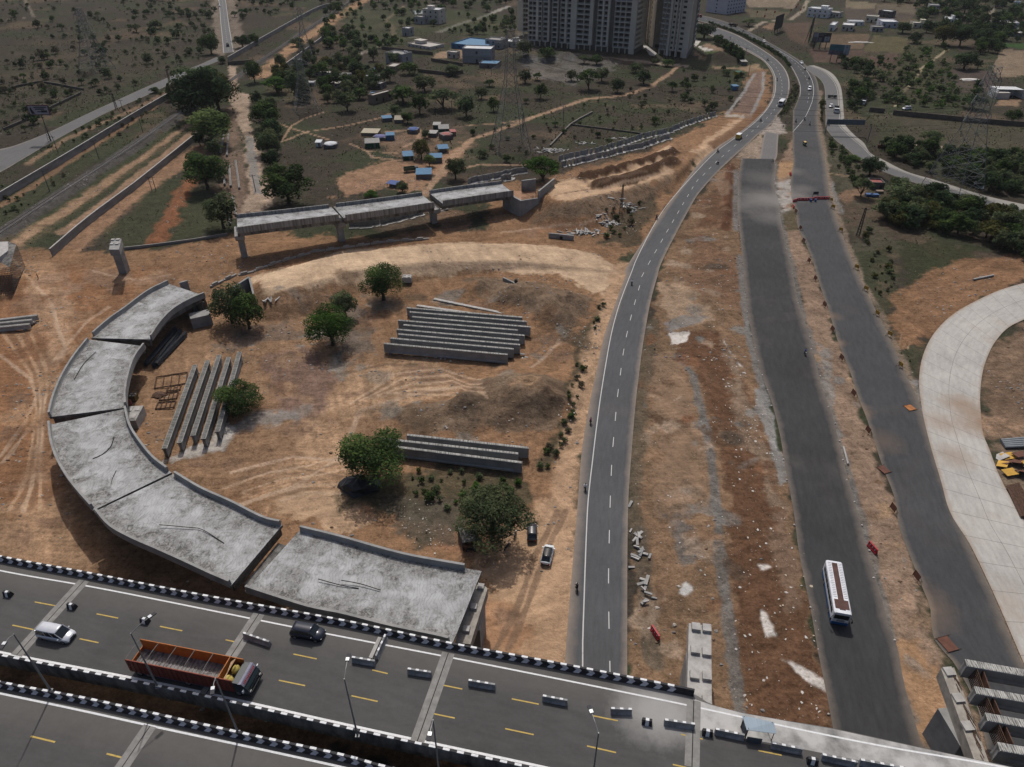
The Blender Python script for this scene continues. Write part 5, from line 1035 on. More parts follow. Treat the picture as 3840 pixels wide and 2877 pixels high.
# the red truck on the flyover
def red_truck():
    zt = 3.25; a, b, c = P(*X('G',805,962), ZD+zt), P(*X('G',1492,1100), ZD+zt), P(*X('G',920,828), ZD+zt)
    d = (b-a); L_ = d.length; d = d.normalized(); n = Vector((-d.y, d.x, 0)); W = (c-a).dot(n); o = a+n*W/2; o.z = ZD
    t = thing('truck', 'long red truck with an open orange load bed driving on the flyover', 'truck', tuple(o), math.atan2(d.y, d.x)); w_ = W/2; fl = 1.15
    wood = mat('truck_red', (.15,.032,.022), .35, 1., .7, stretch=(2.2,1,.3))
    m = MB(); m.box((L_/2, 0, fl-.2), (L_, W*.94, .2)); k = .2
    while k < L_-1.8: m.box((k, 0, fl), (.22, W*.94, .07)); k += .52
    m.build('load_floor', mat('worn_floor', (.10,.095,.095), .45, 1.5, .5, c2=(.26,.25,.25)), t, world=False)
    m = MB(); x = L_/2
    m.box((x, -w_+.05, fl-.35), (L_, .1, zt-fl+.35), 0, 0); m.box((x, w_-.05, fl-.35), (L_, .1, zt-fl+.35), 0, 1); m.box((x, -w_+.115, fl), (L_, .03, zt-fl-.01), 0, 1); m.box((0, 0, fl-.3), (.1, W*.99, .95), 0, 1)
    m.build('side_walls', [wood, p_orange], t, world=False)
    m = MB()
    for k in range(22): m.box((.3+k*(L_-.6)/21, -w_-.03, fl-.3), (.09, .06, zt-fl+.2))
    m.build('ribs', wood, t, world=False)
    m = MB(); xb = L_-1.75; m.box((xb, 0, fl), (.12, W*.96, zt-fl+.1)); m.build('bulkhead', p_orange, t, world=False)
    m = MB()
    for k in range(5): xx = .05 if k == 0 else xb*k/5+.2; m.tube([(xx, -w_+.05, zt), (xx, 0, zt+.1), (xx, w_-.05, zt)], .045, 5)
    m.tube([(xb-4.2, -w_*.6, fl+.5), (xb-.2, w_*.1, fl+.9)], .04, 5); m.build('hoops', mat('hoop_steel', (.14,.13,.12), .2, 2.), t, world=False)
    tarp = mat('yellow_tarp', (.42,.34,.09), .3, 2.5, .7, bump=.6); m = MB(); m.smooth = True
    m.blob((xb+.75, -w_*.55, fl+.5), (.85, w_*.42, .95), 3, n=11, jag=.22); m.blob((xb+1.0, w_*.5, fl+.5), (.7, w_*.45, .9), 5, n=11, jag=.22); m.build('tarpaulin', tarp, t, world=False)
    m = MB()
    for k in range(11): y = -w_*.1+(k-5)*.08; m.tube([(xb+.9-.02*k, -w_*.85+y*.3, zt-.1), (xb+.5+.03*k, w_*.75+y*.6, zt+.05)], .045, 5)
    m.build('bamboo_poles', mat('bamboo', (.42,.28,.17), .3, 1.5, stretch=(1,8,1)), t, world=False)
    cl = 2.0; m = MB(); m.smooth = False; H_ = 2.75
    ring(m, [[(x, -w_*.95, .6), (x, -w_*.95, zz), (x, w_*.95, zz), (x, w_*.95, .6)] for x, zz in ((L_, H_), (L_+cl*.6, H_), (L_+cl*.95, 1.75), (L_+cl, .75))]); m.build('cab', p_teal, t, world=False)
    hb = mat('header_board', (.20,.20,.26), .25, 3.); m = MB(); m.add([(L_+.75, -w_, 2.72), (L_+.75, w_, 2.72), (L_+cl*.62, w_*.98, 2.85), (L_+cl*.62, -w_*.98, 2.85), (L_+cl*.78, -w_*.96, 2.35), (L_+cl*.78, w_*.96, 2.35)], [(0,3,2,1),(3,4,5,2)]); o2 = m.build('header_board', hb, t, world=False)
    m = MB(); y = -w_*.78
    while y < w_*.78:
        ww = rnd.uniform(.1, .24); m.add([(L_+cl*.62+.012, y, 2.80), (L_+cl*.62+.012, y+ww, 2.80), (L_+cl*.765, y+ww*.8, 2.45), (L_+cl*.765, y, 2.45)], [(0,3,2,1)]); y += ww+.07
    m.build('lettering', mat('red_letters', (.30,.02,.02), .2, 3.), o2, world=False)
    m = MB(); m.add([(L_+cl*.8, -w_*.86, 2.2), (L_+cl*.8, w_*.86, 2.2), (L_+cl*.975, w_*.86, 1.55), (L_+cl*.975, -w_*.86, 1.55)], [(0,3,2,1)]); m.build('windscreen', glass, t, world=False)
    m = MB(); m.box((L_+cl+.05, 0, .55), (.15, W*.98, .35)); m.build('bumper', trim, t, world=False)
    for s in (-1, 1):
        m = MB(); m.box((L_+cl+.02, s*w_*.75, 1.0), (.1, .3, .22)); m.build('headlight', lampm, t, world=False)
        m = MB(); m.box((L_+cl*.75, s*(w_+.25), 1.6), (.12, .3, .45)); m.build('mirror', p_white, t, world=False)
        for x in (1.2, 2.5, L_*.55, L_+.4): wheel(t, x, s*(w_-.25), .52, .34)
        m = MB(); m.box((L_*.48, s*(w_-.1), .55), (L_*.7, .06, .3)); m.build('side_guard', mat('guard_blue', (.12,.13,.2), .4, 3.), t, world=False)
red_truck()
def bus(label, u0, u1, z, L_, W, H_, body, skirt, roofm, name='bus'):
    a, b = P(*u0, z), P(*u1, z); d = b-a; c = (a+b)/2; t = thing(name, label, 'bus', tuple(c), math.atan2(d.y, d.x)); w_ = W/2; x0, x1 = -L_/2, L_/2
    m = MB(); ring(m, [[(x, -w_*k, .95), (x, -w_*k, H_-.15), (x, -w_*k+.18, H_), (x, w_*k-.18, H_), (x, w_*k, H_-.15), (x, w_*k, .95)] for x, k in ((x0, .97), (x0+.1, 1), (x1-.2, 1), (x1, .95))]); m.build('body', body, t, world=False)
    m = MB(); ring(m, [[(x, -w_*k, .38), (x, -w_*k, .95), (x, w_*k, .95), (x, w_*k, .38)] for x, k in ((x0, .97), (x0+.1, 1.003), (x1-.2, 1.003), (x1+.02, .96))]); m.build('skirt', skirt, t, world=False)
    n = max(4, int(L_/1.25))
    for s in (-1, 1):
        for k in range(n): m = MB(); m.box((x0+.6+(k+.5)*(L_-1.5)/n, s*(w_+.005), 1.6), ((L_-1.5)/n-.14, .03, .85)); m.build('window', glass, t, world=False)
        m = MB(); m.box((x1-.02, s*w_*.72, 1.0), (.1, .3, .2)); m.build('headlight', lampm, t, world=False)
        m = MB(); m.tube([(x1-.1, s*w_, 2.2), (x1+.25, s*(w_+.3), 2.1), (x1+.25, s*(w_+.3), 1.8)], .05, 5); m.box((x1+.25, s*(w_+.3), 1.45), (.08, .22, .4)); m.build('mirror', trim, t, world=False)
        for f in (.24, .78): wheel(t, x0+L_*f, s*(w_-.14), .48, .3)
    m = MB(); m.box((x1-.02, 0, 1.65), (.08, W*.86, .95)); m.build('windscreen', glass, t, world=False)
    m = MB()
    for k in range(3): m.box((x1+.0, 0, 1.1+k*.16), (.06, W*.45, .06))
    m.build('grille', trim, t, world=False)
    if roofm:
        m = MB(); m.box((-.1, .0, H_), (L_-1.0, W*.34, .02)); m.box((x1-1.7, 0, H_+.004), (1.8, W*.82, .02)); m.build('rusty_roof_panel', roofm, t, world=False)
        m = MB()
        for k in range(int((L_-3)/.35)):
            for s in (-1, 1): m.box((x0+.5+k*.35, s*W*.31, H_), (.05, W*.2, .035))
        m.build('roof_ribs', mat('roof_rib', (.36,.35,.36), .5, .6, c2=(.2,.07,.04), thr=(.5,.62)), t, world=False)
    return t
bus('white and blue bus with a rusty brown roof stripe driving towards the flyover', X('I',945,385), X('I',1010,765), 0, 10.6, 2.55, 3.1, mat('bus_white', (.60,.62,.66), .12, 1.2, .4), p_blue, mat('bus_rust', (.075,.038,.032), .3, 1., .8))
bus('white minibus driving towards the camera on the bend of the main road', X('J',1305,1330), X('J',1245,1400), 0, 7.2, 2.3, 2.8, p_white, mat('mb_grey', (.2,.2,.21), .2, 2.), None, 'minibus')
def van():
    a, b = P(*X('L',545,515)), P(*X('L',625,455)); d = b-a; c = (a+b)/2; t = thing('delivery_van', 'yellow box van with white roof driving away up the main road', 'van', tuple(c), math.atan2(d.y, d.x))
    m = MB(); m.box((-.5, 0, .6), (3.4, 1.9, 1.7)); m.build('cargo_box', p_yellow, t, world=False); m = MB(); m.box((-.5, 0, 2.3), (3.4, 1.9, .06)); m.build('roof', p_white, t, world=False)
    m = MB(); m.box((1.85, 0, .5), (1.2, 1.8, 1.4), taper=.8); m.build('cab', p_white, t, world=False); m = MB(); m.box((2.3, 0, 1.3), (.3, 1.5, .5)); m.build('windscreen', glass, t, world=False)
    for x in (-1.4, 1.7):
        for y in (-.8, .8): wheel(t, x, y, .34)
    c = P(*X('L',1440,575)); t = thing('auto_rickshaw', 'yellow topped auto rickshaw driving down the right hand road', 'auto rickshaw', tuple(c), -math.pi/2-.05)
    m = MB(); m.smooth = True; ring(m, [[(x, -.6*k, .3), (x, -.6*k, 1.0), (x, .6*k, 1.0), (x, .6*k, .3)] for x, k in ((-1.3, .95), (-.2, 1), (.7, .75), (1.3, .35))]); m.build('body', p_green, t, world=False)
    m = MB(); m.smooth = True; ring(m, [[(x, -.62, z-.2), (x, -.5, z), (x, .5, z), (x, .62, z-.2)] for x, z in ((-1.3, 1.6), (-1.1, 1.75), (.4, 1.78), (.75, 1.6))]); m.build('canopy', p_yellow, t, world=False)
    m = MB(); m.add([(.75, -.5, 1.6), (.75, .5, 1.6), (1.0, .45, 1.0), (1.0, -.45, 1.0)], [(0,1,2,3)]); m.build('windscreen', glass, t, world=False)
    m = MB(); m.box((-1.32, 0, .4), (.06, 1.1, 1.1)); m.build('rear_panel', p_black, t, world=False)
    for x, y in ((-.9, -.55), (-.9, .55), (1.05, 0)): wheel(t, x, y, .24, .12)
van()
# ------------------------------------------------------------------ motorbikes, riders and people on foot
def make_bike():
    t = thing('motorbike', 'black motorbike parked in the shade of the thorn tree beside the shack', 'motorbike')
    for x in (-.62, .62):
        m = MB(); m.tube([(x, -.06, .31), (x, .06, .31)], .31, 14); o = m.build('wheel', rubber, t, world=False); m = MB(); m.tube([(x, -.075, .31), (x, .075, .31)], .17, 10); m.build('rim', rimm, o, world=False)
    m = MB(); m.smooth = True; ring(m, [[(x, -w_, z0), (x, -w_*.8, z1), (x, w_*.8, z1), (x, w_, z0)] for x, w_, z0, z1 in ((-.75, .09, .62, .75), (-.35, .13, .45, .78), (0, .15, .35, .82), (.2, .16, .5, .98), (.45, .1, .6, .95))]); m.build('frame', p_black, t, world=False)
    m = MB(); m.smooth = True; m.box((-.35, 0, .76), (.75, .26, .09), taper=.85); m.build('seat', trim, t, world=False)
    m = MB(); m.tube([(.62, 0, .31), (.42, 0, 1.0)], .045, 6); m.tube([(.36, -.36, 1.06), (.44, 0, 1.0), (.36, .36, 1.06)], .025, 5); m.build('handlebar', rimm, t, world=False)
    m = MB(); m.box((.56, 0, .82), (.12, .2, .2)); m.build('headlight', lampm, t, world=False)
    return t
def skin_mesh(name, J, E, R, root, mats, zone):
    me = bpy.data.meshes.new(name); me.from_pydata(J, E, []); o = bpy.data.objects.new(name, me); COL.objects.link(o)
    o.modifiers.new('s', 'SKIN'); sv = me.skin_vertices[0].data
    for i, r in enumerate(R): sv[i].radius = (r, r)
    sv[root].use_root = True; o.modifiers.new('u', 'SUBSURF').levels = 1; o.modifiers['u'].render_levels = 1
    bpy.context.view_layer.update(); ev = o.evaluated_get(bpy.context.evaluated_depsgraph_get()); nm = bpy.data.meshes.new_from_object(ev)
    bpy.data.objects.remove(o); nm.name = name; nm.materials.clear()
    for m in mats: nm.materials.append(m)
    nm.polygons.foreach_set('material_index', [zone(Vector(p.center)) for p in nm.polygons]); nm.polygons.foreach_set('use_smooth', [True]*len(nm.polygons)); nm.update(); return nm
skinm = mat('skin', (.17,.085,.05), .1, 3., .6); hairm = mat('hair', (.012,.010,.009), .2, 5., .6); trou = mat('trousers', (.035,.037,.045), .3, 3., .8)
def person_mesh(sit, shirt):
    if sit:   # riding: x forward, seat at .85
        hip, chest, neck, head = (-.25,0,.88), (-.13,0,1.25), (-.08,0,1.48), (-.03,0,1.62)
        J = [hip, (-.2,0,1.05), chest, neck, head, (0,0,1.74)]; R = [.16, .15, .17, .065, .10, .075]; E = [(0,1),(1,2),(2,3),(3,4),(4,5)]
        for s in (-1, 1):
            b = len(J); J += [(-.11,.2*s,1.40), (.08,.28*s,1.18), (.30,.34*s,1.09)]; R += [.065, .05, .04]; E += [(2,b),(b,b+1),(b+1,b+2)]
            for k in range(5): J.append((.38 if k else .33, (.30+.02*k)*s, 1.07-.004*k)); R.append(.011); E.append((b+2, len(J)-1))
            b = len(J); J += [(-.2,.12*s,.84), (.2,.2*s,.72), (.05,.19*s,.34), (.17,.19*s,.28)]; R += [.10, .075, .055, .045]; E += [(0,b),(b,b+1),(b+1,b+2),(b+2,b+3)]
        zone = lambda p: 2 if p.z < .93 else (0 if (p.z > 1.5 or p.x > .2) else 1)
    else:
        J = [(0,0,.95), (0,0,1.12), (0,0,1.34), (0,0,1.50), (.02,0,1.62), (.02,0,1.74)]; R = [.145, .14, .16, .06, .10, .075]; E = [(0,1),(1,2),(2,3),(3,4),(4,5)]
        for s in (-1, 1):
            b = len(J); J += [(0,.19*s,1.42), (.02*s,.24*s,1.14), (.1*s,.24*s,.90)]; R += [.06, .048, .038]; E += [(2,b),(b,b+1),(b+1,b+2)]
            for k in range(5): J.append((.1*s+.03*(k-2), .24*s, .80 if k else .85)); R.append(.010); E.append((b+2, len(J)-1))
            b = len(J); J += [(0,.09*s,.86), (.10*s,.1*s,.48), (.12*s-.06,.1*s,.08), (.12*s+.1,.1*s,.04)]; R += [.09, .068, .05, .04]; E += [(0,b),(b,b+1),(b+1,b+2),(b+2,b+3)]
        zone = lambda p: 2 if p.z < .95 else (0 if (p.z > 1.46) else 1)
    return skin_mesh('person', J, E, R, 0, [skinm, shirt, trou], zone)
def hair_mb(sit):
    m = MB(); m.smooth = True; m.blob((-.04, 0, 1.68) if sit else (.0, 0, 1.68), (.125, .115, .13), 2, n=10, jag=.04, flat=False); return m
shirts = {k: mat('shirt_'+k, c, .15, 4., .8) for k, c in dict(white=(.55,.56,.6), blue=(.06,.12,.3), black=(.03,.03,.035), magenta=(.19,.015,.09), grey=(.2,.2,.21), red=(.25,.03,.03)).items()}
PM = {}
def person(label, p, rz, sit, shirt, group=None):
    if (sit, shirt) not in PM: PM[(sit, shirt)] = (person_mesh(sit, shirts[shirt]), hair_mb(sit).mesh('hair', hairm))
    bm_, hm = PM[(sit, shirt)]; o = bpy.data.objects.new('person', bm_); COL.objects.link(o); o.location = p; o.rotation_euler = (0, 0, rz); tag(o, label, 'person', group)
    h = bpy.data.objects.new('hair', hm); COL.objects.link(h); h.parent = o; return o
bk0 = make_bike(); bk_used = [False]
def bike(label, p, rz, group=None):
    if not bk_used[0]: bk_used[0] = True; bk0.location = p; bk0.rotation_euler = (0, 0, rz); bk0['label'] = label; o = bk0
    else: o = copy_tree(bk0, p, rz, label)
    if group: o['group'] = group
    return o
UP = math.pi/2
for c, x, y, rz, sh, where in [('H',1523,510,UP,'black','on the road edge nearest the flyover'),('E',1577,1515,UP,'white','on the road\'s left edge beside the thorn tree'),('E',1612,1085,UP-.1,'magenta','beside the edge line level with the three girders'),
      ('E',1878,185,UP-.25,'white','on the main road above the nine girders'),('Q',2008,1385,UP-.6,'black','on the main road by the dumped kerb stones'),('L',315,665,UP-.9,'black','on the left lane behind the box van'),('L',315,815,UP-.85,'grey','astride the dashed line behind the box van'),('L',870,262,UP-.8,'black','ahead of the box van'),
      ('J',1220,1052,-UP,'black','on the left bend ahead of the minibus'),('J',1100,790,-UP+.7,'black','far round the left bend'),('L',1325,278,-UP+.1,'blue','left of the white line above the auto rickshaw'),('L',1437,250,-UP+.2,'black','on the white line above the auto rickshaw'),
      ('L',1505,312,-UP,'grey','right of the white line above the auto rickshaw'),('J',1635,1028,-UP+.3,'black','just behind the white car beside the island'),('J',1583,912,-UP+.4,'black','following the white car at the road split'),('J',1049,492,-UP+.6,'grey','on the far roadside near the track junction'),
      ('J',785,415,-UP+.9,'black','far away beside the planted median'),('J',600,325,-UP+1.,'black','farthest away near the loaded green truck'),('F',789,640,-UP-.1,'blue','alone on the new dark asphalt'),('L',1750,318,-UP,'black','under the gantry sign on the service road')]:
    p = P(*X(c, x, y)); p.z = .04
    bike('motorbike of the %s clad rider %s' % (sh, where), p, rz, 'motorbikes being ridden on the roads')
    person('motorbike rider in %s %s' % (sh, where), p, rz, True, sh, 'riders on motorbikes')
for i, (x, y, rz) in enumerate([(1125,165,1.3), (1075,240,.9), (842,262,.1), (1020,180,1.6)]):
    bike(('black motorbike under the thorn tree, nearest the dark grey car', 'black motorbike leaning at the lower edge of the thorn tree shade', 'black motorbike lying across in front of the shack', 'motorbike half hidden below the thorn tree crown')[i], P(*X('H', x, y)), rz, 'motorbikes parked under the thorn tree')
for c, x, y, rz, sh, lb in [('D',250,150,1.,'red','person in dark red walking on the red earth near the scaffolded pier'),('L',1012,800,.3,'blue','person in a blue shirt walking on the new asphalt by the median'),('L',1028,808,2.,'grey','person in grey walking on the new asphalt beside the blue shirted person'),('O',1150,432,1.,'red','person in red standing by the grey tin hut in the camp'),('O',950,725,.4,'white','person in white standing in front of the green sided hut'),('L',1157,355,1.2,'black','person in black standing on the rubble median'),('H',1035,192,2.,'blue','person in blue standing in the shade of the thorn tree'),('J',860,385,1.,'black','person in black at the far roadside by the track junction')]:
    person(lb, P(*X(c, x, y)), rz, False, sh)
# ================================================================== BARRIERS, BLOCKS AND LAMPS
jc = mat('barrier_concrete', (.19,.195,.20), .3, 1.3, .9, c2=(.29,.295,.30), stretch=(1,1,.5))
JB = [('G',1572,785,1742,843),('H',67,942,216,967),('H',285,795,222,935),('H',428,1017,580,1040),('H',822,1091,995,1120),('H',1303,1192,1463,1222),('H',1745,1274,1882,1280),('H',2092,1347,2290,1376),('I',213,1407,402,1447),('I',580,1497,777,1537),('I',905,1572,1135,1622),('I',1152,1606,1440,1660)]
WH = ['beside the dark blue car','touching the leaning slab by the chevron parapet','set crosswise against the chevron parapet','left of the third expansion joint','right of the third expansion joint','at the edge of the asphalt left of the white stain','with crumbled end on the white stain','left of the last expansion joint','left of the tin shelter','right of the tin shelter','with a letter S near the right corner','nearest the bottom right corner']
for i, (c, x0, y0, x1, y1) in enumerate(JB):
    h = .95; a, b = P(*X(c, x0, y0), ZD+h), P(*X(c, x1, y1), ZD+h); d = b-a; cc = (a+b)/2; L_ = d.length
    t = thing('concrete_barrier', 'concrete barrier on the flyover '+WH[i], 'barrier', (cc.x, cc.y, ZD), math.atan2(d.y, d.x), 'concrete barriers along the flyover shoulder')
    m = MB(); m.sweep([(-L_/2, 0, 0), (0, 0, 0), (L_/2, 0, 0)], [(-.32, 0), (-.32, .1), (-.18, .35), (-.12, h), (.12, h), (.18, .35), (.32, .1), (.32, 0)][::-1]); m.build('block', jc, t, world=False)
    m = MB(); k = -L_/2+.05
    while k+.42 < L_/2: m.box((k+.21, 0, h), (.42, .25, .015)); k += 1.05
    m.build('white_markings', wht, t, world=False)
    if i == 2:
        m = MB(); m.box((.2, -.75, 0), (L_*.95, .5, .4)); m.build('fallen_slab', conc_l, t, world=False)
    if i == 10:
        fc = bpy.data.curves.new('letter', 'FONT'); fc.body = 'S'; fc.size = .5; tmp = bpy.data.objects.new('letter', fc); COL.objects.link(tmp); bpy.context.view_layer.update(); lm = bpy.data.meshes.new_from_object(tmp.evaluated_get(bpy.context.evaluated_depsgraph_get())); bpy.data.objects.remove(tmp); fo = bpy.data.objects.new('lettering', lm); COL.objects.link(fo); lm.materials.clear(); fo.parent = t; fo.location = (-.6, -.165, .42); fo.rotation_euler = (math.radians(80), 0, 0); lm.materials.append(black)
for i, (c, x, y) in enumerate([('G',57,545),('G',470,625),('G',942,718),('H',1977,1372),('I',158,1442),('I',836,1625)]):
    p = P(*X(c, x, y), ZD); t = thing('kerb_block', 'small black and white striped block on the flyover, '+('at the left edge','beside the first expansion joint','above the red truck','on the white stained concrete','left of the tin shelter','between two barriers at lower right')[i], 'kerb block', tuple(p), -.2)
    m = MB(); m.box((0, 0, 0), (1.25, .75, .85), taper=.92, ty=.45); m.build('block', black, t, world=False); m = MB()
    m.add([(-.22,-.385,.02),(.22,-.385,.02),(.2,-.185,.84),(-.2,-.185,.84)], [(0,1,2,3)]); m.box((0, 0, .852), (.42, .34, .012)); m.build('white_band', wht, t, world=False)
def street_lamp(label, base, z, top, tip, group='street lamps along the flyover parapets'):
    b = P(*base, z); h = vh(b, top[1]); tp = P(*tip, z+h+.35); t = thing('street_lamp', label, 'street lamp', tuple(b), 0, group)
    g = mat('galvanised', (.20,.205,.21), .15, 2., .5, metal=.3)
    m = MB(); m.box((0, 0, 0), (.5, .5, .08)); m.tube([(0,0,0),(0,0,h*.5),(0,0,h)], [.13,.10,.07], 8); m.build('pole', g, t, world=False)
    d = tp-b-Vector((0, 0, h)); m = MB(); m.tube([(0,0,h-.1), tuple(d*.5+Vector((0,0,h+.1))), tuple(d+Vector((0,0,h)))], .05, 6); m.build('arm', g, t, world=False)
    dd = Vector((d.x, d.y, 0)).normalized(); e = d+Vector((0,0,h)); m = MB(); m.box(tuple(e+dd*.3-Vector((0,0,.08))), (.95, .42, .14), math.atan2(dd.y, dd.x)); m.build('lamp_head', mat('lamp_dark', (.05,.05,.055), .2, 2.), t, world=False)
    m = MB(); m.box(tuple(e+dd*.05+Vector((0,0,.065))), (.4, .4, .05), math.atan2(dd.y, dd.x)); m.build('driver_box', p_white, t, world=False)
for i, (c, bs, tp, ti) in enumerate([('G',(328,1160),(117,795),(30,855)),('G',(1022,1140),(903,790),(968,685)),('G',(1540,1432),(1437,1080),(1378,1145)),('H',(105,1452),(15,1085),(40,962)),('H',(637,1722),(603,1350),(573,1440)),('H',(1622,1760),(1600,1435),(1618,1300))]):
    street_lamp('tall grey street lamp on the flyover, '+('leftmost of six','behind the truck bed','in front of the truck cab','left of the third expansion joint','right of the third expansion joint','nearest the tin shelter')[i], X(c,*bs), ZD+.6, X(c,*tp), X(c,*ti))
# tin shelter on the flyover
a, b, c, d = [P(*X('I',*q), ZD+zz) for q, zz in (((385,1322),2.4),((590,1366),2.4),((607,1440),1.9),((415,1416),1.9))]
cc = (a+b+c+d)/4; t = thing('tin_shelter', 'small shelter with a pale blue corrugated tin roof on the flyover', 'shelter', (cc.x, cc.y, ZD))
tin = mat('blue_tin', (.36,.44,.50), .12, 1., .5, world=True, stretch=(5,.2,1)); m = MB(); m.add([a,b,c,d]+[v-Vector((0,0,.06)) for v in (a,b,c,d)], [(3,2,1,0),(4,5,6,7),(0,1,5,4),(1,2,6,5),(2,3,7,6),(3,0,4,7)]); m.build('roof', tin, t)
m = MB()
for v in (a, b, c, d): q = v.lerp(cc, .12); m.tube([(q.x, q.y, ZD), (q.x, q.y, v.z)], .05, 5)
m.build('posts', rebar, t); m = MB(); wall_mb(m, a.lerp(cc, .15), d.lerp(cc, .15), ZD, ZD+2., .06); q0, q1 = d.lerp(cc, .1), c.lerp(d, .45); wall_mb(m, q0-Vector((0,.4,0)), q1-Vector((0,.4,0)), ZD, ZD+1., .1); m.build('side_panels', mat('dark_tin', (.06,.07,.085), .25, 1.5), t)
# rusty boards and yellow boards along the closed carriageway
def board(label, u, rz, m_, group, w_=1.55, h=1.1, lean=.18, flat=False):
    p = P(*u); p.z = .05; t = thing('barrier_board', label, 'barrier board', tuple(p), rz, group)
    m = MB()
    if flat:
        m.box((0, 0, .06), (w_, h, .05)); m.build('panel', m_, t, world=False); m = MB()
        for x in (-w_*.48, w_*.48): m.bar((x, -h*.7, .12), (x, h*.75, .12), .07)
    else:
        y = lean; m.add([(-w_/2,0,.35),(w_/2,0,.35),(w_/2,y,.35+h),(-w_/2,y,.35+h),(-w_/2,.05,.35),(w_/2,.05,.35),(w_/2,y+.05,.35+h),(-w_/2,y+.05,.35+h)], [(0,1,2,3),(7,6,5,4),(0,4,5,1),(2,6,7,3),(1,5,6,2),(0,3,7,4)]); m.build('panel', m_, t, world=False); m = MB()
        for x in (-w_*.46, w_*.46): m.bar((x, -.02, 0), (x, y, .35+h), .07); m.bar((x, y*.8, .35+h*.8), (x, .9, 0), .06); m.bar((x, -.4, .05), (x, .9, .05), .06)
    m.build('stand', rebar, t, world=False); return t
rustb = mat('rust_board_face', (.10,.042,.028), .3, 1., .8); yelb = mat('yellow_board_face', (.45,.26,.04), .2, 1., .7); orb = mat('orange_board_face', (.30,.12,.04), .4, 1.)
for i, (c, x, y) in enumerate([('C',728,1382),('C',757,1490),('C',778,1572),('F',812,45),('F',852,160),('F',912,330),('F',962,490),('F',1020,675),('F',1097,905),('F',1190,1145),('F',1350,1650),('I',1500,440)]):
    board('rust brown barrier board on the dirt median, %s counting from the far end' % nth(i), X(c, x, y), -1.45, rustb, 'rust brown boards along the dirt median')
for i, (x, y, r) in enumerate([(1300,1385,-1.2)]): board('rust brown board lying flat on the right road, beside the dirt streak', X('F', x, y), r, rustb, None, flat=True, h=1.6, w_=2.2)
board('orange and rust board lying flat on the right road near the concrete road', X('F',1470,985), -1.3, orb, None, flat=True, h=1.8, w_=2.)
board('rust brown board lying flat at the road edge near the lower right girders', X('I',1712,862), -1.3, rustb, None, flat=True, h=1.9, w_=2.6)
for i, (c, x, y) in enumerate([('L',1785,1300),('L',1805,1390),('C',1022,1500),('F',1125,85),('F',1185,225),('F',1258,385),('F',1338,520),('F',1408,720)]):
    board('yellow barrier board on the right edge of the closed road, %s from the far end' % nth(i), X(c, x, y), UP+.5+rnd.uniform(-.4, .4), yelb, 'yellow boards along the right edge', 1.3, 1.1)
redp = mat('red_plastic', (.32,.018,.028), .2, 2., .5)
def plastic(label, u, rz, group, s=1.):
    p = P(*u); t = thing('plastic_barrier', label, 'plastic barrier', tuple(p), rz, group); m = MB(); w_ = 2.0*s
    m.box((0,0,0), (w_, .5*s, .25*s)); m.box((0,0,.25*s), (w_, .42*s, .2*s), taper=1, ty=.6)
    for k in range(4): m.box((-w_*.42+k*w_*.28, 0, .45*s), (w_*.14, .25*s, .4*s))
    m.box((0,0,.85*s), (w_, .25*s, .16*s)); m.build('shell', redp, t, world=False); m = MB()
    for k in range(3): m.box((-w_*.28+k*w_*.28, -.06, .5*s), (.1, .2, .25*s))
    m.build('pale_panels', wht, t, world=False)
for i, (x, y, r) in enumerate([(1315,1300,.5),(1378,1285,.05),(1450,1285,.05),(1520,1282,.05),(1585,1272,.05),(1655,1268,.05),(1725,1268,.05)]):
    plastic('red plastic barrier in the row closing the right road, %s from the left' % nth(i), X('L', x, y), r, 'red plastic barriers closing the road')
plastic('red plastic barrier standing below the left end of the red row', X('L',1296,1375), 1.3, None); plastic('red plastic barrier beside the orange sand patch on the median', X('L',1255,955), 1.5, None)
plastic('pinkish red plastic barrier dumped on the median beside the bus', X('I',1225,250), -1.3, None, 1.1); plastic('red plastic barrier lying on the dirt beside the main road', X('H',2030,800), -1.2, None, 1.1)
for i, (x, y) in enumerate([(1518,1300), (1578,1300)]):
    p = P(*X('L', x, y)); m = MB(); m.tube([(p.x, p.y, 0), (p.x, p.y, .05), (p.x, p.y, .95), (p.x, p.y, 1.)], [.33, .38, .38, .33], 12); one('barrel', m, p_blue, 'dark blue barrel in front of the red barrier row, %s one' % ('left', 'right')[i], 'barrel', None, (p.x, p.y, 0))
p0, p1 = P(*X('L',1540,1250)), P(*X('L',1605,1250)); h = vh(p0, X('L',1540,1170)[1]); t = thing('sign_frame', 'dark portable sign frame on two posts behind the red barrier row', 'sign', tuple((p0+p1)/2)); m = MB(); m.bar(p0, p0+Vector((0,0,h)), .12); m.bar(p1, p1+Vector((0,0,h)), .12); m.build('posts', trim, t)
m = MB(); wall_mb(m, p0, p1, h-1.1, h, .1); m.build('sign_panel', mat('sign_dark', (.04,.045,.05), .4, 2.), t)
# gantry sign over the service road
p0, p1 = P(*X('L',1700,430)), P(*X('M',182,455)); h0 = vh(p0, X('L',1735,232)[1]); t = thing('gantry_sign', 'grey blue overhead gantry sign spanning the service road, seen from behind', 'gantry sign', tuple((p0+p1)/2)); g = mat('gantry_steel', (.13,.135,.14), .2, 1.)
for p in (p0, p1): m = MB(); m.tube([p, p+Vector((0,0,h0))], .2, 8); m.build('post', g, t)
q0, q1 = P(*X('L',1738,232), h0), P(*X('M',160,172), h0); h1 = 2.3; m = MB(); wall_mb(m, q0, q1, h0-h1, h0, .25); m.build('sign_panel', mat('sign_back', (.085,.10,.125), .25, .8, world=True), t)
m = MB()
for k in range(14): q = q0.lerp(q1, k/13); m.bar(q+Vector((0,-.2,-h1)), q+Vector((0,-.2,0)), .1)
m.build('sign_ribs', g, t)
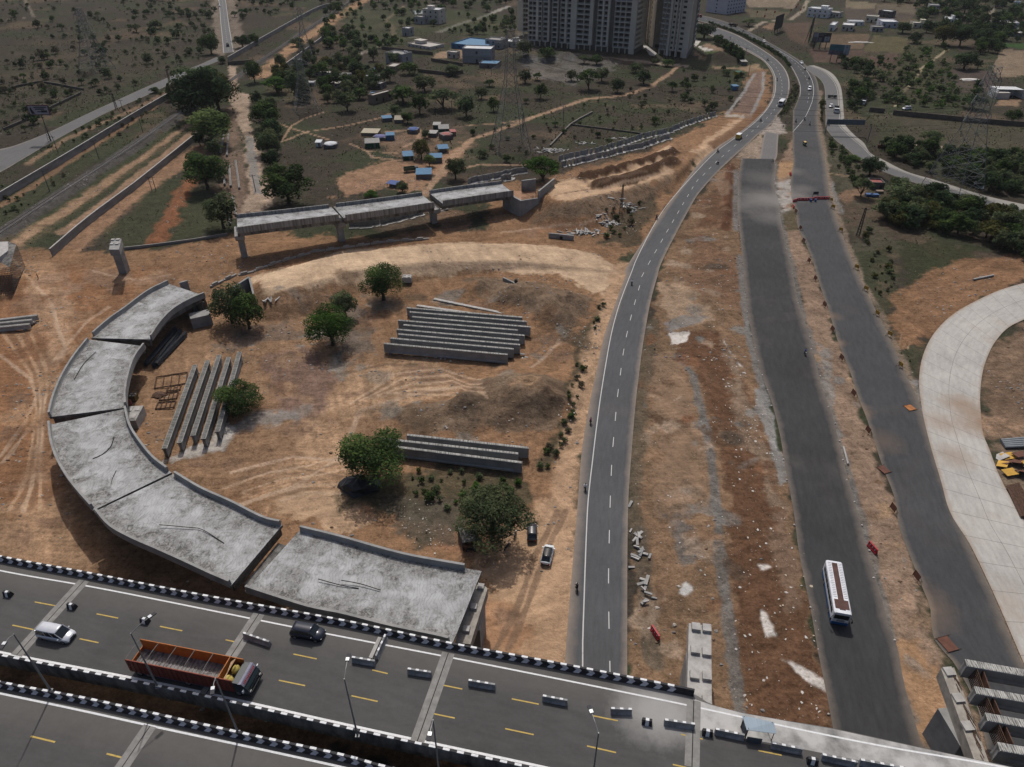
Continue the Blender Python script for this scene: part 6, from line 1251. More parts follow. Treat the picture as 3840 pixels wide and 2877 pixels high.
# billboards
def billboard(label, bl, br, base_v, faces, frame, z_face_rows, posts=3, back=False):
    """bl/br: ground pixels under the two lower corners; rows: top and bottom pixel rows of the board"""
    a, b = P(*bl), P(*br); zt, zb = vh(a, z_face_rows[0]), vh(a, z_face_rows[1]); t = thing('billboard', label, 'billboard', tuple((a+b)/2)); d = (b-a).normalized(); n = Vector((d.y, -d.x, 0))
    if n.y > 0: n = -n
    m = MB(); wall_mb(m, a, b, zb, zt, .3); m.build('board', frame, t)
    for f0, f1, g0, g1, mm in faces:
        m = MB(); q = a.lerp(b, f0)+n*.17; r = a.lerp(b, f1)+n*.17; m.quad(q+Vector((0,0,zb+(zt-zb)*g0)), r+Vector((0,0,zb+(zt-zb)*g0)), r+Vector((0,0,zb+(zt-zb)*g1)), q+Vector((0,0,zb+(zt-zb)*g1))); m.build('poster', mm, t)
    for k in range(posts):
        q = a.lerp(b, (k+.5)/posts); m = MB(); m.bar(q, q+Vector((0,0,zt)), .35); m.bar(q-n*2.5, q+Vector((0,0,zt*.8)), .2); m.build('post', rebar, t)
    return t
pb = [mat('poster_pale', (.22,.23,.27), .3, .2), mat('poster_dark', (.02,.02,.024), .3, .4), mat('poster_teal', (.05,.13,.17), .4, .15), mat('poster_crowd', (.10,.09,.12), .5, .6), mat('poster_white', (.24,.27,.31), .2, .3), mat('poster_grey', (.12,.13,.15), .3, .3)]
billboard('dark framed billboard with pale panels and a small building emblem beside the road', X('J',1650,640), X('J',1880,650), 0, [(.02,.30,.05,.95,pb[0]),(.04,.26,.05,.55,pb[5]),(.32,.72,.84,.90,pb[5]),(.32,.58,.70,.76,pb[5]),(.34,.52,.05,.5,pb[5]),(.66,.95,.18,.62,pb[4]),(.76,.86,.36,.5,pb[1]),(.66,.93,.04,.13,pb[4])], pb[1], (X('J',0,420)[1], X('J',0,545)[1]))
billboard('blue green billboard with a white right hand panel beside the ploughed field', X('J',1860,800), X('J',2120,815), 0, [(.02,.70,.42,.97,pb[2]),(.02,.70,.06,.42,pb[3]),(.72,.98,.03,.97,pb[4]),(.82,.90,.68,.82,pb[2]),(.78,.92,.4,.44,pb[2]),(.8,.9,.26,.3,pb[2])], pb[5], (X('J',0,570)[1], X('J',0,705)[1]))
billboard('tall black billboard back leaning beside the far track, left one of two', X('J',1170,445), X('J',1275,395), 0, [], pb[1], (X('J',0,215)[1], X('J',0,400)[1]), 3)
billboard('tall black billboard back beside the dark framed billboard, right one of two', X('J',1615,585), X('J',1660,480), 0, [], pb[1], (X('J',0,235)[1], X('J',0,480)[1]), 3)
# sign on a lattice post by the side road at left
b = P(*X('A',330,915)); t = thing('billboard', 'white and red hoarding on a tall lattice post beside the left side road', 'billboard', tuple(b)); h = vh(b, X('A',0,745)[1]); m = MB(); m.bar(b, b+Vector((0,0,h)), .3)
for s in ((-.8,-.8),(.8,-.8),(.8,.8),(-.8,.8)): m.bar(b+Vector((s[0],s[1],0)), b+Vector((s[0]*.4,s[1]*.4,h*.6)), .12)
for k in range(8): m.bar(b+Vector((-.75+.05*k,-.7,h*.07*k)), b+Vector((.7-.05*k,-.7,h*.07*(k+1))), .09)
m.build('lattice_post', mat('post_steel', (.06,.055,.05), .3, 1.), t)
q = P(*X('A',262,745), h); m = MB(); wall_mb(m, Vector((q.x-4.6,q.y,0)), Vector((q.x+4.6,q.y,0)), h, h+4.3, .2); o = m.build('board', mat('board_red', (.10,.03,.04), .3, .5), t)
m = MB(); m.quad(Vector((q.x-4.2,q.y-.12,h+.3)), Vector((q.x+4.2,q.y-.12,h+.3)), Vector((q.x+4.3,q.y-.12,h+3.9)), Vector((q.x-4.4,q.y-.12,h+3.9))); m.build('poster', mat('poster_pink', (.30,.27,.31), .15, .4), o)
m = MB()
for x0, x1, z0, z1 in ((-1.8,3.8,3.1,3.5),(-1.4,2.6,2.3,2.8),(.9,3.6,1.1,2.0),(-.8,.8,1.2,1.6)): m.quad(*[Vector((q.x+x,q.y-.135,h+z)) for x, z in ((x0,z0),(x1,z0),(x1,z1),(x0,z1))])
m.add([Vector((q.x+x,q.y-.135,h+z)) for x, z in ((-3.6,.5),(-2.0,.5),(-2.6,1.8),(-2.9,2.4),(-3.0,3.2),(-3.5,3.2),(-3.7,2.4))], [tuple(range(7))]); m.build('print', pb[1], o)
# ================================================================== TREES AND PLANTS
bark = mat('bark', (.055,.042,.032), .3, 3., .9)
LEAF = {}
for k, c in dict(neem=[(.030,.050,.016),(.048,.075,.022),(.022,.038,.014)], pale=[(.060,.082,.030),(.082,.108,.040),(.044,.064,.024)], thorn=[(.044,.058,.028),(.064,.078,.038),(.034,.046,.024)], dark=[(.020,.034,.016),(.030,.048,.020),(.016,.026,.013)], olive=[(.042,.042,.014),(.060,.058,.020),(.028,.034,.012)], bright=[(.034,.070,.014),(.050,.095,.020),(.026,.05,.013)], dry=[(.058,.054,.034),(.078,.070,.044),(.044,.042,.028)]).items():
    LEAF[k] = [leafmat('leaf_%s_%d' % (k, i), [z*(1.75 if k in ('thorn', 'dry', 'dark') else 1.55) for z in q]) for i, q in enumerate(c)]
def crown_mb(kind, n, seed, ls):
    r = random.Random(seed); m = MB(); lobes = []
    if kind == 'round':   z0, z1, nl = .16, 1., 13
    elif kind == 'spread': z0, z1, nl = .50, 1., 15
    elif kind == 'bush':  z0, z1, nl = .02, 1., 9
    elif kind == 'cone':  z0, z1, nl = .03, 1., 16
    elif kind == 'tall':  z0, z1, nl = .10, 1., 15
    for i in range(nl):
        a = r.uniform(0, 2*math.pi); f = (i+.5)/nl
        if kind == 'cone': z = z0+f*(z1-z0); rad = .30*(1-f)**.8+.06; q = .22*(1-f); c = (q*math.cos(a), q*math.sin(a), z); lobes.append((c, (rad, rad, .09)))
        elif kind == 'spread': q = .36*math.sqrt(f); a = i*2.4; c = (q*math.cos(a), q*math.sin(a), z0+(z1-z0)*(.55-.45*(q/.36)**2+r.uniform(-.14,.2))); lobes.append((c, (r.uniform(.12,.2),)*2+(r.uniform(.09,.15),)))
        else: q = .30*math.sqrt(r.random()); z = z0+(z1-z0)*(.22+.56*f); q *= 1-abs(f-.4)*.8; q = min(.32, q+.06); a = i*2.4+r.uniform(-.5,.5); c = (q*math.cos(a), q*math.sin(a), z); s = r.uniform(.14,.22); lobes.append((c, (s, s, (z1-z0)*r.uniform(.17,.26))))
    for k in range(n):
        (cx, cy, cz), (rx, ry, rz) = lobes[k % nl]; mi = (k % nl+seed) % 3
        if r.random() < .25: mi = r.randrange(3)
        while True:
            d = Vector((r.gauss(0,1), r.gauss(0,1), r.gauss(0,1)))
            if d.length > .1: break
        d.normalize()
        if d.z < -.35 and r.random() < .7: d.z = -d.z
        f = r.uniform(.62, 1.06)+(.16 if r.random() < .12 else 0); p = Vector((cx+d.x*rx*f, cy+d.y*ry*f, max(.0, cz+d.z*rz*f)))
        nn = (d+Vector((r.gauss(0,.6), r.gauss(0,.6), r.gauss(.3,.6)))).normalized(); a = nn.cross(Vector((r.random()-.5, r.random()-.5, r.random()-.5))).normalized(); b = nn.cross(a); s = ls*r.uniform(.6, 1.5)
        a *= s; b *= s*.6; m.add([p-a, p+b*.9-a*.2, p+a, p-b*.9+a*.1], [(0,1,2,3)], mi)
    return m, lobes
def trunk_mb(lobes, kind, seed, n=6):
    r = random.Random(seed+99); m = MB(); fork = .12 if kind in ('spread', 'bush') else .22; tr = .032 if kind != 'bush' else .02
    m.tube([(0,0,-.02), (.01,.0,fork*.5), (.0,.01,fork)], [tr*1.3, tr, tr*.8], 7)
    for c, rad in lobes[::max(1, len(lobes)//n)]:
        e = Vector(c); s = Vector((0, .005, fork)); mid = s.lerp(e, .5)+Vector((r.uniform(-.03,.03), r.uniform(-.03,.03), .02)); m.tube([s, mid, e], [tr*.6, tr*.38, tr*.12], 5)
    return m
PRO = {}
def proto(kind, leaf, lod, v):
    key = (kind, leaf, lod, v)
    if key not in PRO:
        n, ls = {0: (9000, .015), 1: (3600, .026), 2: (1100, .045), 3: (380, .075)}[lod]; cm, lb = crown_mb(kind, n, v*13+hash_(kind), ls); tm = trunk_mb(lb, kind, v, 7 if lod < 2 else 4)
        if lod < 3: PRO[key] = (cm.mesh('crown', LEAF[leaf]), tm.mesh('trunk', bark))
        else:
            o = len(cm.v); cm.v += tm.v; cm.f += [tuple(i+o for i in f) for f in tm.f]; cm.m += [3]*len(tm.f); PRO[key] = (cm.mesh('tree', LEAF[leaf]+[bark]),)
    return PRO[key]
def hash_(s): return sum(ord(c)*(i+1) for i, c in enumerate(s)) % 97
def tree(name, label, p, h, W, kind, leaf, lod, v=0, group=None, cat=None):
    ms = proto(kind, leaf, lod, v); cat = cat or ('bush' if 'bush' in name or 'shrub' in name else 'tree')
    if len(ms) == 1:
        o = bpy.data.objects.new(name, ms[0]); COL.objects.link(o); tag(o, label, cat, group)
    else:
        o = thing(name, label, cat, (0, 0, 0), 0, group)
        for nm, me in zip(('crown', 'trunk'), ms): c = bpy.data.objects.new(nm, me); COL.objects.link(c); c.parent = o
    o.location = p; o.rotation_euler = (0, 0, rnd.uniform(0, 6.28)); o.scale = (W, W, h); return o
def tree_px(name, label, c, bx, by, ty, wpx, kind, leaf, lod, v=0, group=None, hf=.9):
    u, vv = X(c, bx, by); p = PG(u, vv); h = vh(p, X(c, 0, ty)[1])*hf; k = .57945 if c in 'ABCDEFGHI' else .28972
    d = p.y*C_+(CH-p.z-h*.6)*S_; W = wpx*k*d/F
    return tree(name, label, tuple(p), h*1.06, W*1.3, kind, leaf, lod, v, group)
T = tree_px
# trees one can tell apart
T('shade_tree','large dark green tree beside the three girders, over a dark tarpaulin','E',225,1450,1075,430,'round','neem',0,1,hf=.72)
T('thorn_tree','wide feathery thorn tree shading the shack and motorbikes near the flyover','H',980,185,-290,440,'spread','thorn',0,2,hf=.58)
T('round_bush','dense round dark bush at the end of the five girders','D',1570,1000,765,285,'bush','neem',0,3,hf=.72)
T('shade_tree','left one of two trees growing by the wing wall of the curved viaduct','D',1505,430,160,215,'tall','thorn',1,4,hf=.86)
T('shade_tree','right one of two trees growing by the wing wall of the curved viaduct','D',1615,468,220,200,'tall','neem',1,5,hf=.86)
T('shade_tree','bright green tree with a bare forked trunk in the middle of the yard','D',2155,578,315,300,'round','bright',0,6,hf=.86)
T('shade_tree','small tree behind the bare forked tree in the yard','E',30,400,200,150,'round','thorn',1,7,hf=.8)
T('shade_tree','dense tree beside the white block on the sandy embankment','E',275,285,12,265,'tall','neem',0,8,hf=.8)
for i, (bx, by, ty, w_, kd, lf, lb) in enumerate([(1330,770,400,330,'tall','dark','huge dark tree at the underpass, the tallest of the roadside trees'),(1420,720,440,230,'tall','olive','olive tinged large tree right of the huge dark tree'),(1245,690,480,200,'tall','olive','olive green tree left of the huge dark tree'),(1340,610,425,240,'round','neem','dark round tree at the back of the roadside clump'),(1385,945,690,275,'round','pale','pale green round tree in front of the huge dark tree'),
      (1345,1225,965,255,'round','neem','broad green tree west of the dirt track beside long kerb beams'),(1450,1478,1245,215,'round','thorn','green tree with bare leaning trunk left of the straight viaduct'),(1112,655,540,72,'cone','dark','dark conical tree standing by the long left wall'),(1740,835,640,200,'round','neem','dark tree on the right side of the dirt track, upper of three'),(1745,1000,830,165,'round','thorn','dark tree on the right side of the dirt track, middle of three'),
      (1870,1320,1050,290,'round','neem','broad bushy tree just above the straight viaduct deck'),(1650,535,375,95,'tall','neem','slim tall tree beside the railway embankment'),(1795,600,490,150,'spread','bright','bright green flat topped tree near the village houses'),(1820,440,340,75,'tall','thorn','upright tree on the sandy railway strip'),(1370,350,215,115,'round','neem','tree left of the near end of the straight road'),(1575,310,220,105,'round','dark','tree right of the near end of the straight road'),(1645,290,215,70,'bush','neem','bush behind the tree right of the straight road end'),(1005,600,560,65,'bush','neem','small bush between the left side road and the wall'),(1940,650,440,140,'round','thorn','grey green tree beside the tin roofed hut'),(1440,410,360,60,'bush','dark','dark bush beside the underpass wall'),(1930,300,240,90,'round','thorn','bush on the slope above the railway strip')]):
    T('roadside_tree', lb, 'A', bx, by, ty, w_, kd, lf, 1, i % 5)
for i, (bx, by, ty, w_, kd, lf, lb) in enumerate([(740,1162,1010,125,'round','thorn','lone tree above the middle of the straight viaduct'),(520,1030,890,100,'tall','olive','olive tree between the camp huts'),(572,1078,995,70,'spread','pale','small tree with a ring of stones beside the grey hut'),(1302,1172,1000,215,'spread','bright','wide green tree at the right end of the straight viaduct'),(395,1245,1165,90,'bush','thorn','thorny bush beside the blue tarpaulin'),(190,1285,1230,90,'bush','bright','bright bush above the left span of the straight viaduct'),
      (430,800,720,80,'round','neem','tree beside the pale tent in the camp'),(545,895,835,55,'bush','thorn','bush in front of the grey hut in the camp'),(350,750,670,80,'round','thorn','tree behind the pale tent in the camp')]):
    T('camp_tree', lb, 'B', bx, by, ty, w_, kd, lf, 1, i % 5)
mid_t = [(1290,640,535,82),(1488,525,445,70),(1190,540,450,95),(1268,520,465,50),(720,490,410,92),(440,482,395,112),(345,422,330,82),(315,530,425,82),(400,665,540,165),(540,595,470,135),(510,740,600,112),(660,705,560,185),(810,755,620,122),(985,720,620,72),(905,640,560,80),(1600,582,440,132),(1685,530,430,92),(1785,600,500,82),(1650,420,350,90),(1570,412,350,72),(1330,385,300,104),(1905,470,400,84),(1955,545,450,104),(2140,590,520,62),(1180,370,250,104),(2110,430,380,80),(2030,420,375,60),(960,560,510,60),(1070,1050,1000,50),(915,1020,960,60),(1440,865,830,35),(1730,940,890,45),(1660,890,850,40),(2030,800,750,60),(1195,670,630,40),(1385,820,785,40),(1965,640,600,30),(850,880,830,30),(120,640,560,110),(40,720,590,130),(200,500,440,80),(100,470,400,110),(20,420,360,90),(30,560,470,90)]
for i, (bx, by, ty, w_) in enumerate(mid_t):
    T('field_tree', 'dark green tree on the rough ground between the village and the apartment tower', 'B', bx, by, ty, w_, ('round','tall','round','spread')[i % 4], ('neem','thorn','dark','neem','thorn')[i % 5], 2, i % 5, 'field trees around the village')
for i, (c, bx, by, ty, w_, kd, lf, lb) in enumerate([('M',980,500,290,260,'spread','thorn','wide thorn tree in the rough plot behind the service road'),('M',90,1170,880,230,'spread','thorn','thorn tree shading the roadside shack with a red roof'),('M',200,900,620,320,'round','dark','dark tree between the service road and the closed road'),('M',560,1130,870,260,'round','thorn','tree right of the red roofed shack'),('M',660,500,400,150,'bush','neem','green bush at the wall end behind the service road'),('M',2060,200,20,200,'round','neem','tree beside the long wall near the lattice pylon'),
      ('K',1540,1410,1200,260,'spread','dark','dark spreading tree left of the open shed'),('K',1430,900,640,290,'round','dark','large dark tree at the edge of the brown field'),('K',1590,1170,1000,100,'tall','dark','narrow dark tree beside the white heap in the brown field'),('K',630,430,270,200,'round','dark','dark tree in front of the white village houses'),('K',790,560,400,160,'round','dark','dark tree above the start of the footpath'),('K',1370,600,280,260,'round','dark','large tree at the top of the footpath'),('K',1150,590,270,260,'round','olive','olive tree at the top of the footpath'),
      ('J',270,500,270,280,'round','dark','dense dark tree clump beside the apartment tower and the bend'),('J',560,980,880,110,'tall','thorn','thin tree by the yellow kiosk'),('J',380,1430,1290,110,'bush','thorn','bush left of the stony strip'),('J',1800,1390,1270,80,'bush','olive','yellow flowering bush on the island beside the service road'),('L',2060,760,700,200,'round','neem','tree at the bend of the service road'),('J',850,340,230,150,'spread','thorn','scrubby tree at the far roadside')]):
    T('roadside_tree', lb, c, bx, by, ty, w_, kd, lf, 1 if w_ > 140 else 2, i % 5, hf=.85)
# ---- many alike: scattered over the scrub, woods and verges
ROADBB = [(min(q[0] for q in pg), max(q[0] for q in pg), min(q[1] for q in pg), max(q[1] for q in pg), pg) for pg in ROADPOLY]
def clear_of_roads(x, y, d=2.5):
    for a, b, c, e, pg in ROADBB:
        if a-d < x < b+d and c-d < y < e+d and poly_d(np.array([x]), np.array([y]), pg)[0] < d: return False
    return True
def scatter(name, label, group, pts, n, h0, h1, leafs, kinds, lod=3, wr=(.9, 1.4), gap=2.5, mass=False, rd=2.5):
    acc = []
    q = [P(u, v) for u, v in pts]; xs = [p.x for p in q]; ys = [p.y for p in q]; done = []; tries = 0
    while len(done) < n and tries < n*60:
        tries += 1; v = rnd.uniform(min(p[1] for p in pts), max(p[1] for p in pts)); u = rnd.uniform(min(p[0] for p in pts), max(p[0] for p in pts)); p = P(u, max(v, -120)); x, y = p.x, p.y
        if poly_d(np.array([x]), np.array([y]), q)[0] > 0 or any((x-a)**2+(y-b)**2 < gap*gap for a, b in done) or not clear_of_roads(x, y, rd): continue
        if fbm(np.array([x*.02]), np.array([y*.02]), 4)[0] < rnd.uniform(.30, .52): continue
        done.append((x, y)); h = rnd.uniform(h0, h1)*(.7+.6*rnd.random())
        if mass: acc.append((x, y, gz(x, y), h, h*rnd.uniform(*wr), rnd.uniform(0, 6.28)))
        else: tree(name, label, (x, y, gz(x, y)), h, h*rnd.uniform(*wr), rnd.choice(kinds), rnd.choice(leafs), lod, rnd.randrange(4), group)
    if mass:
        m = MB()
        for i, (x, y, z, h, W, a) in enumerate(acc):
            cm, lb = crown_mb(kinds[i % len(kinds)], 150, i % 9, .09); ca, sa = math.cos(a)*W, math.sin(a)*W; o = len(m.v); m.v += [(x+vx*ca-vy*sa, y+vx*sa+vy*ca, z+vz*h) for vx, vy, vz in cm.v]; m.f += [tuple(k+o for k in f) for f in cm.f]; m.m += cm.m
        tag(m.build(name, [LEAF[q][0] for q in leafs][:3]), label, kind='stuff')
    return done
scatter('scrub_tree','small thorny tree scattered over the dry scrub left of the straight road','scrub trees left of the straight road',XL('A',(-60,-40),(1395,-40),(1410,330),(1000,520),(520,720),(300,830),(-60,900)),160,2.6,5.4,['thorn','dark','dry','thorn','neem'],['round','bush','spread','bush'],3)
scatter('undergrowth','low thorny undergrowth over the scrub left of the straight road',None,XL('A',(-60,-40),(1395,-40),(1410,330),(1000,520),(520,720),(300,830),(-60,900)),330,.8,2.2,['thorn','dark','dry'],['bush'],3,(1.,1.8),1.5,True)
scatter('scrub_tree','small thorny tree between the straight road and the railway','scrub trees beside the railway',XL('A',(1500,-40),(2080,-40),(1900,80),(1560,320),(1525,250)),50,3,5.5,['thorn','dark','neem'],['round','bush','spread'],3)
scatter('green_tree','leafy green tree in the wooded fields at the top centre of the photo','trees in the wooded fields',XL('B',(-150,-40),(1120,-40),(1080,35),(620,185),(330,320),(-100,330)),120,3.5,6.5,['neem','thorn','bright','dark'],['round','tall','bush'],3)
scatter('green_tree','leafy green tree on the plot beside the apartment tower','trees beside the apartment tower',XL('B',(640,220),(1120,60),(1125,230),(1000,240)),40,3.5,6,['neem','thorn','dark'],['round','bush'],3)
scatter('village_tree','dark tree growing among the small village houses','trees among the village houses',XL('N',(-80,480),(480,220),(700,60),(1330,180),(1000,340),(1350,420),(1400,760),(1000,1000),(650,1060),(-50,980)),85,4,7.5,['neem','dark','thorn','thorn','olive'],['round','tall','round'],2,(.9,1.3),4)
scatter('village_tree','dark tree among the far houses at the top right','trees among the far houses',XL('K',(300,-60),(2280,-60),(2280,560),(1930,540),(1700,560),(1500,480),(1000,470),(760,330),(830,150),(320,20)),150,5,9,['neem','dark','dark','thorn'],['round','tall'],3,(.9,1.4),5)
scatter('village_tree','dark tree in the hedge row beside the pale ploughed field','hedge row trees beside the pale field',XL('K',(1560,420),(1900,500),(1900,640),(1800,860),(1600,900),(1620,640)),22,6,9,['neem','dark'],['round','tall'],2,(.9,1.3),5)
scatter('scrub_bush','low bush on the rough ground either side of the footpath','bushes around the footpath',XL('K',(-60,800),(620,760),(720,560),(1220,610),(1260,900),(1330,1180),(1600,1220),(1500,1400),(780,1420),(420,1370),(60,1260),(-120,1000)),105,2.,4.2,['thorn','neem','bright','thorn'],['bush','bush','round'],3,(1.,1.7),2)
scatter('undergrowth','low green undergrowth either side of the footpath',None,XL('K',(-60,800),(620,760),(720,560),(1220,610),(1260,900),(1330,1180),(1600,1220),(1500,1400),(780,1420),(420,1370),(60,1260),(-120,1000)),220,.8,2.2,['thorn','neem','bright'],['bush'],3,(1.,1.9),1.5,True)
scatter('verge_tree','dense green tree on the bank right of the service road','trees on the bank right of the service road',XL('J',(1990,800),(2230,820),(2420,900),(2330,1300),(2230,1450),(2110,1500),(2100,1300),(2080,1120)),34,3.5,6,['neem','thorn','dark'],['round','bush'],2,(1.,1.4),3)
scatter('wood_tree','dense green tree in the wood below the service road bend','trees in the wood below the service road',XL('M',(420,1250),(860,1130),(1000,1110),(1420,1170),(1850,1330),(2300,1480),(2300,2100),(1700,1750),(1000,1620),(560,1600),(360,1500)),80,3.,6.5,['neem','thorn','olive','dark','thorn'],['round','spread','round'],2,(1.15,1.6),3.6,False,6.5)
scatter('wood_tree','dense green tree in the wood between the service road and the rough plot','trees in the wood above the service road',XL('M',(350,560),(700,520),(1180,600),(1700,670),(2300,720),(2300,1240),(1800,1120),(1200,960),(860,820),(450,640)),78,3.5,6.,['neem','thorn','dark','thorn'],['round','bush','round'],2,(1.1,1.6),3,False,5)
scatter('verge_bush','low bush on the weedy verge between the two right hand roads','bushes on the verge between the right roads',XL('L',(1660,450),(1780,520),(2100,740),(2209,1000),(2100,1120),(1900,900),(1740,700)),26,1.5,3,['neem','thorn'],['bush'],3,(1.,1.5),2)
scatter('scrub_bush','low bush on the dry slope left of the main road','bushes on the dry slope',XL('Q',(1350,1350),(1850,1150),(1900,1280),(1700,1640),(1350,1640)),14,1.,2.2,['thorn','neem','dry'],['bush'],3,(1.,1.6),2)
scatter('scrub_bush','low weed bush in the litter strip between the yard and the main road','weed bushes along the yard edge',XL('E',(1690,290),(1730,340),(1580,800),(1440,1260),(1340,1390),(1230,1370),(1400,1180),(1500,760)),26,.7,1.5,['thorn','neem','dry'],['bush'],3,(1.,1.8),1.5)
scatter('scrub_bush','low weed bush under and around the two big yard trees','weed bushes around the yard trees',XL('E',(450,1400),(900,1400),(1150,1480),(1100,1640),(500,1640)),26,.7,1.6,['thorn','neem','bright'],['bush'],3,(1.,1.8),1.5)
scatter('scrub_bush','low bush on the open ground between the camp and the pylon','bushes on the open ground by the pylon',XL('B',(760,900),(1180,760),(1700,650),(2180,480),(2180,800),(1500,900),(1180,1050),(850,1040)),55,.9,2.2,['thorn','dry','neem'],['bush'],3,(1.,1.5),3)
scatter('scrub_bush','low bush on the rail side strips between the long walls','bushes along the railway',XL('A',(0,1310),(1130,560),(1200,600),(700,960),(200,1320),(0,1450)),35,.8,2.,['thorn','neem','dry'],['bush'],3,(1.,1.7),2)
scatter('scrub_bush','low bush on the strip between the left side road and the long wall','bushes beside the left side road',XL('A',(0,1110),(300,960),(700,745),(1100,560),(1120,600),(600,880),(0,1230)),30,.8,2.2,['thorn','neem'],['bush'],3,(1.,1.7),2)
scatter('scrub_tree','thorn bush between the stony strip and the apartment tower','thorn bushes left of the stony strip',XL('J',(-120,900),(430,900),(700,960),(820,1050),(620,1330),(300,1480),(-120,1350)),20,2,4,['thorn','dark','neem'],['bush','round'],3,(1.,1.5),3)
scatter('scrub_tree','bushy tree in the dense scrub just left of the straight road','dense scrub beside the straight road',XL('A',(850,-40),(1390,-40),(1400,300),(1250,390),(1000,300)),70,2.6,5.5,['thorn','neem','dark','thorn'],['round','bush','bush'],3,(1.,1.5),3)
scatter('verge_tree','green tree in the verge row left of the dirt track','trees left of the dirt track',XL('A',(1250,900),(1440,900),(1460,1000),(1440,1260),(1300,1130)),7,5,8,['neem','thorn'],['round'],2,(1.,1.3),4)
scatter('verge_tree','green tree in the verge row right of the dirt track','trees right of the dirt track',XL('A',(1640,640),(1740,640),(1830,1000),(1860,1230),(1740,1080)),12,4,7.5,['neem','thorn','dark'],['round','tall'],2,(1.,1.3),4)
scatter('far_tree','dark tree in the far wood at the top edge of the photo','far trees along the top edge',XL('B',(-1200,-75),(1100,-75),(1100,30),(-1200,10)),120,4,7,['neem','dark','thorn'],['round','tall'],3,(1.,1.5),4)
scatter('verge_bush','low olive bush on the weedy patch left of the concrete road','bushes on the weedy patch',XL('F',(1150,0),(1380,-40),(1330,460),(1400,600),(1370,560),(1240,280))+XL('C',(1200,1400)),22,.7,1.8,['thorn','olive','dry'],['bush'],3,(1.,1.8),2)
# shrubs on the planted medians
def row(name, label, group, pts, n, h, jit, leafs, w_=1.2):
    q = [P(*u) for u in pts]; L_ = plen(q)
    for i in range(n):
        p, d = along(q, L_*(i+.5)/n); tree(name, label, (p.x+rnd.uniform(-jit, jit), p.y+rnd.uniform(-jit, jit), 0), h*rnd.uniform(.7, 1.3), h*w_*rnd.uniform(.8, 1.3), 'bush', rnd.choice(leafs), 3, rnd.randrange(4), group)
row('median_shrub','clipped shrub in the planted median of the curving main road','shrubs on the far planted median',XL('J',(330,305),(560,380),(800,470),(1000,575),(1150,655),(1300,765),(1390,880)),64,2.0,.5,['neem','dark'])
row('median_shrub','clipped shrub in the planted median of the curving main road','shrubs on the far planted median',XL('J',(480,355),(700,430),(950,560),(1100,640),(1240,740)),36,2.0,.5,['neem','dark'])
row('median_shrub','shrub on the planted median beside the minibus','shrubs on the median beside the minibus',XL('J',(1450,1110),(1400,1280),(1330,1420),(1270,1510)),24,1.7,.9,['neem','dry','thorn'])
row('median_shrub','shrub on the planted median beside the minibus','shrubs on the median beside the minibus',XL('J',(1490,1130),(1460,1250),(1390,1380),(1330,1480)),20,1.7,.9,['dry','dry','thorn'])
row('island_shrub','yellowish shrub on the island beside the service road','shrubs on the service road island',XL('L',(1655,20),(1660,120),(1655,220),(1665,290)),12,1.5,.5,['olive','neem'])
row('roadside_tree','dark clipped tree in the row beside the tower garden','row of trees beside the tower garden',XL('J',(420,560),(560,640),(700,760),(740,830)),20,6.5,1.,['dark','neem'],.8)
# ---- nobody could count these: grass tufts, stones, litter
def stuff(name, label, mb, mats): o = mb.build(name, mats); return tag(o, label, kind='stuff')
w_area = np.clip((GY*GY+CH*CH)/67450, .2, 8)**2; ok = (GY > 38) & (GY < 640) & (GR > 1.0) & (np.abs(GX) < .75*(GY*C_+CH*S_))
pr = np.clip(GC[:, 3]-.35, 0, 1)*np.minimum(w_area, 6)*ok*(fbm(GX*.09, GY*.09, 55, 3) > .46); rs = np.random.RandomState(5); ids = rs.choice(len(GX), 15000, replace=False, p=pr/pr.sum()); gm = MB()
for i in ids:
    s = rnd.uniform(.14, .38)*(1 if GY[i] < 300 else 1.4); x, y, z = GX[i], GY[i], GH[i]; mi = rnd.randrange(3)
    for k in range(3):
        a = rnd.uniform(0, 6.28); b = rnd.uniform(.3, .9); dx, dy = math.cos(a)*s, math.sin(a)*s; gm.add([(x-dy*.6, y+dx*.6, z-.05), (x+dy*.6, y-dx*.6, z-.05), (x+dx*b+dy*.3, y+dy*b-dx*.3, z+s*1.0), (x+dx*b-dy*.4, y+dy*b+dx*.4, z+s*.8)], [(0,1,2,3)], mi)
stuff('grass', 'tufts of dry grass and weeds over the scrub land', gm, [LEAF['dry'][1], LEAF['pale'][0], mat('straw', (.12,.105,.06), .3, 2.)])
pr = (GC[:, 3] < .4)*ok*(GY < 330)*np.minimum(w_area, 1.5)*np.clip(fbm(GX*.06, GY*.06, 70, 4)-.47, 0, 1)**1.3*(GC[:, 0] < .36); ids = rs.choice(len(GX), 7000, replace=False, p=pr/pr.sum()); sm = MB()
for i in ids:
    s = .07+.36*rnd.random()**3; sm.blob((GX[i], GY[i], GH[i]-.02), (s, s*rnd.uniform(.6, 1), s*rnd.uniform(.4, .8)), int(i), rnd.randrange(3), 5, .3)
stuff('rubble', 'loose stones and clods over the building site', sm, [mat('clod', (.17,.11,.07), .3, 2.), mat('stone_grey', (.17,.165,.16), .3, 2.), mat('stone_pale', (.30,.27,.24), .25, 2.)])
lm_ = MB(); rp = [P(*q) for q in XL('F',(0,490),(130,480),(240,500),(400,730),(500,960),(590,1240),(665,1640))+XL('I',(850,780),(955,1390),(400,1480),(340,850),(268,0))+XL('F',(195,1150),(80,750))]
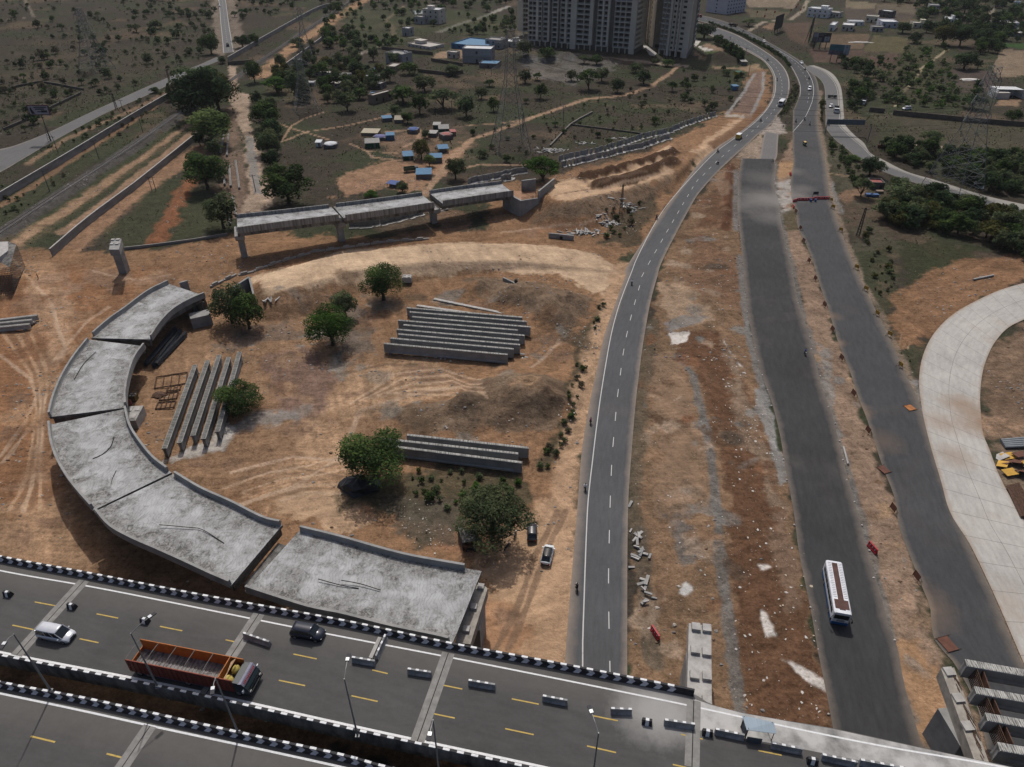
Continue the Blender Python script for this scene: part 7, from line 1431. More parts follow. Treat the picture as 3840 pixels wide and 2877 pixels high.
def scrap(x, y, z, s):
    n = rnd.randrange(4, 7); a0 = rnd.uniform(0, 6.28); el = rnd.uniform(.35, 1); ca, sa = math.cos(a0), math.sin(a0); vs = []
    for k in range(n):
        r_ = s*rnd.uniform(.4, 1); t_ = 6.283*k/n; px_, py_ = r_*math.cos(t_), r_*el*math.sin(t_); vs.append((x+px_*ca-py_*sa, y+px_*sa+py_*ca, z+.03+rnd.uniform(0, .06)))
    lm_.add(vs, [tuple(range(n))], 0 if rnd.random() < .8 else 1)
xs = [p.x for p in rp]; ys = [p.y for p in rp]; k = 0
while k < 700:
    x, y = rnd.uniform(min(xs), max(xs)), rnd.uniform(min(ys), max(ys))
    if poly_d(np.array([x]), np.array([y]), rp)[0] < -.1 or (k % 4 == 0 and poly_d(np.array([x]), np.array([y]), rp)[0] < 1.5): scrap(x, y, gz(x, y), .08+.4*rnd.random()**4); k += 1
sp_ = [P(*q) for q in STRIP]; xs = [p.x for p in sp_]; ys = [p.y for p in sp_]; k = 0
while k < 420:
    x, y = rnd.uniform(min(xs), max(xs)), rnd.uniform(min(ys), max(ys))
    if poly_d(np.array([x]), np.array([y]), sp_)[0] < 0: scrap(x, y, gz(x, y), .07+.25*rnd.random()**3); k += 1
pr = ok*(GY < 420)*(GC[:, 3] > .3)*np.minimum(w_area, 3); ids = rs.choice(len(GX), 420, replace=False, p=pr/pr.sum())
for i in ids: scrap(GX[i], GY[i], GH[i], .12+.22*rnd.random())
for c, pts in (('O',(400,640)),('O',(750,480)),('O',(600,650)),('H',(600,180)),('H',(480,60)),('Q',(1650,1470)),('Q',(1690,1560)),('E',(1430,1010)),('E',(1560,540)),('B',(400,920)),('B',(370,890))):
    p = P(*X(c, *pts))
    for k in range(38): scrap(p.x+rnd.gauss(0, 2.5), p.y+rnd.gauss(0, 2.5), gz(p.x, p.y)+.1, .08+.2*rnd.random())
for pa, st in ((rnl, 3), (rnr, 3)):
    for q in pa[::st]:
        if q.y < 330 and rnd.random() < .6: lm_.blob((q.x+rnd.uniform(-.4, .4), q.y, .03), (.22, .2, .2), int(q.y*10), 0, 6, .2)
stuff('litter', 'scraps of white plastic and paper strewn over the ground', lm_, [mat('scrap_white', (.42,.395,.37), .25, 2.), mat('scrap_tan', (.38,.32,.25), .2, 2.)])
# ================================================================== RAILWAY AND WALLS
def wallthing(label, tops, h, t_=.3, m_=None, name='concrete_wall', cop=True, group=None):
    pt = [P(u, v, h) for u, v in tops]; base = [Vector((p.x, p.y, 0)) for p in pt]; c = base[len(base)//2]
    t = thing(name, label, 'wall', tuple(c), 0, group); m = MB(); m.sweep(resample(base, 8), [(-t_/2, -.4), (-t_/2, h), (t_/2, h), (t_/2, -.4)][::-1]); m.build('wall_body', m_ or conc_w, t)
    if cop: m = MB(); m.sweep(resample(base, 8), [(-t_*.75, h), (-t_*.75, h+.14), (t_*.75, h+.14), (t_*.75, h)][::-1]); m.build('coping', conc_l, t)
    return t
conc_w = mat('wall_concrete', (.17,.165,.16), .25, .3, .9, world=True, c2=(.25,.24,.23), stretch=(.6,.6,3))
stone_w = mat('rubble_wall', (.075,.068,.06), .4, .8, .95, world=True); brown_w = mat('brown_wall', (.10,.082,.068), .3, .7, .95, world=True)
wallthing('long grey concrete wall between the left side road and the railway', [(-200,842),(0,720.7),(274,560),(500,424),(694.7,312)], 2.7)
wallthing('long grey concrete wall right of the railway ending on the red earth', [(186,934),(330,812),(500,686.7),(565.6,635),(745.6,491)], 2.5)
wallthing('far concrete wall left of the railway beyond the underpass', [(853.5,214),(1000,130),(1175.5,33),(1235,12)], 2.6); wallthing('far concrete wall along the sandy strip beyond the underpass', [(1036,263.6),(1130,195),(1216,131.8)], 2.3)
wallthing('low dark stone wall crossing the scrub at the far left', XL('A',(-100,605),(0,585),(240,525),(540,572)), 1.2, .5, stone_w, 'stone_wall', False); wallthing('low dark stone wall running down the scrub behind the hoarding', XL('A',(520,595),(320,690),(190,755),(20,828)), 1.3, .6, stone_w, 'stone_wall', False)
wallthing('dark parapet wall of the underpass on the track', XL('A',(1472,398),(1540,392),(1620,388)), 2.2, .6, brown_w, 'stone_wall', False)
wallthing('low grey wall along the grass edge by the lone hammerhead pier', XL('A',(800,1600),(1000,1578),(1250,1545),(1470,1508)), .9, .4, conc_w, 'concrete_wall', False)
wallthing('long brown wall behind the rough plot, right of the gap', XL('K',(525,1425),(1000,1470),(1540,1522),(2209,1575),(2500,1600)), 2.3, .4, brown_w, 'brick_wall', False); wallthing('short brown wall behind the rough plot, left of the gap', XL('K',(215,1388),(415,1405)), 2.2, .4, brown_w, 'brick_wall', False)
wallthing('low brown wall at the edge of the wood below the rough plot', XL('M',(1390,592),(1700,615),(2020,645)), 1.4, .4, brown_w, 'brick_wall', False); wallthing('short red brown wall beside the service road wood', XL('M',(325,492),(560,500)), 1.4, .4, mat('red_wall', (.12,.05,.03), .3, 1.), 'brick_wall', False)
wallthing('low stone wall running across the open ground beside the lattice pylon', XL('Q',(632,425),(760,290),(890,155),(1010,80),(1180,-10)), .9, .6, mat('stone_wall_pale', (.13,.12,.105), .4, 1., world=True), 'stone_wall', False); wallthing('broken low stone wall branching right across the open ground', XL('Q',(900,152),(1200,190),(1550,232),(1890,280)), .7, .6, stone_w, 'stone_wall', False)
wallthing('dark compound wall below the pale bungalow with the small tower', XL('N',(1350,252),(1650,290),(2010,325)), 2.2, .4, brown_w, 'brick_wall', False); wallthing('compound wall along the grassy plot below the grey block house', XL('N',(1820,545),(2000,565),(2209,590),(2400,560)), 2., .4, brown_w, 'brick_wall', False); wallthing('red brown compound wall beside the orange yard of the blue roofed house', XL('N',(1990,405),(2209,440),(2400,470)), 2., .4, brown_w, 'brick_wall', False)
ctr = [P(u, v, 1.25) for u, v in ((-200,1006),(0,872),(237,716),(500,544),(697,408),(873.8,295),(1315,2))]
rt = thing('railway_track', 'single railway track on grey ballast running between the long walls', 'railway', tuple(P(237,716))); cp = resample(ctr, 4)
for s in (-.84, .84): m = MB(); m.sweep(off_path(cp, s, 1.32), [(-.1, 0), (-.1, .2), (.1, .2), (.1, 0)][::-1]); m.build('rail', mat('rail_steel', (.035,.03,.028), .3, 2., .5), rt)
m = MB(); k = 0; T_ = plen(cp)
while k < T_: p, d = along(cp, k); m.box((p.x, p.y, 1.18), (.26, 2.7, .16), math.atan2(d.y, d.x)); k += .75 if k < 260 else 1.5
o = m.build('sleepers', mat('sleeper', (.19,.18,.17), .3, 1.), rt); o['kind'] = 'stuff'
# ================================================================== APARTMENT TOWERS
facade = mat('tower_wall', (.50,.46,.395), .12, .12, .9, world=True); facade_b = mat('tower_brown_shaded', (.29,.26,.22), .15, .12, .9, world=True); slabm = mat('tower_slab', (.52,.50,.46), .12, .3, .9, world=True); winm = mat('tower_window', (.022,.022,.024), .3, .3, .5); recess = mat('tower_recess', (.13,.12,.11), .2, .3, world=True); railm = mat('balcony_rail', (.22,.22,.22), .2, .6)  # second wall tone: brownish, darkened to hold the shade of turned-away sides
def facade_run(t, a, b, bays, H_, depth, fh=3.1, g=3.4, quota=0, wallm=None, base=0., slabs=True):
    """front running from a to b; bays = [(kind, x0, x1)] as fractions; out = towards the camera"""
    d = (b-a); L_ = d.length; d = d.normalized(); n = Vector((d.y, -d.x, 0)); rz = math.atan2(d.y, d.x); used = 0; rest = MB(); wl = MB(); sl = MB(); rl = MB(); rc = MB(); nf = int((H_-g)/fh)
    def bx(mb, x0, x1, y0, y1, z0, z1):
        c = a+d*((x0+x1)/2)*L_+n*((y0+y1)/2); mb.box((c.x, c.y, z0), ((x1-x0)*L_, y1-y0, z1-z0), rz)
    for kd, x0, x1 in bays:
        if kd == 'W': bx(wl, x0, x1, -.5, 1.2, g if x1-x0 < .04 else 0, H_)
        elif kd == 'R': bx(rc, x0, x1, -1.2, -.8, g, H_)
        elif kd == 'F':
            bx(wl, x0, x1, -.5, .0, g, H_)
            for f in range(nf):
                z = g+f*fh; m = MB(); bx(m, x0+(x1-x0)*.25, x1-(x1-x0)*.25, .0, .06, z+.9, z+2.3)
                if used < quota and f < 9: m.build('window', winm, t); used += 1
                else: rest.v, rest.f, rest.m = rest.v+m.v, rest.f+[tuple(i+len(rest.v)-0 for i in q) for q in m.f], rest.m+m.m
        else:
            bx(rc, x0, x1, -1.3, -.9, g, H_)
            for f in range(nf):
                z = g+f*fh; bx(sl, x0, x1, -1., 1.0, z-.22, z+.22); bx(rl, x0+.001, x1-.001, .82, .9, z+.22, z+1.05); m = MB(); w_ = (x1-x0)
                bx(m, x0+w_*.12, x0+w_*.62, -.9, -.84, z+.25, z+2.35); bx(m, x0+w_*.7, x0+w_*.9, -.9, -.84, z+1.1, z+2.2)
                if used < quota and f < 8: m.build('window', winm, t); used += 1
                else: o_ = len(rest.v); rest.v += m.v; rest.f += [tuple(i+o_ for i in q) for q in m.f]; rest.m += m.m
            bx(wl, x0-.0015, x0+.0015, -1., .95, g, H_); bx(wl, x1-.0015, x1+.0015, -1., .95, g, H_)
    for k in range(int(L_/4.2)+1): f = min(.99, k*4.2/L_+.005); bx(wl, f, min(1, f+.6/L_), -.6, .5, 0, g)
    for mb, nm, mm in ((wl, 'wall_piers', wallm or facade), (sl, 'balcony_slabs', slabm), (rl, 'balcony_rails', railm), (rc, 'recess_wall', recess)):
        if mb.v: mb.build(nm, mm, t)
    if rest.v: o = rest.build('upper_windows', winm, t); o['kind'] = 'stuff'
def norm_bays(lst, x0, x1): return [(k, (a-x0)/(x1-x0), (b-x0)/(x1-x0)) for k, a, b in lst]
TH = 62.
a, b, c = P(*X('T',234,492)), P(*X('T',700,528)), P(*X('T',1385,592)); t1 = thing('apartment_tower', 'large grey apartment tower on stilts with many stacked balconies, the left one', 'apartment tower', tuple(b)); d = (c-a).normalized(); n = Vector((d.y, -d.x, 0)); dep = 24.
B1 = norm_bays([('B',240,282),('B',284,325),('W',325,350),('B',350,386),('R',388,402),('B',404,456),('W',456,474),('R',475,502),('B',504,560),('W',560,568),('R',568,592),('B',594,642),('W',642,662),('B',664,706),('W',706,766),('B',767,842),('B',845,906),('W',906,942),('R',944,986),('B',987,1036),('W',1036,1052),('B',1052,1092),('W',1092,1112),('R',1114,1160),('B',1164,1216),('B',1219,1270),('B',1273,1330),('W',1332,1385)], 234, 1385)
facade_run(t1, a, c, B1, TH, dep, quota=96)
m = MB(); q = [a-n*1.3, c-n*1.3, c-n*dep, a-n*dep]; m.prism([p[:2] for p in q], 3.4, TH); m.build('main_block', facade, t1)
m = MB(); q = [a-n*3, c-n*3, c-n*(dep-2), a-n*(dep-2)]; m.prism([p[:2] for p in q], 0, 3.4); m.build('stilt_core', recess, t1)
e0, e1 = P(*X('T',117,395)), P(*X('T',180,398)); m = MB(); q = [e0, e1, e1-n*14, e0-n*14]; m.prism([p[:2] for p in q], 3.4, TH); m.build('side_block', facade, t1)
e2 = P(*X('T',232,400)); facade_run(t1, e1, e2, [('B',0,.35),('B',.4,1.)], TH, 10, quota=0)
s1 = P(*X('T',1462,545)); m = MB(); dd = (s1-c).normalized(); nn = Vector((dd.y, -dd.x, 0)); 
for f in range(18): z = 3.4+f*3.1; q = c+dd*(s1-c).length*.5; m.box((q.x, q.y, z), ((s1-c).length, 1.6, 1.3), math.atan2(dd.y, dd.x))
m.build('corner_balconies', facade, t1); m = MB(); q = [c-n*.5+d*.2, s1, s1-n*10, c-n*10]; m.prism([p[:2] for p in q], 3.4, TH); m.build('corner_block', facade_b, t1)
a, b, c = P(*X('T',1655,592)), P(*X('T',1960,636)), P(*X('T',2035,520)); t2 = thing('apartment_tower', 'brownish apartment tower with an angled front, the right one beside the road', 'apartment tower', tuple(a)); d = (b-a).normalized(); n = Vector((d.y, -d.x, 0))
facade_run(t2, a, b, [('B',.02,.14),('B',.16,.28),('W',.29,.36),('F',.36,.50),('W',.50,.53),('F',.53,.60),('W',.60,.64),('F',.64,.86),('W',.86,1.)], TH, 20, quota=40, wallm=facade)
m = MB(); q = [a-n*.6, b-n*.6, c, c+(a-b)*.9]; m.prism([p[:2] for p in q], 3., TH); m.build('main_block', facade_b, t2)
d2 = (c-b); facade_run(t2, b, c, [('F',.05,.35),('F',.35,.65),('B',.7,.98)], TH, 5, quota=14, wallm=facade_b)
w0, w1 = P(*X('T',1468,440)), P(*X('T',1610,520)); facade_run(t2, w0, w1, [('F',.02,.22),('W',.22,.26),('F',.26,.46),('W',.46,.5),('F',.5,.72),('W',.72,1.)], TH, 6, quota=30, wallm=facade_b)
dd = (w1-w0).normalized(); nn = Vector((dd.y, -dd.x, 0)); m = MB(); q = [w0-nn*.6, w1-nn*.6, w1-nn*14, w0-nn*14]; m.prism([p[:2] for p in q], 2., TH); m.build('rear_block', facade_b, t2)
m = MB(); q = [P(*X('T',1485,505)), P(*X('T',1525,505)), P(*X('T',1640,590)), P(*X('T',1610,620)), P(*X('T',1560,610))]; m.add([p+Vector((0,0,.4)) for p in q], [(0,1,2,3,4)][::1]); o = m.build('entrance_ramp', conc_l, t2)
# ================================================================== HOUSES
wallc = dict(white=mat('house_white', (0.558,0.574,0.589), .12, .5), grey=mat('house_grey', (0.264,0.264,0.271), .15, .5), pale=mat('house_pale', (0.419,0.395,0.364), .15, .5), cream=mat('house_cream', (0.465,0.434,0.341), .12, .5), blue=mat('house_blue', (0.046,0.132,0.248), .2, .6), dark=mat('house_dark', (0.132,0.124,0.121), .2, .5), brown=mat('house_brown', (0.186,0.139,0.109), .2, .5), lilac=mat('house_lilac', (0.403,0.419,0.480), .1, .5))
roofc = dict(white=mat('roof_white', (.50,.51,.52), .15, .4), grey=mat('roof_grey', (.22,.215,.205), .25, .4), blue=mat('roof_blue', (.085,.18,.29), .15, .5, stretch=(4,.3,1)), pale=mat('roof_pale', (.36,.34,.31), .2, .4), red=mat('roof_red', (.22,.07,.06), .25, .5))
def house(label, c, x0, y0, x1, y1, ty, dep, wm='white', rf='grey', floors=1, nwin=3, room=None, name='house', tank=False, cat='house', skew=0.):
    a, b = P(*X(c, x0, y0)), P(*X(c, x1, y1)); d = b-a; L_ = d.length; h = vh(a, X(c, 0, ty)[1]); o = (a+b)/2; t = thing(name, label, cat, tuple(o), math.atan2(d.y, d.x)); W = wallc[wm]
    m = MB(); m.box((0, dep/2, -.2), (L_, dep, h+.2)); m.build('wall', W, t, world=False)
    m = MB(); m.box((0, dep/2, h+.003), (L_-.3, dep-.3, .06)); r = m.build('roof', roofc[rf], t, world=False)
    m = MB()
    for q in ((0, .12, L_, .24), (0, dep-.12, L_, .24)): m.box((q[0], q[1], h), (q[2], q[3], .6))
    for s in (-1, 1): m.box((s*(L_/2-.12), dep/2, h), (.24, dep-.48, .6))
    m.build('parapet', W, r, world=False)
    fh = h/floors
    for f in range(floors):
        for k in range(nwin):
            x = -L_/2+L_*(k+.5)/nwin; m = MB()
            if f == 0 and k == nwin//2: m.box((x, -.03, .1), (1.1, .1, min(2.1, fh*.75))); m.build('door', mat('door_dark', (.05,.035,.028), .3, 2.), t, world=False)
            else: m.box((x, -.03, f*fh+fh*.35), (min(1.3, L_/nwin*.5), .1, fh*.38)); m.build('window', winm, t, world=False)
        if dep > 4:
            m = MB(); m.box((-L_/2-.03, dep*.5, f*fh+fh*.35), (.1, 1.2, fh*.38)); m.build('window', winm, t, world=False); m = MB(); m.box((L_/2+.03, dep*.45, f*fh+fh*.35), (.1, 1.2, fh*.38)); m.build('window', winm, t, world=False)
        if f: m = MB(); m.box((0, -.25, f*fh-.1), (L_*.98, .5, .18)); m.build('floor_band', W, t, world=False)
    if room: m = MB(); m.box((room*L_, dep*.55, h), (L_*.3, dep*.4, 2.3)); m.box((room*L_, dep*.55, h+2.3), (L_*.34, dep*.45, .15)); m.build('stair_room', W, t, world=False)
    if tank:
        for k in range(2): m = MB(); m.tube([(L_*.25+k*1.6, dep*.7, h), (L_*.25+k*1.6, dep*.7, h+1.2), (L_*.25+k*1.6, dep*.7, h+1.4)], [.6, .6, .3], 10); m.build('water_tank', mat('tank', (.5,.5,.5), .1, 1.), t, world=False)
    return t
house('three storey pale house with a stair tower in the wooded fields', 'B', 530,150,632,158, 62, 12, 'pale','white',3,3,-.2); house('low grey annex in front of the three storey pale house', 'B', 475,155,535,160, 112, 8,'grey','grey',1,2)
house('small white roofed hut below the three storey house', 'B', 395,232,440,236, 185, 7,'grey','white',1,1); house('pale bungalow with a roof parapet and small arched tower', 'B', 430,300,575,325, 285, 14,'pale','pale',1,6,-.25,tank=False)
house('grey block house with water tanks, left of the grassy plot', 'B', 290,410,400,425, 345, 10,'grey','grey',1,2,None,tank=True); house('blue walled warehouse with a large blue metal roof', 'B', 712,312,925,335, 285, 26,'blue','blue',1,6,name='warehouse',cat='warehouse')
house('bare concrete building with white roof in front of the blue warehouse', 'B', 785,405,970,412, 318, 12,'grey','white',2,1); house('grey house with rooftop tanks right of the blue warehouse', 'B', 932,310,1035,320, 258, 10,'grey','grey',2,3,None,tank=True); house('small round roofed hut in the orange yard', 'B', 685,375,745,380, 340, 6,'pale','pale',1,2)
house('low shed with a pale blue tin roof below the concrete building', 'B', 892,440,1010,445, 415, 12,'dark','blue',1,1,name='shed',cat='shed'); house('pale flat roofed house beside the tower corner', 'B', 1045,300,1135,308, 270, 10,'pale','white',1,3,.2)
for lb, x0,y0,x1,y1,ty,dp,wm,rf in [('long pale village house with a roof room, middle of the old village',560,770,800,785,735,9,'pale','pale'),('broken grey village house beside the middle one',660,720,860,735,650,6,'pale','grey'),('small white village house with a red door',800,690,900,700,630,6,'pale','pale'),('low village house at the left end of the old village',100,790,300,770,725,8,'pale','pale'),('tiny village hut with white roof',390,770,480,770,735,5,'pale','white'),('village house behind the broken grey one',480,640,690,650,600,6,'grey','pale'),('dark roofed village house beside the blue tin roof',1180,800,1340,815,740,7,'dark','grey'),('village house with blue tin roof among trees',1190,925,1340,925,885,7,'dark','blue'),('long low village house with white slab roof',1100,700,1350,690,655,5,'dark','white'),('low red brown walled shed with pale roof above the grassy yard',1250,660,1380,600,590,5,'brown','blue'),('long brown walled shed right of the tall village tree',1530,590,1620,540,530,6,'brown','pale'),('low stone house with white top in front of the blue tin roof',1250,1010,1500,940,905,4,'brown','pale'),('white tin roofed hut beside the railway strip',310,520,400,500,450,7,'grey','white')]:
    house(lb, 'N', x0,y0,x1,y1,ty,dp,wm,rf,1,3)
house('large white four storey building with rows of windows near the tower', 'J', 560,190,800,150, 5, 22,'lilac','white',4,7,None); house('low white annex beside the four storey building', 'J', 430,150,530,165, 105, 8,'white','white',1,2)
house('white two storey villa with terrace beside the straight side track', 'J', 1600,215,1860,240, 110, 12,'white','white',2,4,.2); house('low white wing right of the two storey villa', 'J', 1870,220,2010,235, 160, 9,'pale','pale',1,4); house('white metal roofed shed on tall walls below the villa', 'J', 1885,400,1950,405, 330, 18,'white','white',1,1,name='shed',cat='shed'); house('long low white house right of the white shed', 'J', 2050,400,2200,410, 330, 14,'pale','white',1,3)
for lb, x0,y0,x1,y1,ty,dp,wm,rf,fl in [('dark framed two storey house with white roof at top right',310,215,470,235,140,9,'dark','white',2),('long pale house with a white tin roof at top right',-60,330,130,335,285,9,'white','white',1),('cream house behind the long pale one',150,290,310,300,215,9,'cream','pale',1),('white tin roofed sheds beside the cream house',360,360,560,365,290,16,'lilac','white',1),('low grey house left of the white sheds',235,410,380,415,355,9,'grey','grey',1),('plain grey three storey block at the top right',965,185,1085,190,75,12,'grey','grey',3),('white house with carved terrace and small tower',765,365,960,370,305,10,'cream','pale',1),('dark shed right of the carved terrace house',985,380,1060,385,300,9,'dark','grey',1),('white roofed house with a roof room among the far trees',1215,290,1340,295,255,14,'white','white',1),('brown house behind the white roofed one',1345,280,1470,275,215,10,'brown','pale',1),
      ('two storey grey white house with tanks at far right',1910,380,2120,390,300,12,'lilac','pale',2),('white roofed huts left of the grey white house',1600,415,1700,420,375,9,'white','white',1),('low white roofed hut below the grey white house',1560,465,1690,470,430,6,'white','white',1),('pinkish roofed long house at the far right',1910,470,2200,480,430,10,'grey','pale',1),('turquoise walled house at the top right corner',1840,80,1900,85,10,8,'lilac','white',2),('small turquoise roofed house at the top edge',2070,70,2140,75,30,7,'white','blue',1),('white low house at the right edge of the photo',2150,410,2300,415,380,8,'white','white',1),('small pale house above the footpath trees',1700,330,1800,335,290,8,'pale','pale',1)]:
    house(lb, 'K', x0,y0,x1,y1,ty,dp,wm,rf,fl,3,.2 if 'room' in lb or 'tower' in lb else None)
# open shed with orange yard at the right edge
ys = thing('open_shed', 'white walled open shed with an orange earth yard at the right edge', 'shed', tuple(P(*X('K',2000,1300)))); q = [P(*X('K',*p)) for p in ((1835,1285),(2150,1300),(2190,1385),(1800,1290))]; h = 4.2
a, b = P(*X('K',1830,1265)), P(*X('K',2160,1275)); m = MB(); wall_mb(m, a+Vector((0,7,0)), b+Vector((0,7,0)), -.2, h, .3); wall_mb(m, b+Vector((0,7,0)), b+Vector((3,-12,0)), -.2, h, .3); wall_mb(m, a+Vector((0,7,0)), a+Vector((-1,-3,0)), -.2, h, .3); m.build('wall', wallc['white'], ys)
m = MB(); m.prism([p[:2] for p in (a+Vector((0,7.2,0)), b+Vector((0,7.2,0)), b+Vector((0,0,0)), a)], h, h+.15); m.build('roof', roofc['white'], ys); m = MB(); c_ = a.lerp(b, .16); m.box((c_.x, c_.y-1, -.2), (7, 4, 3.4)); m.build('side_room', wallc['pale'], ys)
m = MB()
for k in range(4): p = a.lerp(b, k/3); m.tube([p, p+Vector((0,0,h))], .12, 6)
m.build('posts', wallc['grey'], ys)
p = [P(*X('M',*q), 1.8) for q in ((740,488),(1170,512),(1195,583),(800,555))]; t = thing('flat_shed', 'long dark flat shed roof behind the wood above the service road', 'shed', tuple(P(*X('M',980,570)))); m = MB(); m.prism([v[:2] for v in p], 1.6, 1.9); m.build('roof', wallc['brown'], t); m = MB(); m.prism([v.lerp((p[0]+p[2])/2, .05)[:2] for v in p], -.2, 1.6); m.build('wall', wallc['dark'], t)
p = [P(*X('M',*q), 1.8) for q in ((1195,555),(1350,570),(1380,610),(1200,597))]; t = thing('tin_hut', 'small hut with a white tin roof beside the long dark flat shed', 'hut', tuple(P(*X('M',1290,600)))); m = MB(); m.prism([v[:2] for v in p], 1.7, 1.85); m.build('roof', roofc['white'], t); m = MB(); m.prism([v.lerp((p[0]+p[2])/2, .08)[:2] for v in p], -.2, 1.7); m.build('wall', wallc['pale'], t)
house('roadside shack with a red and blue roof under the thorn tree', 'M', 215,1070,390,1075, 1000, 5,'dark','red',1,2,name='shack',cat='shack')
for i, (x, y) in enumerate([(200,1160),(270,1165),(335,1120)]): p = P(*X('M',x,y)); m = MB(); m.box((0,0,0),(2.6,1.6,.9),0,0); m.box((0,0,.9),(2.7,1.7,.08)); one('counter', m, p_blue if i < 2 else wallc['brown'], 'low %s counter in front of the red roofed roadside shack' % ('left blue', 'right blue', 'brown')[i], 'counter', None, tuple(p), True)
# ================================================================== CAMP HUTS AND TENTS
tn = {k: mat('tent_'+k, c, .2, 1.2, .8, bump=.3) for k, c in dict(cream=(.33,.29,.22), grey=(.28,.275,.26), blue=(.05,.085,.22), violet=(.11,.115,.24), pink=(.28,.10,.09), green=(.018,.07,.04), white=(.50,.52,.54), cyan=(.065,.15,.25), slate=(.13,.125,.12)).items()}
def hut(label, c, x0, y0, x1, y1, ty, dep, wall, roof, gable=False, openf=False, name='camp_hut', tarp=False):
    a, b = P(*X(c, x0, y0)), P(*X(c, x1, y1)); d = b-a; L_ = d.length; h = max(1.4, vh(a, X(c, 0, ty)[1])); t = thing(name, label, 'tent' if gable or tarp else 'hut', tuple((a+b)/2), math.atan2(d.y, d.x)); x = L_/2
    if openf:
        m = MB()
        for sx in (-x+.1, x-.1):
            for sy in (.1, dep-.1): m.tube([(sx, sy, 0), (sx, sy, h)], .08, 5)
        m.build('posts', rebar, t, world=False); m = MB(); m.box((0, dep*.5, 0), (L_*.7, dep*.5, .9)); m.build('table', wallc['dark'], t, world=False)
    else:
        m = MB(); m.box((0, dep/2, 0), (L_, dep, h)); m.build('wall', wall, t, world=False); m = MB(); m.box((L_*.15, -.03, .05), (.9, .08, h*.8)); m.build('door', wallc['dark'], t, world=False)
    m = MB()
    if gable: m.add([(-x-.15,-.2,h),(x+.15,-.2,h),(x+.15,dep+.2,h),(-x-.15,dep+.2,h),(-x-.15,dep*.5,h+1.25),(x+.15,dep*.5,h+1.25),(-x-.15,dep*.5,h+1.1),(x+.15,dep*.5,h+1.1)], [(0,1,5,4),(2,3,4,5),(1,0,6,7),(3,2,7,6),(0,4,6),(4,3,6),(5,1,7),(2,5,7)]); m.add([(-x,0,h),(-x,dep,h),(-x,dep*.5,h+1.1)], [(0,2,1)]); m.add([(x,0,h),(x,dep,h),(x,dep*.5,h+1.1)], [(0,1,2)])
    elif tarp: m.smooth = True; m.blob((0, dep/2, h*.75), (x+.3, dep*.62, .9), int(x0), n=12, jag=.12)
    else: m.add([(-x-.2,-.3,h+.02),(x+.2,-.3,h+.02),(x+.2,dep+.2,h+.3),(-x-.2,dep+.2,h+.3),(-x-.2,-.3,h+.1),(x+.2,-.3,h+.1),(x+.2,dep+.2,h+.38),(-x-.2,dep+.2,h+.38)], [(3,2,1,0),(4,5,6,7),(0,1,5,4),(1,2,6,5),(2,3,7,6),(3,0,4,7)])
    m.build('roof', roof, t, world=False); return t
gs = mat('grey_sheet', (.13,.12,.115), .15, 1.5, stretch=(4,1,.3))
for a in [('grey sheet metal hut with a bright blue flat roof, nearest the viaduct',970,940,1165,935,880,6.5,gs,tn['cyan']),('grey sheet metal hut with a blue roof behind the ringed small tree',1150,735,1305,730,665,5,gs,tn['cyan']),('green sided hut with a blue tin roof beside the olive tree',808,698,935,690,645,6,tn['green'],tn['cyan'])]: hut(a[0],'O',*a[1:])
hut('open shelter on posts with a blue tin roof beside the track','O',1262,608,1390,600,550,5,None,tn['cyan'],openf=True,name='open_shelter')
hut('large tent with green sides and a grey ridge roof','O',315,545,500,535,475,6,tn['green'],tn['grey'],gable=True,name='ridge_tent'); hut('violet blue tarpaulin hut behind the large green tent','O',405,430,570,445,390,4,tn['slate'],tn['violet'],tarp=True); hut('small hut with bright cyan roof and coloured sheet sides','O',585,440,690,435,375,4,wallc['blue'],tn['cyan'])
hut('long hut with a cream canvas roof at the left of the camp','O',260,380,470,385,345,6,wallc['brown'],tn['cream']); hut('dome like blue tarpaulin shelter in the middle of the camp','O',855,350,985,355,300,5,wallc['dark'],tn['blue'],tarp=True); hut('blue roofed dark hut at the back of the camp','O',540,200,660,190,155,4,wallc['dark'],tn['cyan'])
hut('pale ridge tent at the back of the camp','O',690,215,800,215,170,6,wallc['dark'],tn['cream'],gable=True,name='ridge_tent'); hut('flat canvas shelter joined to the grey ridge tent','O',1190,300,1280,300,240,4,tn['green'],tn['grey']); hut('grey ridge tent with dark green sides at the right of the camp','O',1265,355,1395,350,290,6,tn['green'],tn['grey'],gable=True,name='ridge_tent')
hut('pinkish rounded tarpaulin tent at the right of the camp','O',1320,440,1450,420,375,5,wallc['dark'],tn['pink'],tarp=True); hut('low grey sheet hut beside the dark bush in the camp','O',1125,395,1225,400,345,4,gs,tn['grey']); hut('small red box hut behind the pink tent','O',1420,385,1485,380,330,3,p_red,tn['pink'])
hut('white tarpaulin hut with a blue grey base left of the camp','N',600,1580,760,1580,1530,5,wallc['dark'],tn['white'],tarp=True); hut('small white cabin left of the camp','N',500,1560,570,1560,1500,3,wallc['white'],tn['white']); hut('blue tarpaulin stretched over a low frame above the viaduct','O',590,1040,710,1060,1020,3,None,tn['blue'],openf=True,name='tarp_shelter')
hut('yellow kiosk with a green awning beside the stony strip','J',700,1000,770,995,940,3,p_yellow,tn['green'],name='kiosk'); hut('small blue cabin beside the stony strip','J',650,1175,718,1170,1120,3,wallc['blue'],tn['cyan'],name='cabin'); hut('roadside stall with a grey roof by the bend','J',755,850,830,850,800,5,wallc['dark'],tn['grey'],name='stall')
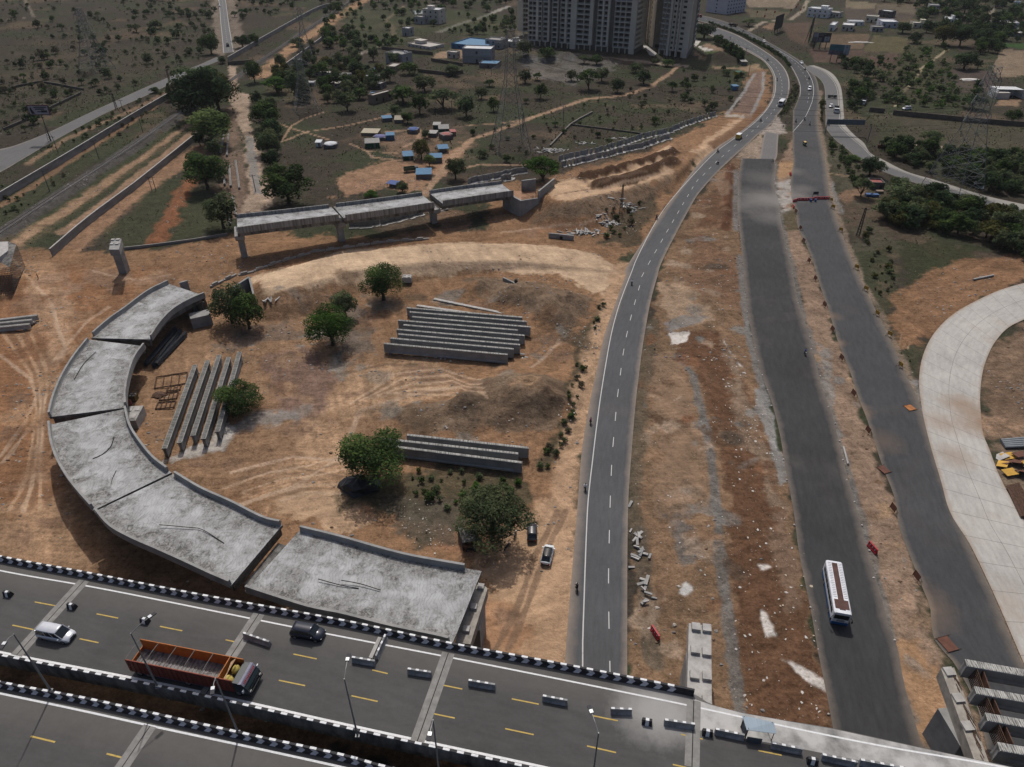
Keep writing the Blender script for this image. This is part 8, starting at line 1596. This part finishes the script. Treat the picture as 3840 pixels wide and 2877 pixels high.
# ================================================================== LATTICE PYLONS, POLES AND WIRES
stl = mat('pylon_steel', (.16,.165,.165), .15, .5, .6, metal=.2, world=True)
def pylon(label, base, hw, H_, arms=(), rz=.3, cross=True, th=.16, mast=0):
    p0 = P(*base); t = thing('lattice_pylon', label, 'pylon', tuple(p0), rz); lv = [0, .13, .26, .38, .5, .6, .69, .77, .84, .9, .95, 1.]; 
    def w_(f): return hw*((1-f/.62)*.72+.28 if f < .62 else .28-.10*(f-.62)/.38)
    def cn(f): k = w_(f); return [Vector((sx*k, sy*k, H_*f)) for sx, sy in ((-1,-1),(1,-1),(1,1),(-1,1))]
    for i in range(4):
        m = MB()
        for j in range(len(lv)-1): m.bar(cn(lv[j])[i], cn(lv[j+1])[i], th*(1.25-.5*lv[j]))
        m.build('leg', stl, t, world=False)
    m = MB()
    for j in range(len(lv)-1):
        A, B = cn(lv[j]), cn(lv[j+1])
        for i in range(4):
            k = (i+1) % 4; m.bar(A[i], B[k], th*.6); m.bar(A[k], B[i], th*.6); m.bar(B[i], B[k], th*.55)
            if j < 3: q = (A[i]+A[k])/2; m.bar(q, A[i].lerp(B[i], .5), th*.5); m.bar(q, A[k].lerp(B[k], .5), th*.5)
    m.build('bracing', stl, t, world=False)
    for f, L_ in arms:
        for s in (-1, 1):
            m = MB(); k = w_(f); z = H_*f; tip = Vector((s*L_, 0, z))
            for y in (-k, k): m.bar((s*k, y, z), tip, th*.7); m.bar((s*k, y, z+2.2), tip, th*.7); m.bar((s*(k+L_)/2, y/2, z), (s*k, y, z+2.2), th*.5)
            m.tube([tip, tip-Vector((0,0,2.4))], .1, 5); m.build('cross_arm', stl, t, world=False)
    if mast:
        m = MB(); m.bar((0,0,H_), (0,0,H_+mast), .2)
        for k in range(6): m.bar((-.5+.2*(k%3), .3, H_*.9), (-.3+.1*k, .2, H_+mast*rnd.uniform(.3, .9)), .12)
        m.build('antenna', stl, t, world=False)
    return t, p0
H2 = vh(P(1915,560), 110); H3 = vh(P(3575,705), 250); H1 = vh(P(365,262), 30)
pyl_m, pm_ = pylon('tall steel lattice pylon standing in the open ground in front of the apartment tower', (1915,560), 7.2, H2, ((.70,8),(.80,7),(.90,6)), .25)
pyl_r, pr_ = pylon('big steel lattice pylon standing over the wood by the service road', (3570,705), 7.8, H3, ((.60,8.5),(.74,7.5),(.88,6.5)), .5)
pylon('lattice pylon in the scrub at the top left', (365,262), 7.5, H1, ((.62,9),(.75,8),(.88,7)), -.5, th=.2); p_ = P(1150,225); pylon('lattice pylon beside the railway strip above the village', (1150,225), 4.5, vh(p_, 25), ((.8,5),(.9,4)), .2, th=.14)
pylon('spread lattice base of a pylon half hidden in the village trees', (1150,415), 6.0, vh(P(1150,415), 210), ((.85,5),), .4, th=.14)
for k, (f, L_) in enumerate(((.70,8),(.80,7),(.90,6))):
    for s in (-1, 1):
        a = pm_+Vector((s*L_*math.cos(.25), s*L_*math.sin(.25), H2*f-2.4)); f3, L3 = ((.60,8.5),(.74,7.5),(.88,6.5))[k]; b = pr_+Vector((s*L3*math.cos(.5), s*L3*math.sin(.5), H3*f3-2.4)); pts = [a.lerp(b, i/24)-Vector((0,0,9*4*(i/24)*(1-i/24))) for i in range(25)]
        m = MB(); m.tube(pts, .035, 4); one('power_line', m, mat('wire', (.03,.03,.03), .1, 1.), 'thin power line strung between the two big pylons across the main road', 'power line', 'power lines between the two big pylons', tuple(a))
def pole(label, c, bx, by, ty, lattice=False, r=.16, group=None):
    b = PG(*X(c, bx, by)); h = vh(b, X(c, 0, ty)[1]); t = thing('electric_pole', label, 'pole', tuple(b), rnd.uniform(-.5, .5), group); m = MB(); pm2 = mat('pole_dark', (.05,.045,.04), .3, 1.)
    if lattice:
        for s in (-1, 1): m.bar((s*.55, 0, 0), (s*.22, 0, h), .16); m.bar((s*.3, .5, 0), (s*.12, .2, h), .12)
        for k in range(10): z = h*k/10; q = .55-.033*k; m.bar((-q, 0, z), (q-.03, 0, z+h/10), .09); m.bar((q, 0, z), (-q+.03, 0, z+h/10), .09)
        m.build('lattice_shaft', pm2, t, world=False)
    else: m.tube([(0,0,0), (0,0,h)], [r, r*.7], 7); m.build('shaft', mat('pole_grey', (.11,.105,.10), .25, 1.) if r < .2 else pm2, t, world=False)
    m = MB(); m.bar((-1.1, 0, h-.5), (1.1, 0, h-.5), .12)
    for x in (-1., 0, 1.): m.tube([(x, 0, h-.45), (x, 0, h-.15)], .06, 5)
    m.build('cross_arm', pm2, t, world=False); return t
for c, bx, by, ty, la, lb in [('A',925,855,748,0,'electric pole beside the railway, farthest of three'),('A',642,1032,905,0,'electric pole beside the railway, middle of three'),('A',322,1238,1100,0,'electric pole beside the railway, nearest of three'),('A',755,708,605,1,'dark lattice pole by the left side road near the small bush'),('A',1098,532,450,1,'dark lattice pole behind the conical tree'),('A',1147,420,335,0,'leaning pole in the scrub beyond the left side road'),('A',798,722,645,0,'thin pole beside the dark lattice pole'),('A',378,995,880,0,'thin pole next to the hoarding post'),
      ('B',716,740,652,0,'pole in front of the broad village trees'),('B',1436,782,682,0,'pole in the open ground right of the lattice pylon'),('B',1667,650,598,0,'pole beside the track bend'),('B',1176,862,742,1,'dark lattice pole right of the lattice pylon'),('C',1132,1530,1345,1,'dark leaning lattice pole on the bank below the roadside shack'),('Q',1545,1305,940,1,'dark lattice pole rising over the embankment slope'),('M',1008,895,585,0,'thin pole in the wood above the service road'),('J',612,520,472,0,'thin pole beside the far main road'),('J',816,700,618,0,'thin pole by the tower garden trees'),('J',846,1000,785,0,'tall pole beside the green awning kiosk'),('A',1655,1240,1240-110,0,'thin pole by the dirt track')]:
    pole(lb, c, bx, by, ty, bool(la))
for i, x in enumerate((985, 1010)): pole('bare post of a small frame on the red earth below the long wall, %s one' % ('left', 'right')[i], 'A', x, 1240+i*-5, 1140, False, .14)
# ================================================================== PRECAST WALL UNITS, SLABS AND SITE DEBRIS
lu = thing('wall_unit', 'L', 'wall unit', (0,0,-50)); m = MB(); m.box((0,0,0),(2.1,1.9,.22)); m.build('footing', conc_l, lu, world=False); m = MB(); m.box((0,.85,.22),(2.1,.2,2.0)); m.box((-.9,.5,.22),(.15,.6,.9),0,0,.8); m.build('upright', conc, lu, world=False); lu_used = [False]
def unit(p, rz, label, group):
    if not lu_used[0]: lu_used[0] = True; lu.location = p; lu.rotation_euler = (0,0,rz); lu['label'] = label; lu['group'] = group
    else: copy_tree(lu, p, rz, label, None, None, group)
def units(pts, n, label, group, rz, jit=.12, h=0):
    q = [PG(*X(*p)) for p in pts]; L_ = plen(q)
    for i in range(n):
        p, d = along(q, L_*(i+.5)/n); unit((p.x+rnd.uniform(-.3,.3), p.y+rnd.uniform(-.5,.5), gz(p.x, p.y)+.02), math.atan2(d.y, d.x)+rz+rnd.gauss(0, jit), label, group)
units([('Q',760,640),('Q',1000,585),('Q',1300,520),('Q',1600,425),('Q',1950,320),('Q',2209,262),('J',120,1600),('J',440,1500)], 40, 'grey L shaped concrete wall unit in the back row along the embankment', 'back row of wall units', 0, .2)
units([('Q',800,720),('Q',1050,660),('Q',1300,600),('Q',1600,520),('Q',1800,475),('Q',2100,375),('Q',2209,350)], 32, 'grey L shaped concrete wall unit in the front row along the embankment', 'front row of wall units', 0, .35)
units([('O',110,1580),('O',400,1555),('O',700,1500),('O',1060,1405)], 15, 'L shaped concrete wall unit in the line beneath the straight viaduct', 'wall units beneath the viaduct', 0, .05)
units([('O',1650,1010),('O',1900,955),('O',2209,890),('Q',330,790)], 16, 'L shaped concrete wall unit in the rows behind the viaduct abutment', 'wall units behind the abutment', 0, .3); units([('Q',20,900),('Q',160,870)], 5, 'L shaped concrete wall unit stacked beside the upper wing wall', 'wall units beside the wing wall', .2, .3)
def slabs(c, cx, cy, n, sx, sy, label, group, w=2.3):
    p0 = PG(*X(c, cx, cy))
    for i in range(n):
        x, y = p0.x+rnd.gauss(0, sx), p0.y+rnd.gauss(0, sy); s = rnd.uniform(.6, 1.2); m = MB(); m.box((0,0,0),(w*s, .45*s, .22), rnd.uniform(0, 3.1)); o = one('kerb_slab', m, (conc_l, conc)[i % 2], label, 'slab', group, (x, y, gz(x, y)+rnd.choice((0, .2, .4))*(abs(x-p0.x) < sx)+.02), True); o.rotation_euler = (rnd.gauss(0,.15), rnd.gauss(0,.15), 0)
slabs('Q',640,500,40,3.2,1.6,'pale concrete slab in the jumbled heap beside the wide green tree','slabs heaped by the wide green tree'); slabs('Q',1360,1430,34,2.2,1.4,'pale kerb slab in the heap beside the dry slope','slabs heaped below the dry slope'); slabs('Q',1060,1570,34,3.0,1.2,'pale kerb slab strewn beside the culvert headwall','slabs strewn beside the headwall'); slabs('Q',1640,1230,26,2.8,1.2,'grey kerb slab heaped at the foot of the lattice pole','slabs at the foot of the lattice pole')
slabs('Q',1040,410,14,2.4,.8,'pale slab in the small heap behind the wall units','slabs behind the wall units'); slabs('Q',1540,345,8,2.4,.5,'pale slab dumped behind the back row of units','slabs behind the back row'); slabs('D',1740,285,5,1.2,.9,'white slab lying by the wing wall trees','slabs by the wing wall trees'); slabs('O',1370,1335,8,1.6,.7,'white slab beside the viaduct pier','slabs beside the viaduct pier')
slabs('H',1935,300,26,.7,4.2,'broken kerb stone in the strip right of the main road','broken kerb stones right of the road',1.5); slabs('E',600,655,10,4.5,.5,'broken block lying along the front of the nine girders','blocks in front of the girders',1.); slabs('E',1160,640,6,.8,1.5,'broken block at the right end of the nine girders','blocks at the girder ends',1.)
def headwall(label, c, a, b, zt):
    p, q = PG(*X(c,*a)), PG(*X(c,*b)); t = thing('culvert_headwall', label, 'culvert', tuple((p+q)/2)); z = min(p.z, q.z); m = MB(); wall_mb(m, p, q, z-.3, z+zt, .5); m.build('wall', conc, t); m = MB(); o_ = p.lerp(q, .5); m.tube([o_+Vector((0,-.6,.5)), o_+Vector((0,.3,.5))], .5, 12); m.build('pipe', dark, t)
headwall('long concrete culvert headwall with a pipe beside the strewn slabs','Q',(612,1625),(935,1657),1.6); headwall('short concrete culvert headwall in the sandy slope above the nine girders','E',(1048,160),(1215,182),1.1)
# kerb units along the top of the ramp embankment
kq = [PG(*X(*p)) for p in (('D',1360,205),('D',1500,140),('D',1620,112),('D',1800,45),('A',2050,1632),('B',0,1610),('B',300,1568),('B',570,1550))]; L_ = plen(kq)
for i in range(15):
    p, d = along(kq, L_*(i+.5)/15); t = thing('kerb_unit', 'notched concrete kerb unit on the edge of the sandy ramp, %s from the left' % nth(i), 'kerb unit', (p.x, p.y, gz(p.x, p.y)+.02), math.atan2(d.y, d.x), 'kerb units along the sandy ramp')
    m = MB(); m.box((0,0,0),(L_/15*.94,.6,.5)); m.box((-.6,0,.5),(L_/15*.4,.5,.4)); m.build('block', conc, t, world=False)
kb = [((1425,985),(1447,872)),((1467,1002),(1478,862)),((1492,1200),(1484,1070)),((1548,1215),(1524,1035)),((1525,1385),(1505,1268)),((1487,1445),(1472,1300)),((1452,1190),(1448,1110))]
for i, (a, b) in enumerate(kb): girder('long concrete kerb beam beside the dirt track, %s from the top' % nth(i), P(*X('A',*a), .9), P(*X('A',*b), .9), .9, 'kerb beams beside the dirt track', conc_l, .7, 'kerb_beam', [conc, conc_l])
# things lying about in the yard
p = PG(*X('E',120,1500)); t = thing('tarpaulin_heap', 'heap covered with black tarpaulin under the large dark green tree', 'covered heap', tuple(p)); m = MB(); m.smooth = False; m.blob((0,0,0),(4.0,2.6,2.6),9,n=13,jag=.16); m.build('tarpaulin', mat('black_tarp', (.022,.025,.028), .4, 1.5, .4, bump=.5), t, world=False)
p = [P(*X('H',*q), z) for q, z in (((752,95),2.6),((872,135),2.9),((905,185),2.5),((785,205),2.2))]; cc = sum(p, Vector())/4; t = thing('shack', 'tumbledown shack with patched tin roof beside the thorn tree', 'shack', (cc.x, cc.y, 0)); m = MB(); m.add(p+[v-Vector((0,0,.08)) for v in p], [(0,3,2,1),(4,5,6,7),(0,1,5,4),(1,2,6,5),(2,3,7,6),(3,0,4,7)]); m.build('roof', mat('patched_tin', (.06,.055,.05), .5, 1.5, .7, c2=(.20,.19,.18), world=True), t)
m = MB(); wall_mb(m, Vector(p[0][:2]+(0,)), Vector(p[3][:2]+(0,)), 0, 2.1, .1); wall_mb(m, Vector(p[0][:2]+(0,)), Vector(p[1][:2]+(0,)), 0, 2.4, .1); m.build('wall', mat('shack_wall', (.07,.06,.05), .4, 2., world=True), t); m = MB()
for v in p: m.tube([(v.x, v.y, 0), v], .06, 5)
m.build('posts', bark, t)
def block(name, label, c, x, y, d, m_, rz=0., cat='block', peds=True):
    p = PG(*X(c, x, y)); t = thing(name, label, cat, tuple(p), rz); m = MB(); m.box((0,0,0), d); m.box((0,0,d[2]), (d[0]*.9, d[1]*.9, .1)); m.build('body', m_, t, world=False)
    if peds: m = MB(); [m.box((sx*d[0]*.25, sy*d[1]*.25, d[2]+.1), (d[0]*.28, d[1]*.28, .12)) for sx in (-1,1) for sy in (-1,1)]; m.build('lifting_pads', conc_l, t, world=False)
block('concrete_block','white topped concrete block beside the dense tree on the ramp','E',427,165,(2.6,2.,1.6),conc_l); block('block_stack','stack of pale precast panels inside the curve of the viaduct','D',878,1075,(3.0,5.2,2.4),conc_l,.1); block('crate','dark yellow crate under the curved viaduct','D',868,930,(1.5,1.5,1.2),mat('crate', (.12,.085,.03), .3, 2.)); block('scrap_bin','pinkish sheet leaning on the viaduct beside the third joint','D',842,968,(1.,.3,1.4),tn['pink'],.3,'sheet',False)
def frame(label, c, x, y, w_, d_, rz):
    p = PG(*X(c, x, y)); t = thing('rusty_grid', label, 'steel grid', tuple(p), rz, 'rusty frames beside the girders'); m = MB(); z = .25
    for a, b in (((-w_,-d_),(w_,-d_)),((w_,-d_),(w_,d_)),((w_,d_),(-w_,d_)),((-w_,d_),(-w_,-d_))): m.bar((*a,z),(*b,z),.25)
    m.build('outer_frame', rebar, t, world=False); m = MB()
    for k in range(1, 4): m.bar((-w_+w_*.5*k,-d_,z),(-w_+w_*.5*k,d_,z),.14)
    m.build('cross_bars', rebar, t, world=False)
frame('rusty steel frame lying beside the five girders, lowest one','D',1075,970,1.9,1.2,.15); frame('rusty steel frame lying beside the five girders, second lowest','D',1095,912,1.8,1.3,.2); frame('rusty steel frame lying beside the five girders, upper one','D',1128,860,1.4,1.,.2); frame('rusty long steel frame lying under the top of the five girders','D',1110,810,3.4,2.4,.3)
p = PG(*X('D',1028,905)); m = MB(); m.blob((0,0,0),(1.6,1.2,.7),4,n=9,jag=.35); one('scrap_heap', m, rebar, 'small heap of rusty scrap beside the steel frames', 'scrap heap', None, tuple(p), True)
for i in range(5): a, b = P(*X('F',2058+7*i,1192+11*i),.5), P(*X('F',2330+4*i,1168+14*i),.5); m = MB(); m.tube([a,b],.28,10); one('steel_pipe', m, mat('grey_pipe', (.20,.22,.23), .15, 1.), 'grey pipe in the stack right of the concrete road, %s from the top' % nth(i), 'pipe', 'grey pipes stacked right of the concrete road', tuple(a))
for i, (x, y, r, mm) in enumerate([(2060,1300,.3,conc_l),(2105,1300,.1,yelb),(2090,1345,.6,rustb),(2070,1360,.9,yelb),(2110,1412,.2,yelb),(2165,1350,.8,rustb),(2200,1420,.5,rustb),(2180,1310,.2,rustb),(2230,1360,.4,yelb)]):
    p = P(*X('F',x,y)); m = MB(); m.box((0,0,.1+.12*i),(2.6,1.8,.08),r); o = one('barrier_board', m, mm, '%s board in the jumbled pile right of the concrete road, %s from the bottom' % ({conc_l:'pale',yelb:'yellow',rustb:'rusty'}[mm], nth(i)), 'barrier board', 'boards piled right of the concrete road', tuple(p), True); o.rotation_euler = (rnd.gauss(0,.2), rnd.gauss(0,.2), 0)
for i in range(5): a, b = P(*X('F',2105+16*i,1490-4*i),.4), P(*X('F',2200+22*i,1690-6*i),.4); m = MB(); m.bar(a,b,.55); one('steel_beam', m, rebar, 'rusty steel beam lying at the edge of the concrete road, %s from the left' % nth(i), 'beam', 'steel beams beside the concrete road', tuple(a))
a, b = P(*X('F',1880,152),.4), P(*X('F',2012,125),.4); m = MB(); m.tube([a,b],.3,8); one('concrete_pole', m, conc_l, 'pale concrete pole lying on the dirt above the concrete road', 'pole', None, tuple(a)); a, b = P(*X('F',1042,1232),.3), P(*X('F',1072,1345),.3); m = MB(); m.bar(a,b,.3); one('concrete_pole', m, conc_l, 'pale post lying in the median gravel above the bus', 'pole', None, tuple(a))
for i, (c, a, b, w_) in enumerate([('E',(600,285),(1155,385),.6),('E',(490,328),(1230,425),.5),('E',(625,312),(1150,398),.5)]): girder('pale casting bed strip behind the nine girders, %s from the far side' % nth(i), P(*X(c,*a),.35), P(*X(c,*b),.35), .35, 'casting beds behind the girders', conc_l, .8, 'casting_bed', [conc_l, conc_l]) if False else None
for i, (c, a, b) in enumerate([('E',(600,283),(1155,385)),('E',(490,326),(1235,425))]):
    p, q = PG(*X(c,*a)), PG(*X(c,*b)); m = MB(); wall_mb(m, p, q, p.z, p.z+.35, .9); one('casting_bed', m, conc_l, 'pale concrete casting strip behind the nine girders, %s one' % ('upper', 'lower')[i], 'casting bed', None, tuple((p+q)/2))
# red flags along the straight side track
for i, (x, y) in enumerate([(1385,190),(1450,150),(1475,115),(1500,60),(1520,45),(1545,20),(1510,185),(1550,155),(950,215),(1045,270),(1175,215),(1065,185)]):
    p = P(*X('J',x,y)); t = thing('flag', 'red flag on a thin pole beside the far side track', 'flag', tuple(p), 0, 'red flags beside the far side track'); m = MB(); m.tube([(0,0,0),(0,0,4.5)],.07,5); m.build('pole', trim, t, world=False); m = MB(); m.box((.55,0,2.8),(1.1,.05,1.6)); m.build('cloth', p_red, t, world=False)
# white sheets lying in the far fields and small water
for i, (c, x, y, a_, b_, lb) in enumerate([('K',1510,1035,6,2.5,'white heap lying on the brown field left of the narrow tree'),('K',90,553,9,1.8,'white sheet lying across the field beside the billboard'),]):
    p = P(*X(c,x,y)); m = MB(); m.blob((0,0,0),(a_,b_,.7),i+3,n=12,jag=.2); one('white_heap', m, mat('white_sheet', (.5,.48,.45), .1, 1.), lb, 'heap', None, tuple(p), True)
wtr = mat('water', (.02,.03,.035), .2, .2, .06, spec=.6, world=True)
for nm, pts in (('pond_water', XL('M',(1860,740),(1990,745),(1960,900),(1880,890))), ('pond_water', XL('M',(1560,960),(1720,970),(1700,1070),(1580,1060))), ('pond_water', XL('B',(450,70),(600,65),(620,80),(470,95)))):
    m = MB(); m.add([P(*q, .32) for q in pts], [tuple(range(len(pts)))]); o = struct(nm, m, wtr)
    if o.data.polygons[0].normal.z < 0: o.data.flip_normals()

# thin haze in the air
m = MB(); m.box((0, 560, -1.2), (2600, 1500, 118))
hz = bpy.data.materials.new('haze'); hz.use_nodes = True; t = hz.node_tree; t.nodes.remove(t.nodes['Principled BSDF']); pv = t.nodes.new('ShaderNodeVolumePrincipled'); pv.inputs['Color'].default_value = (.80,.85,.92,1); pv.inputs['Density'].default_value = .00004; pv.inputs['Anisotropy'].default_value = .2
t.links.new(pv.outputs[0], [n for n in t.nodes if n.type == 'OUTPUT_MATERIAL'][0].inputs['Volume']); o = m.build('haze', hz); tag(o, kind='stuff')
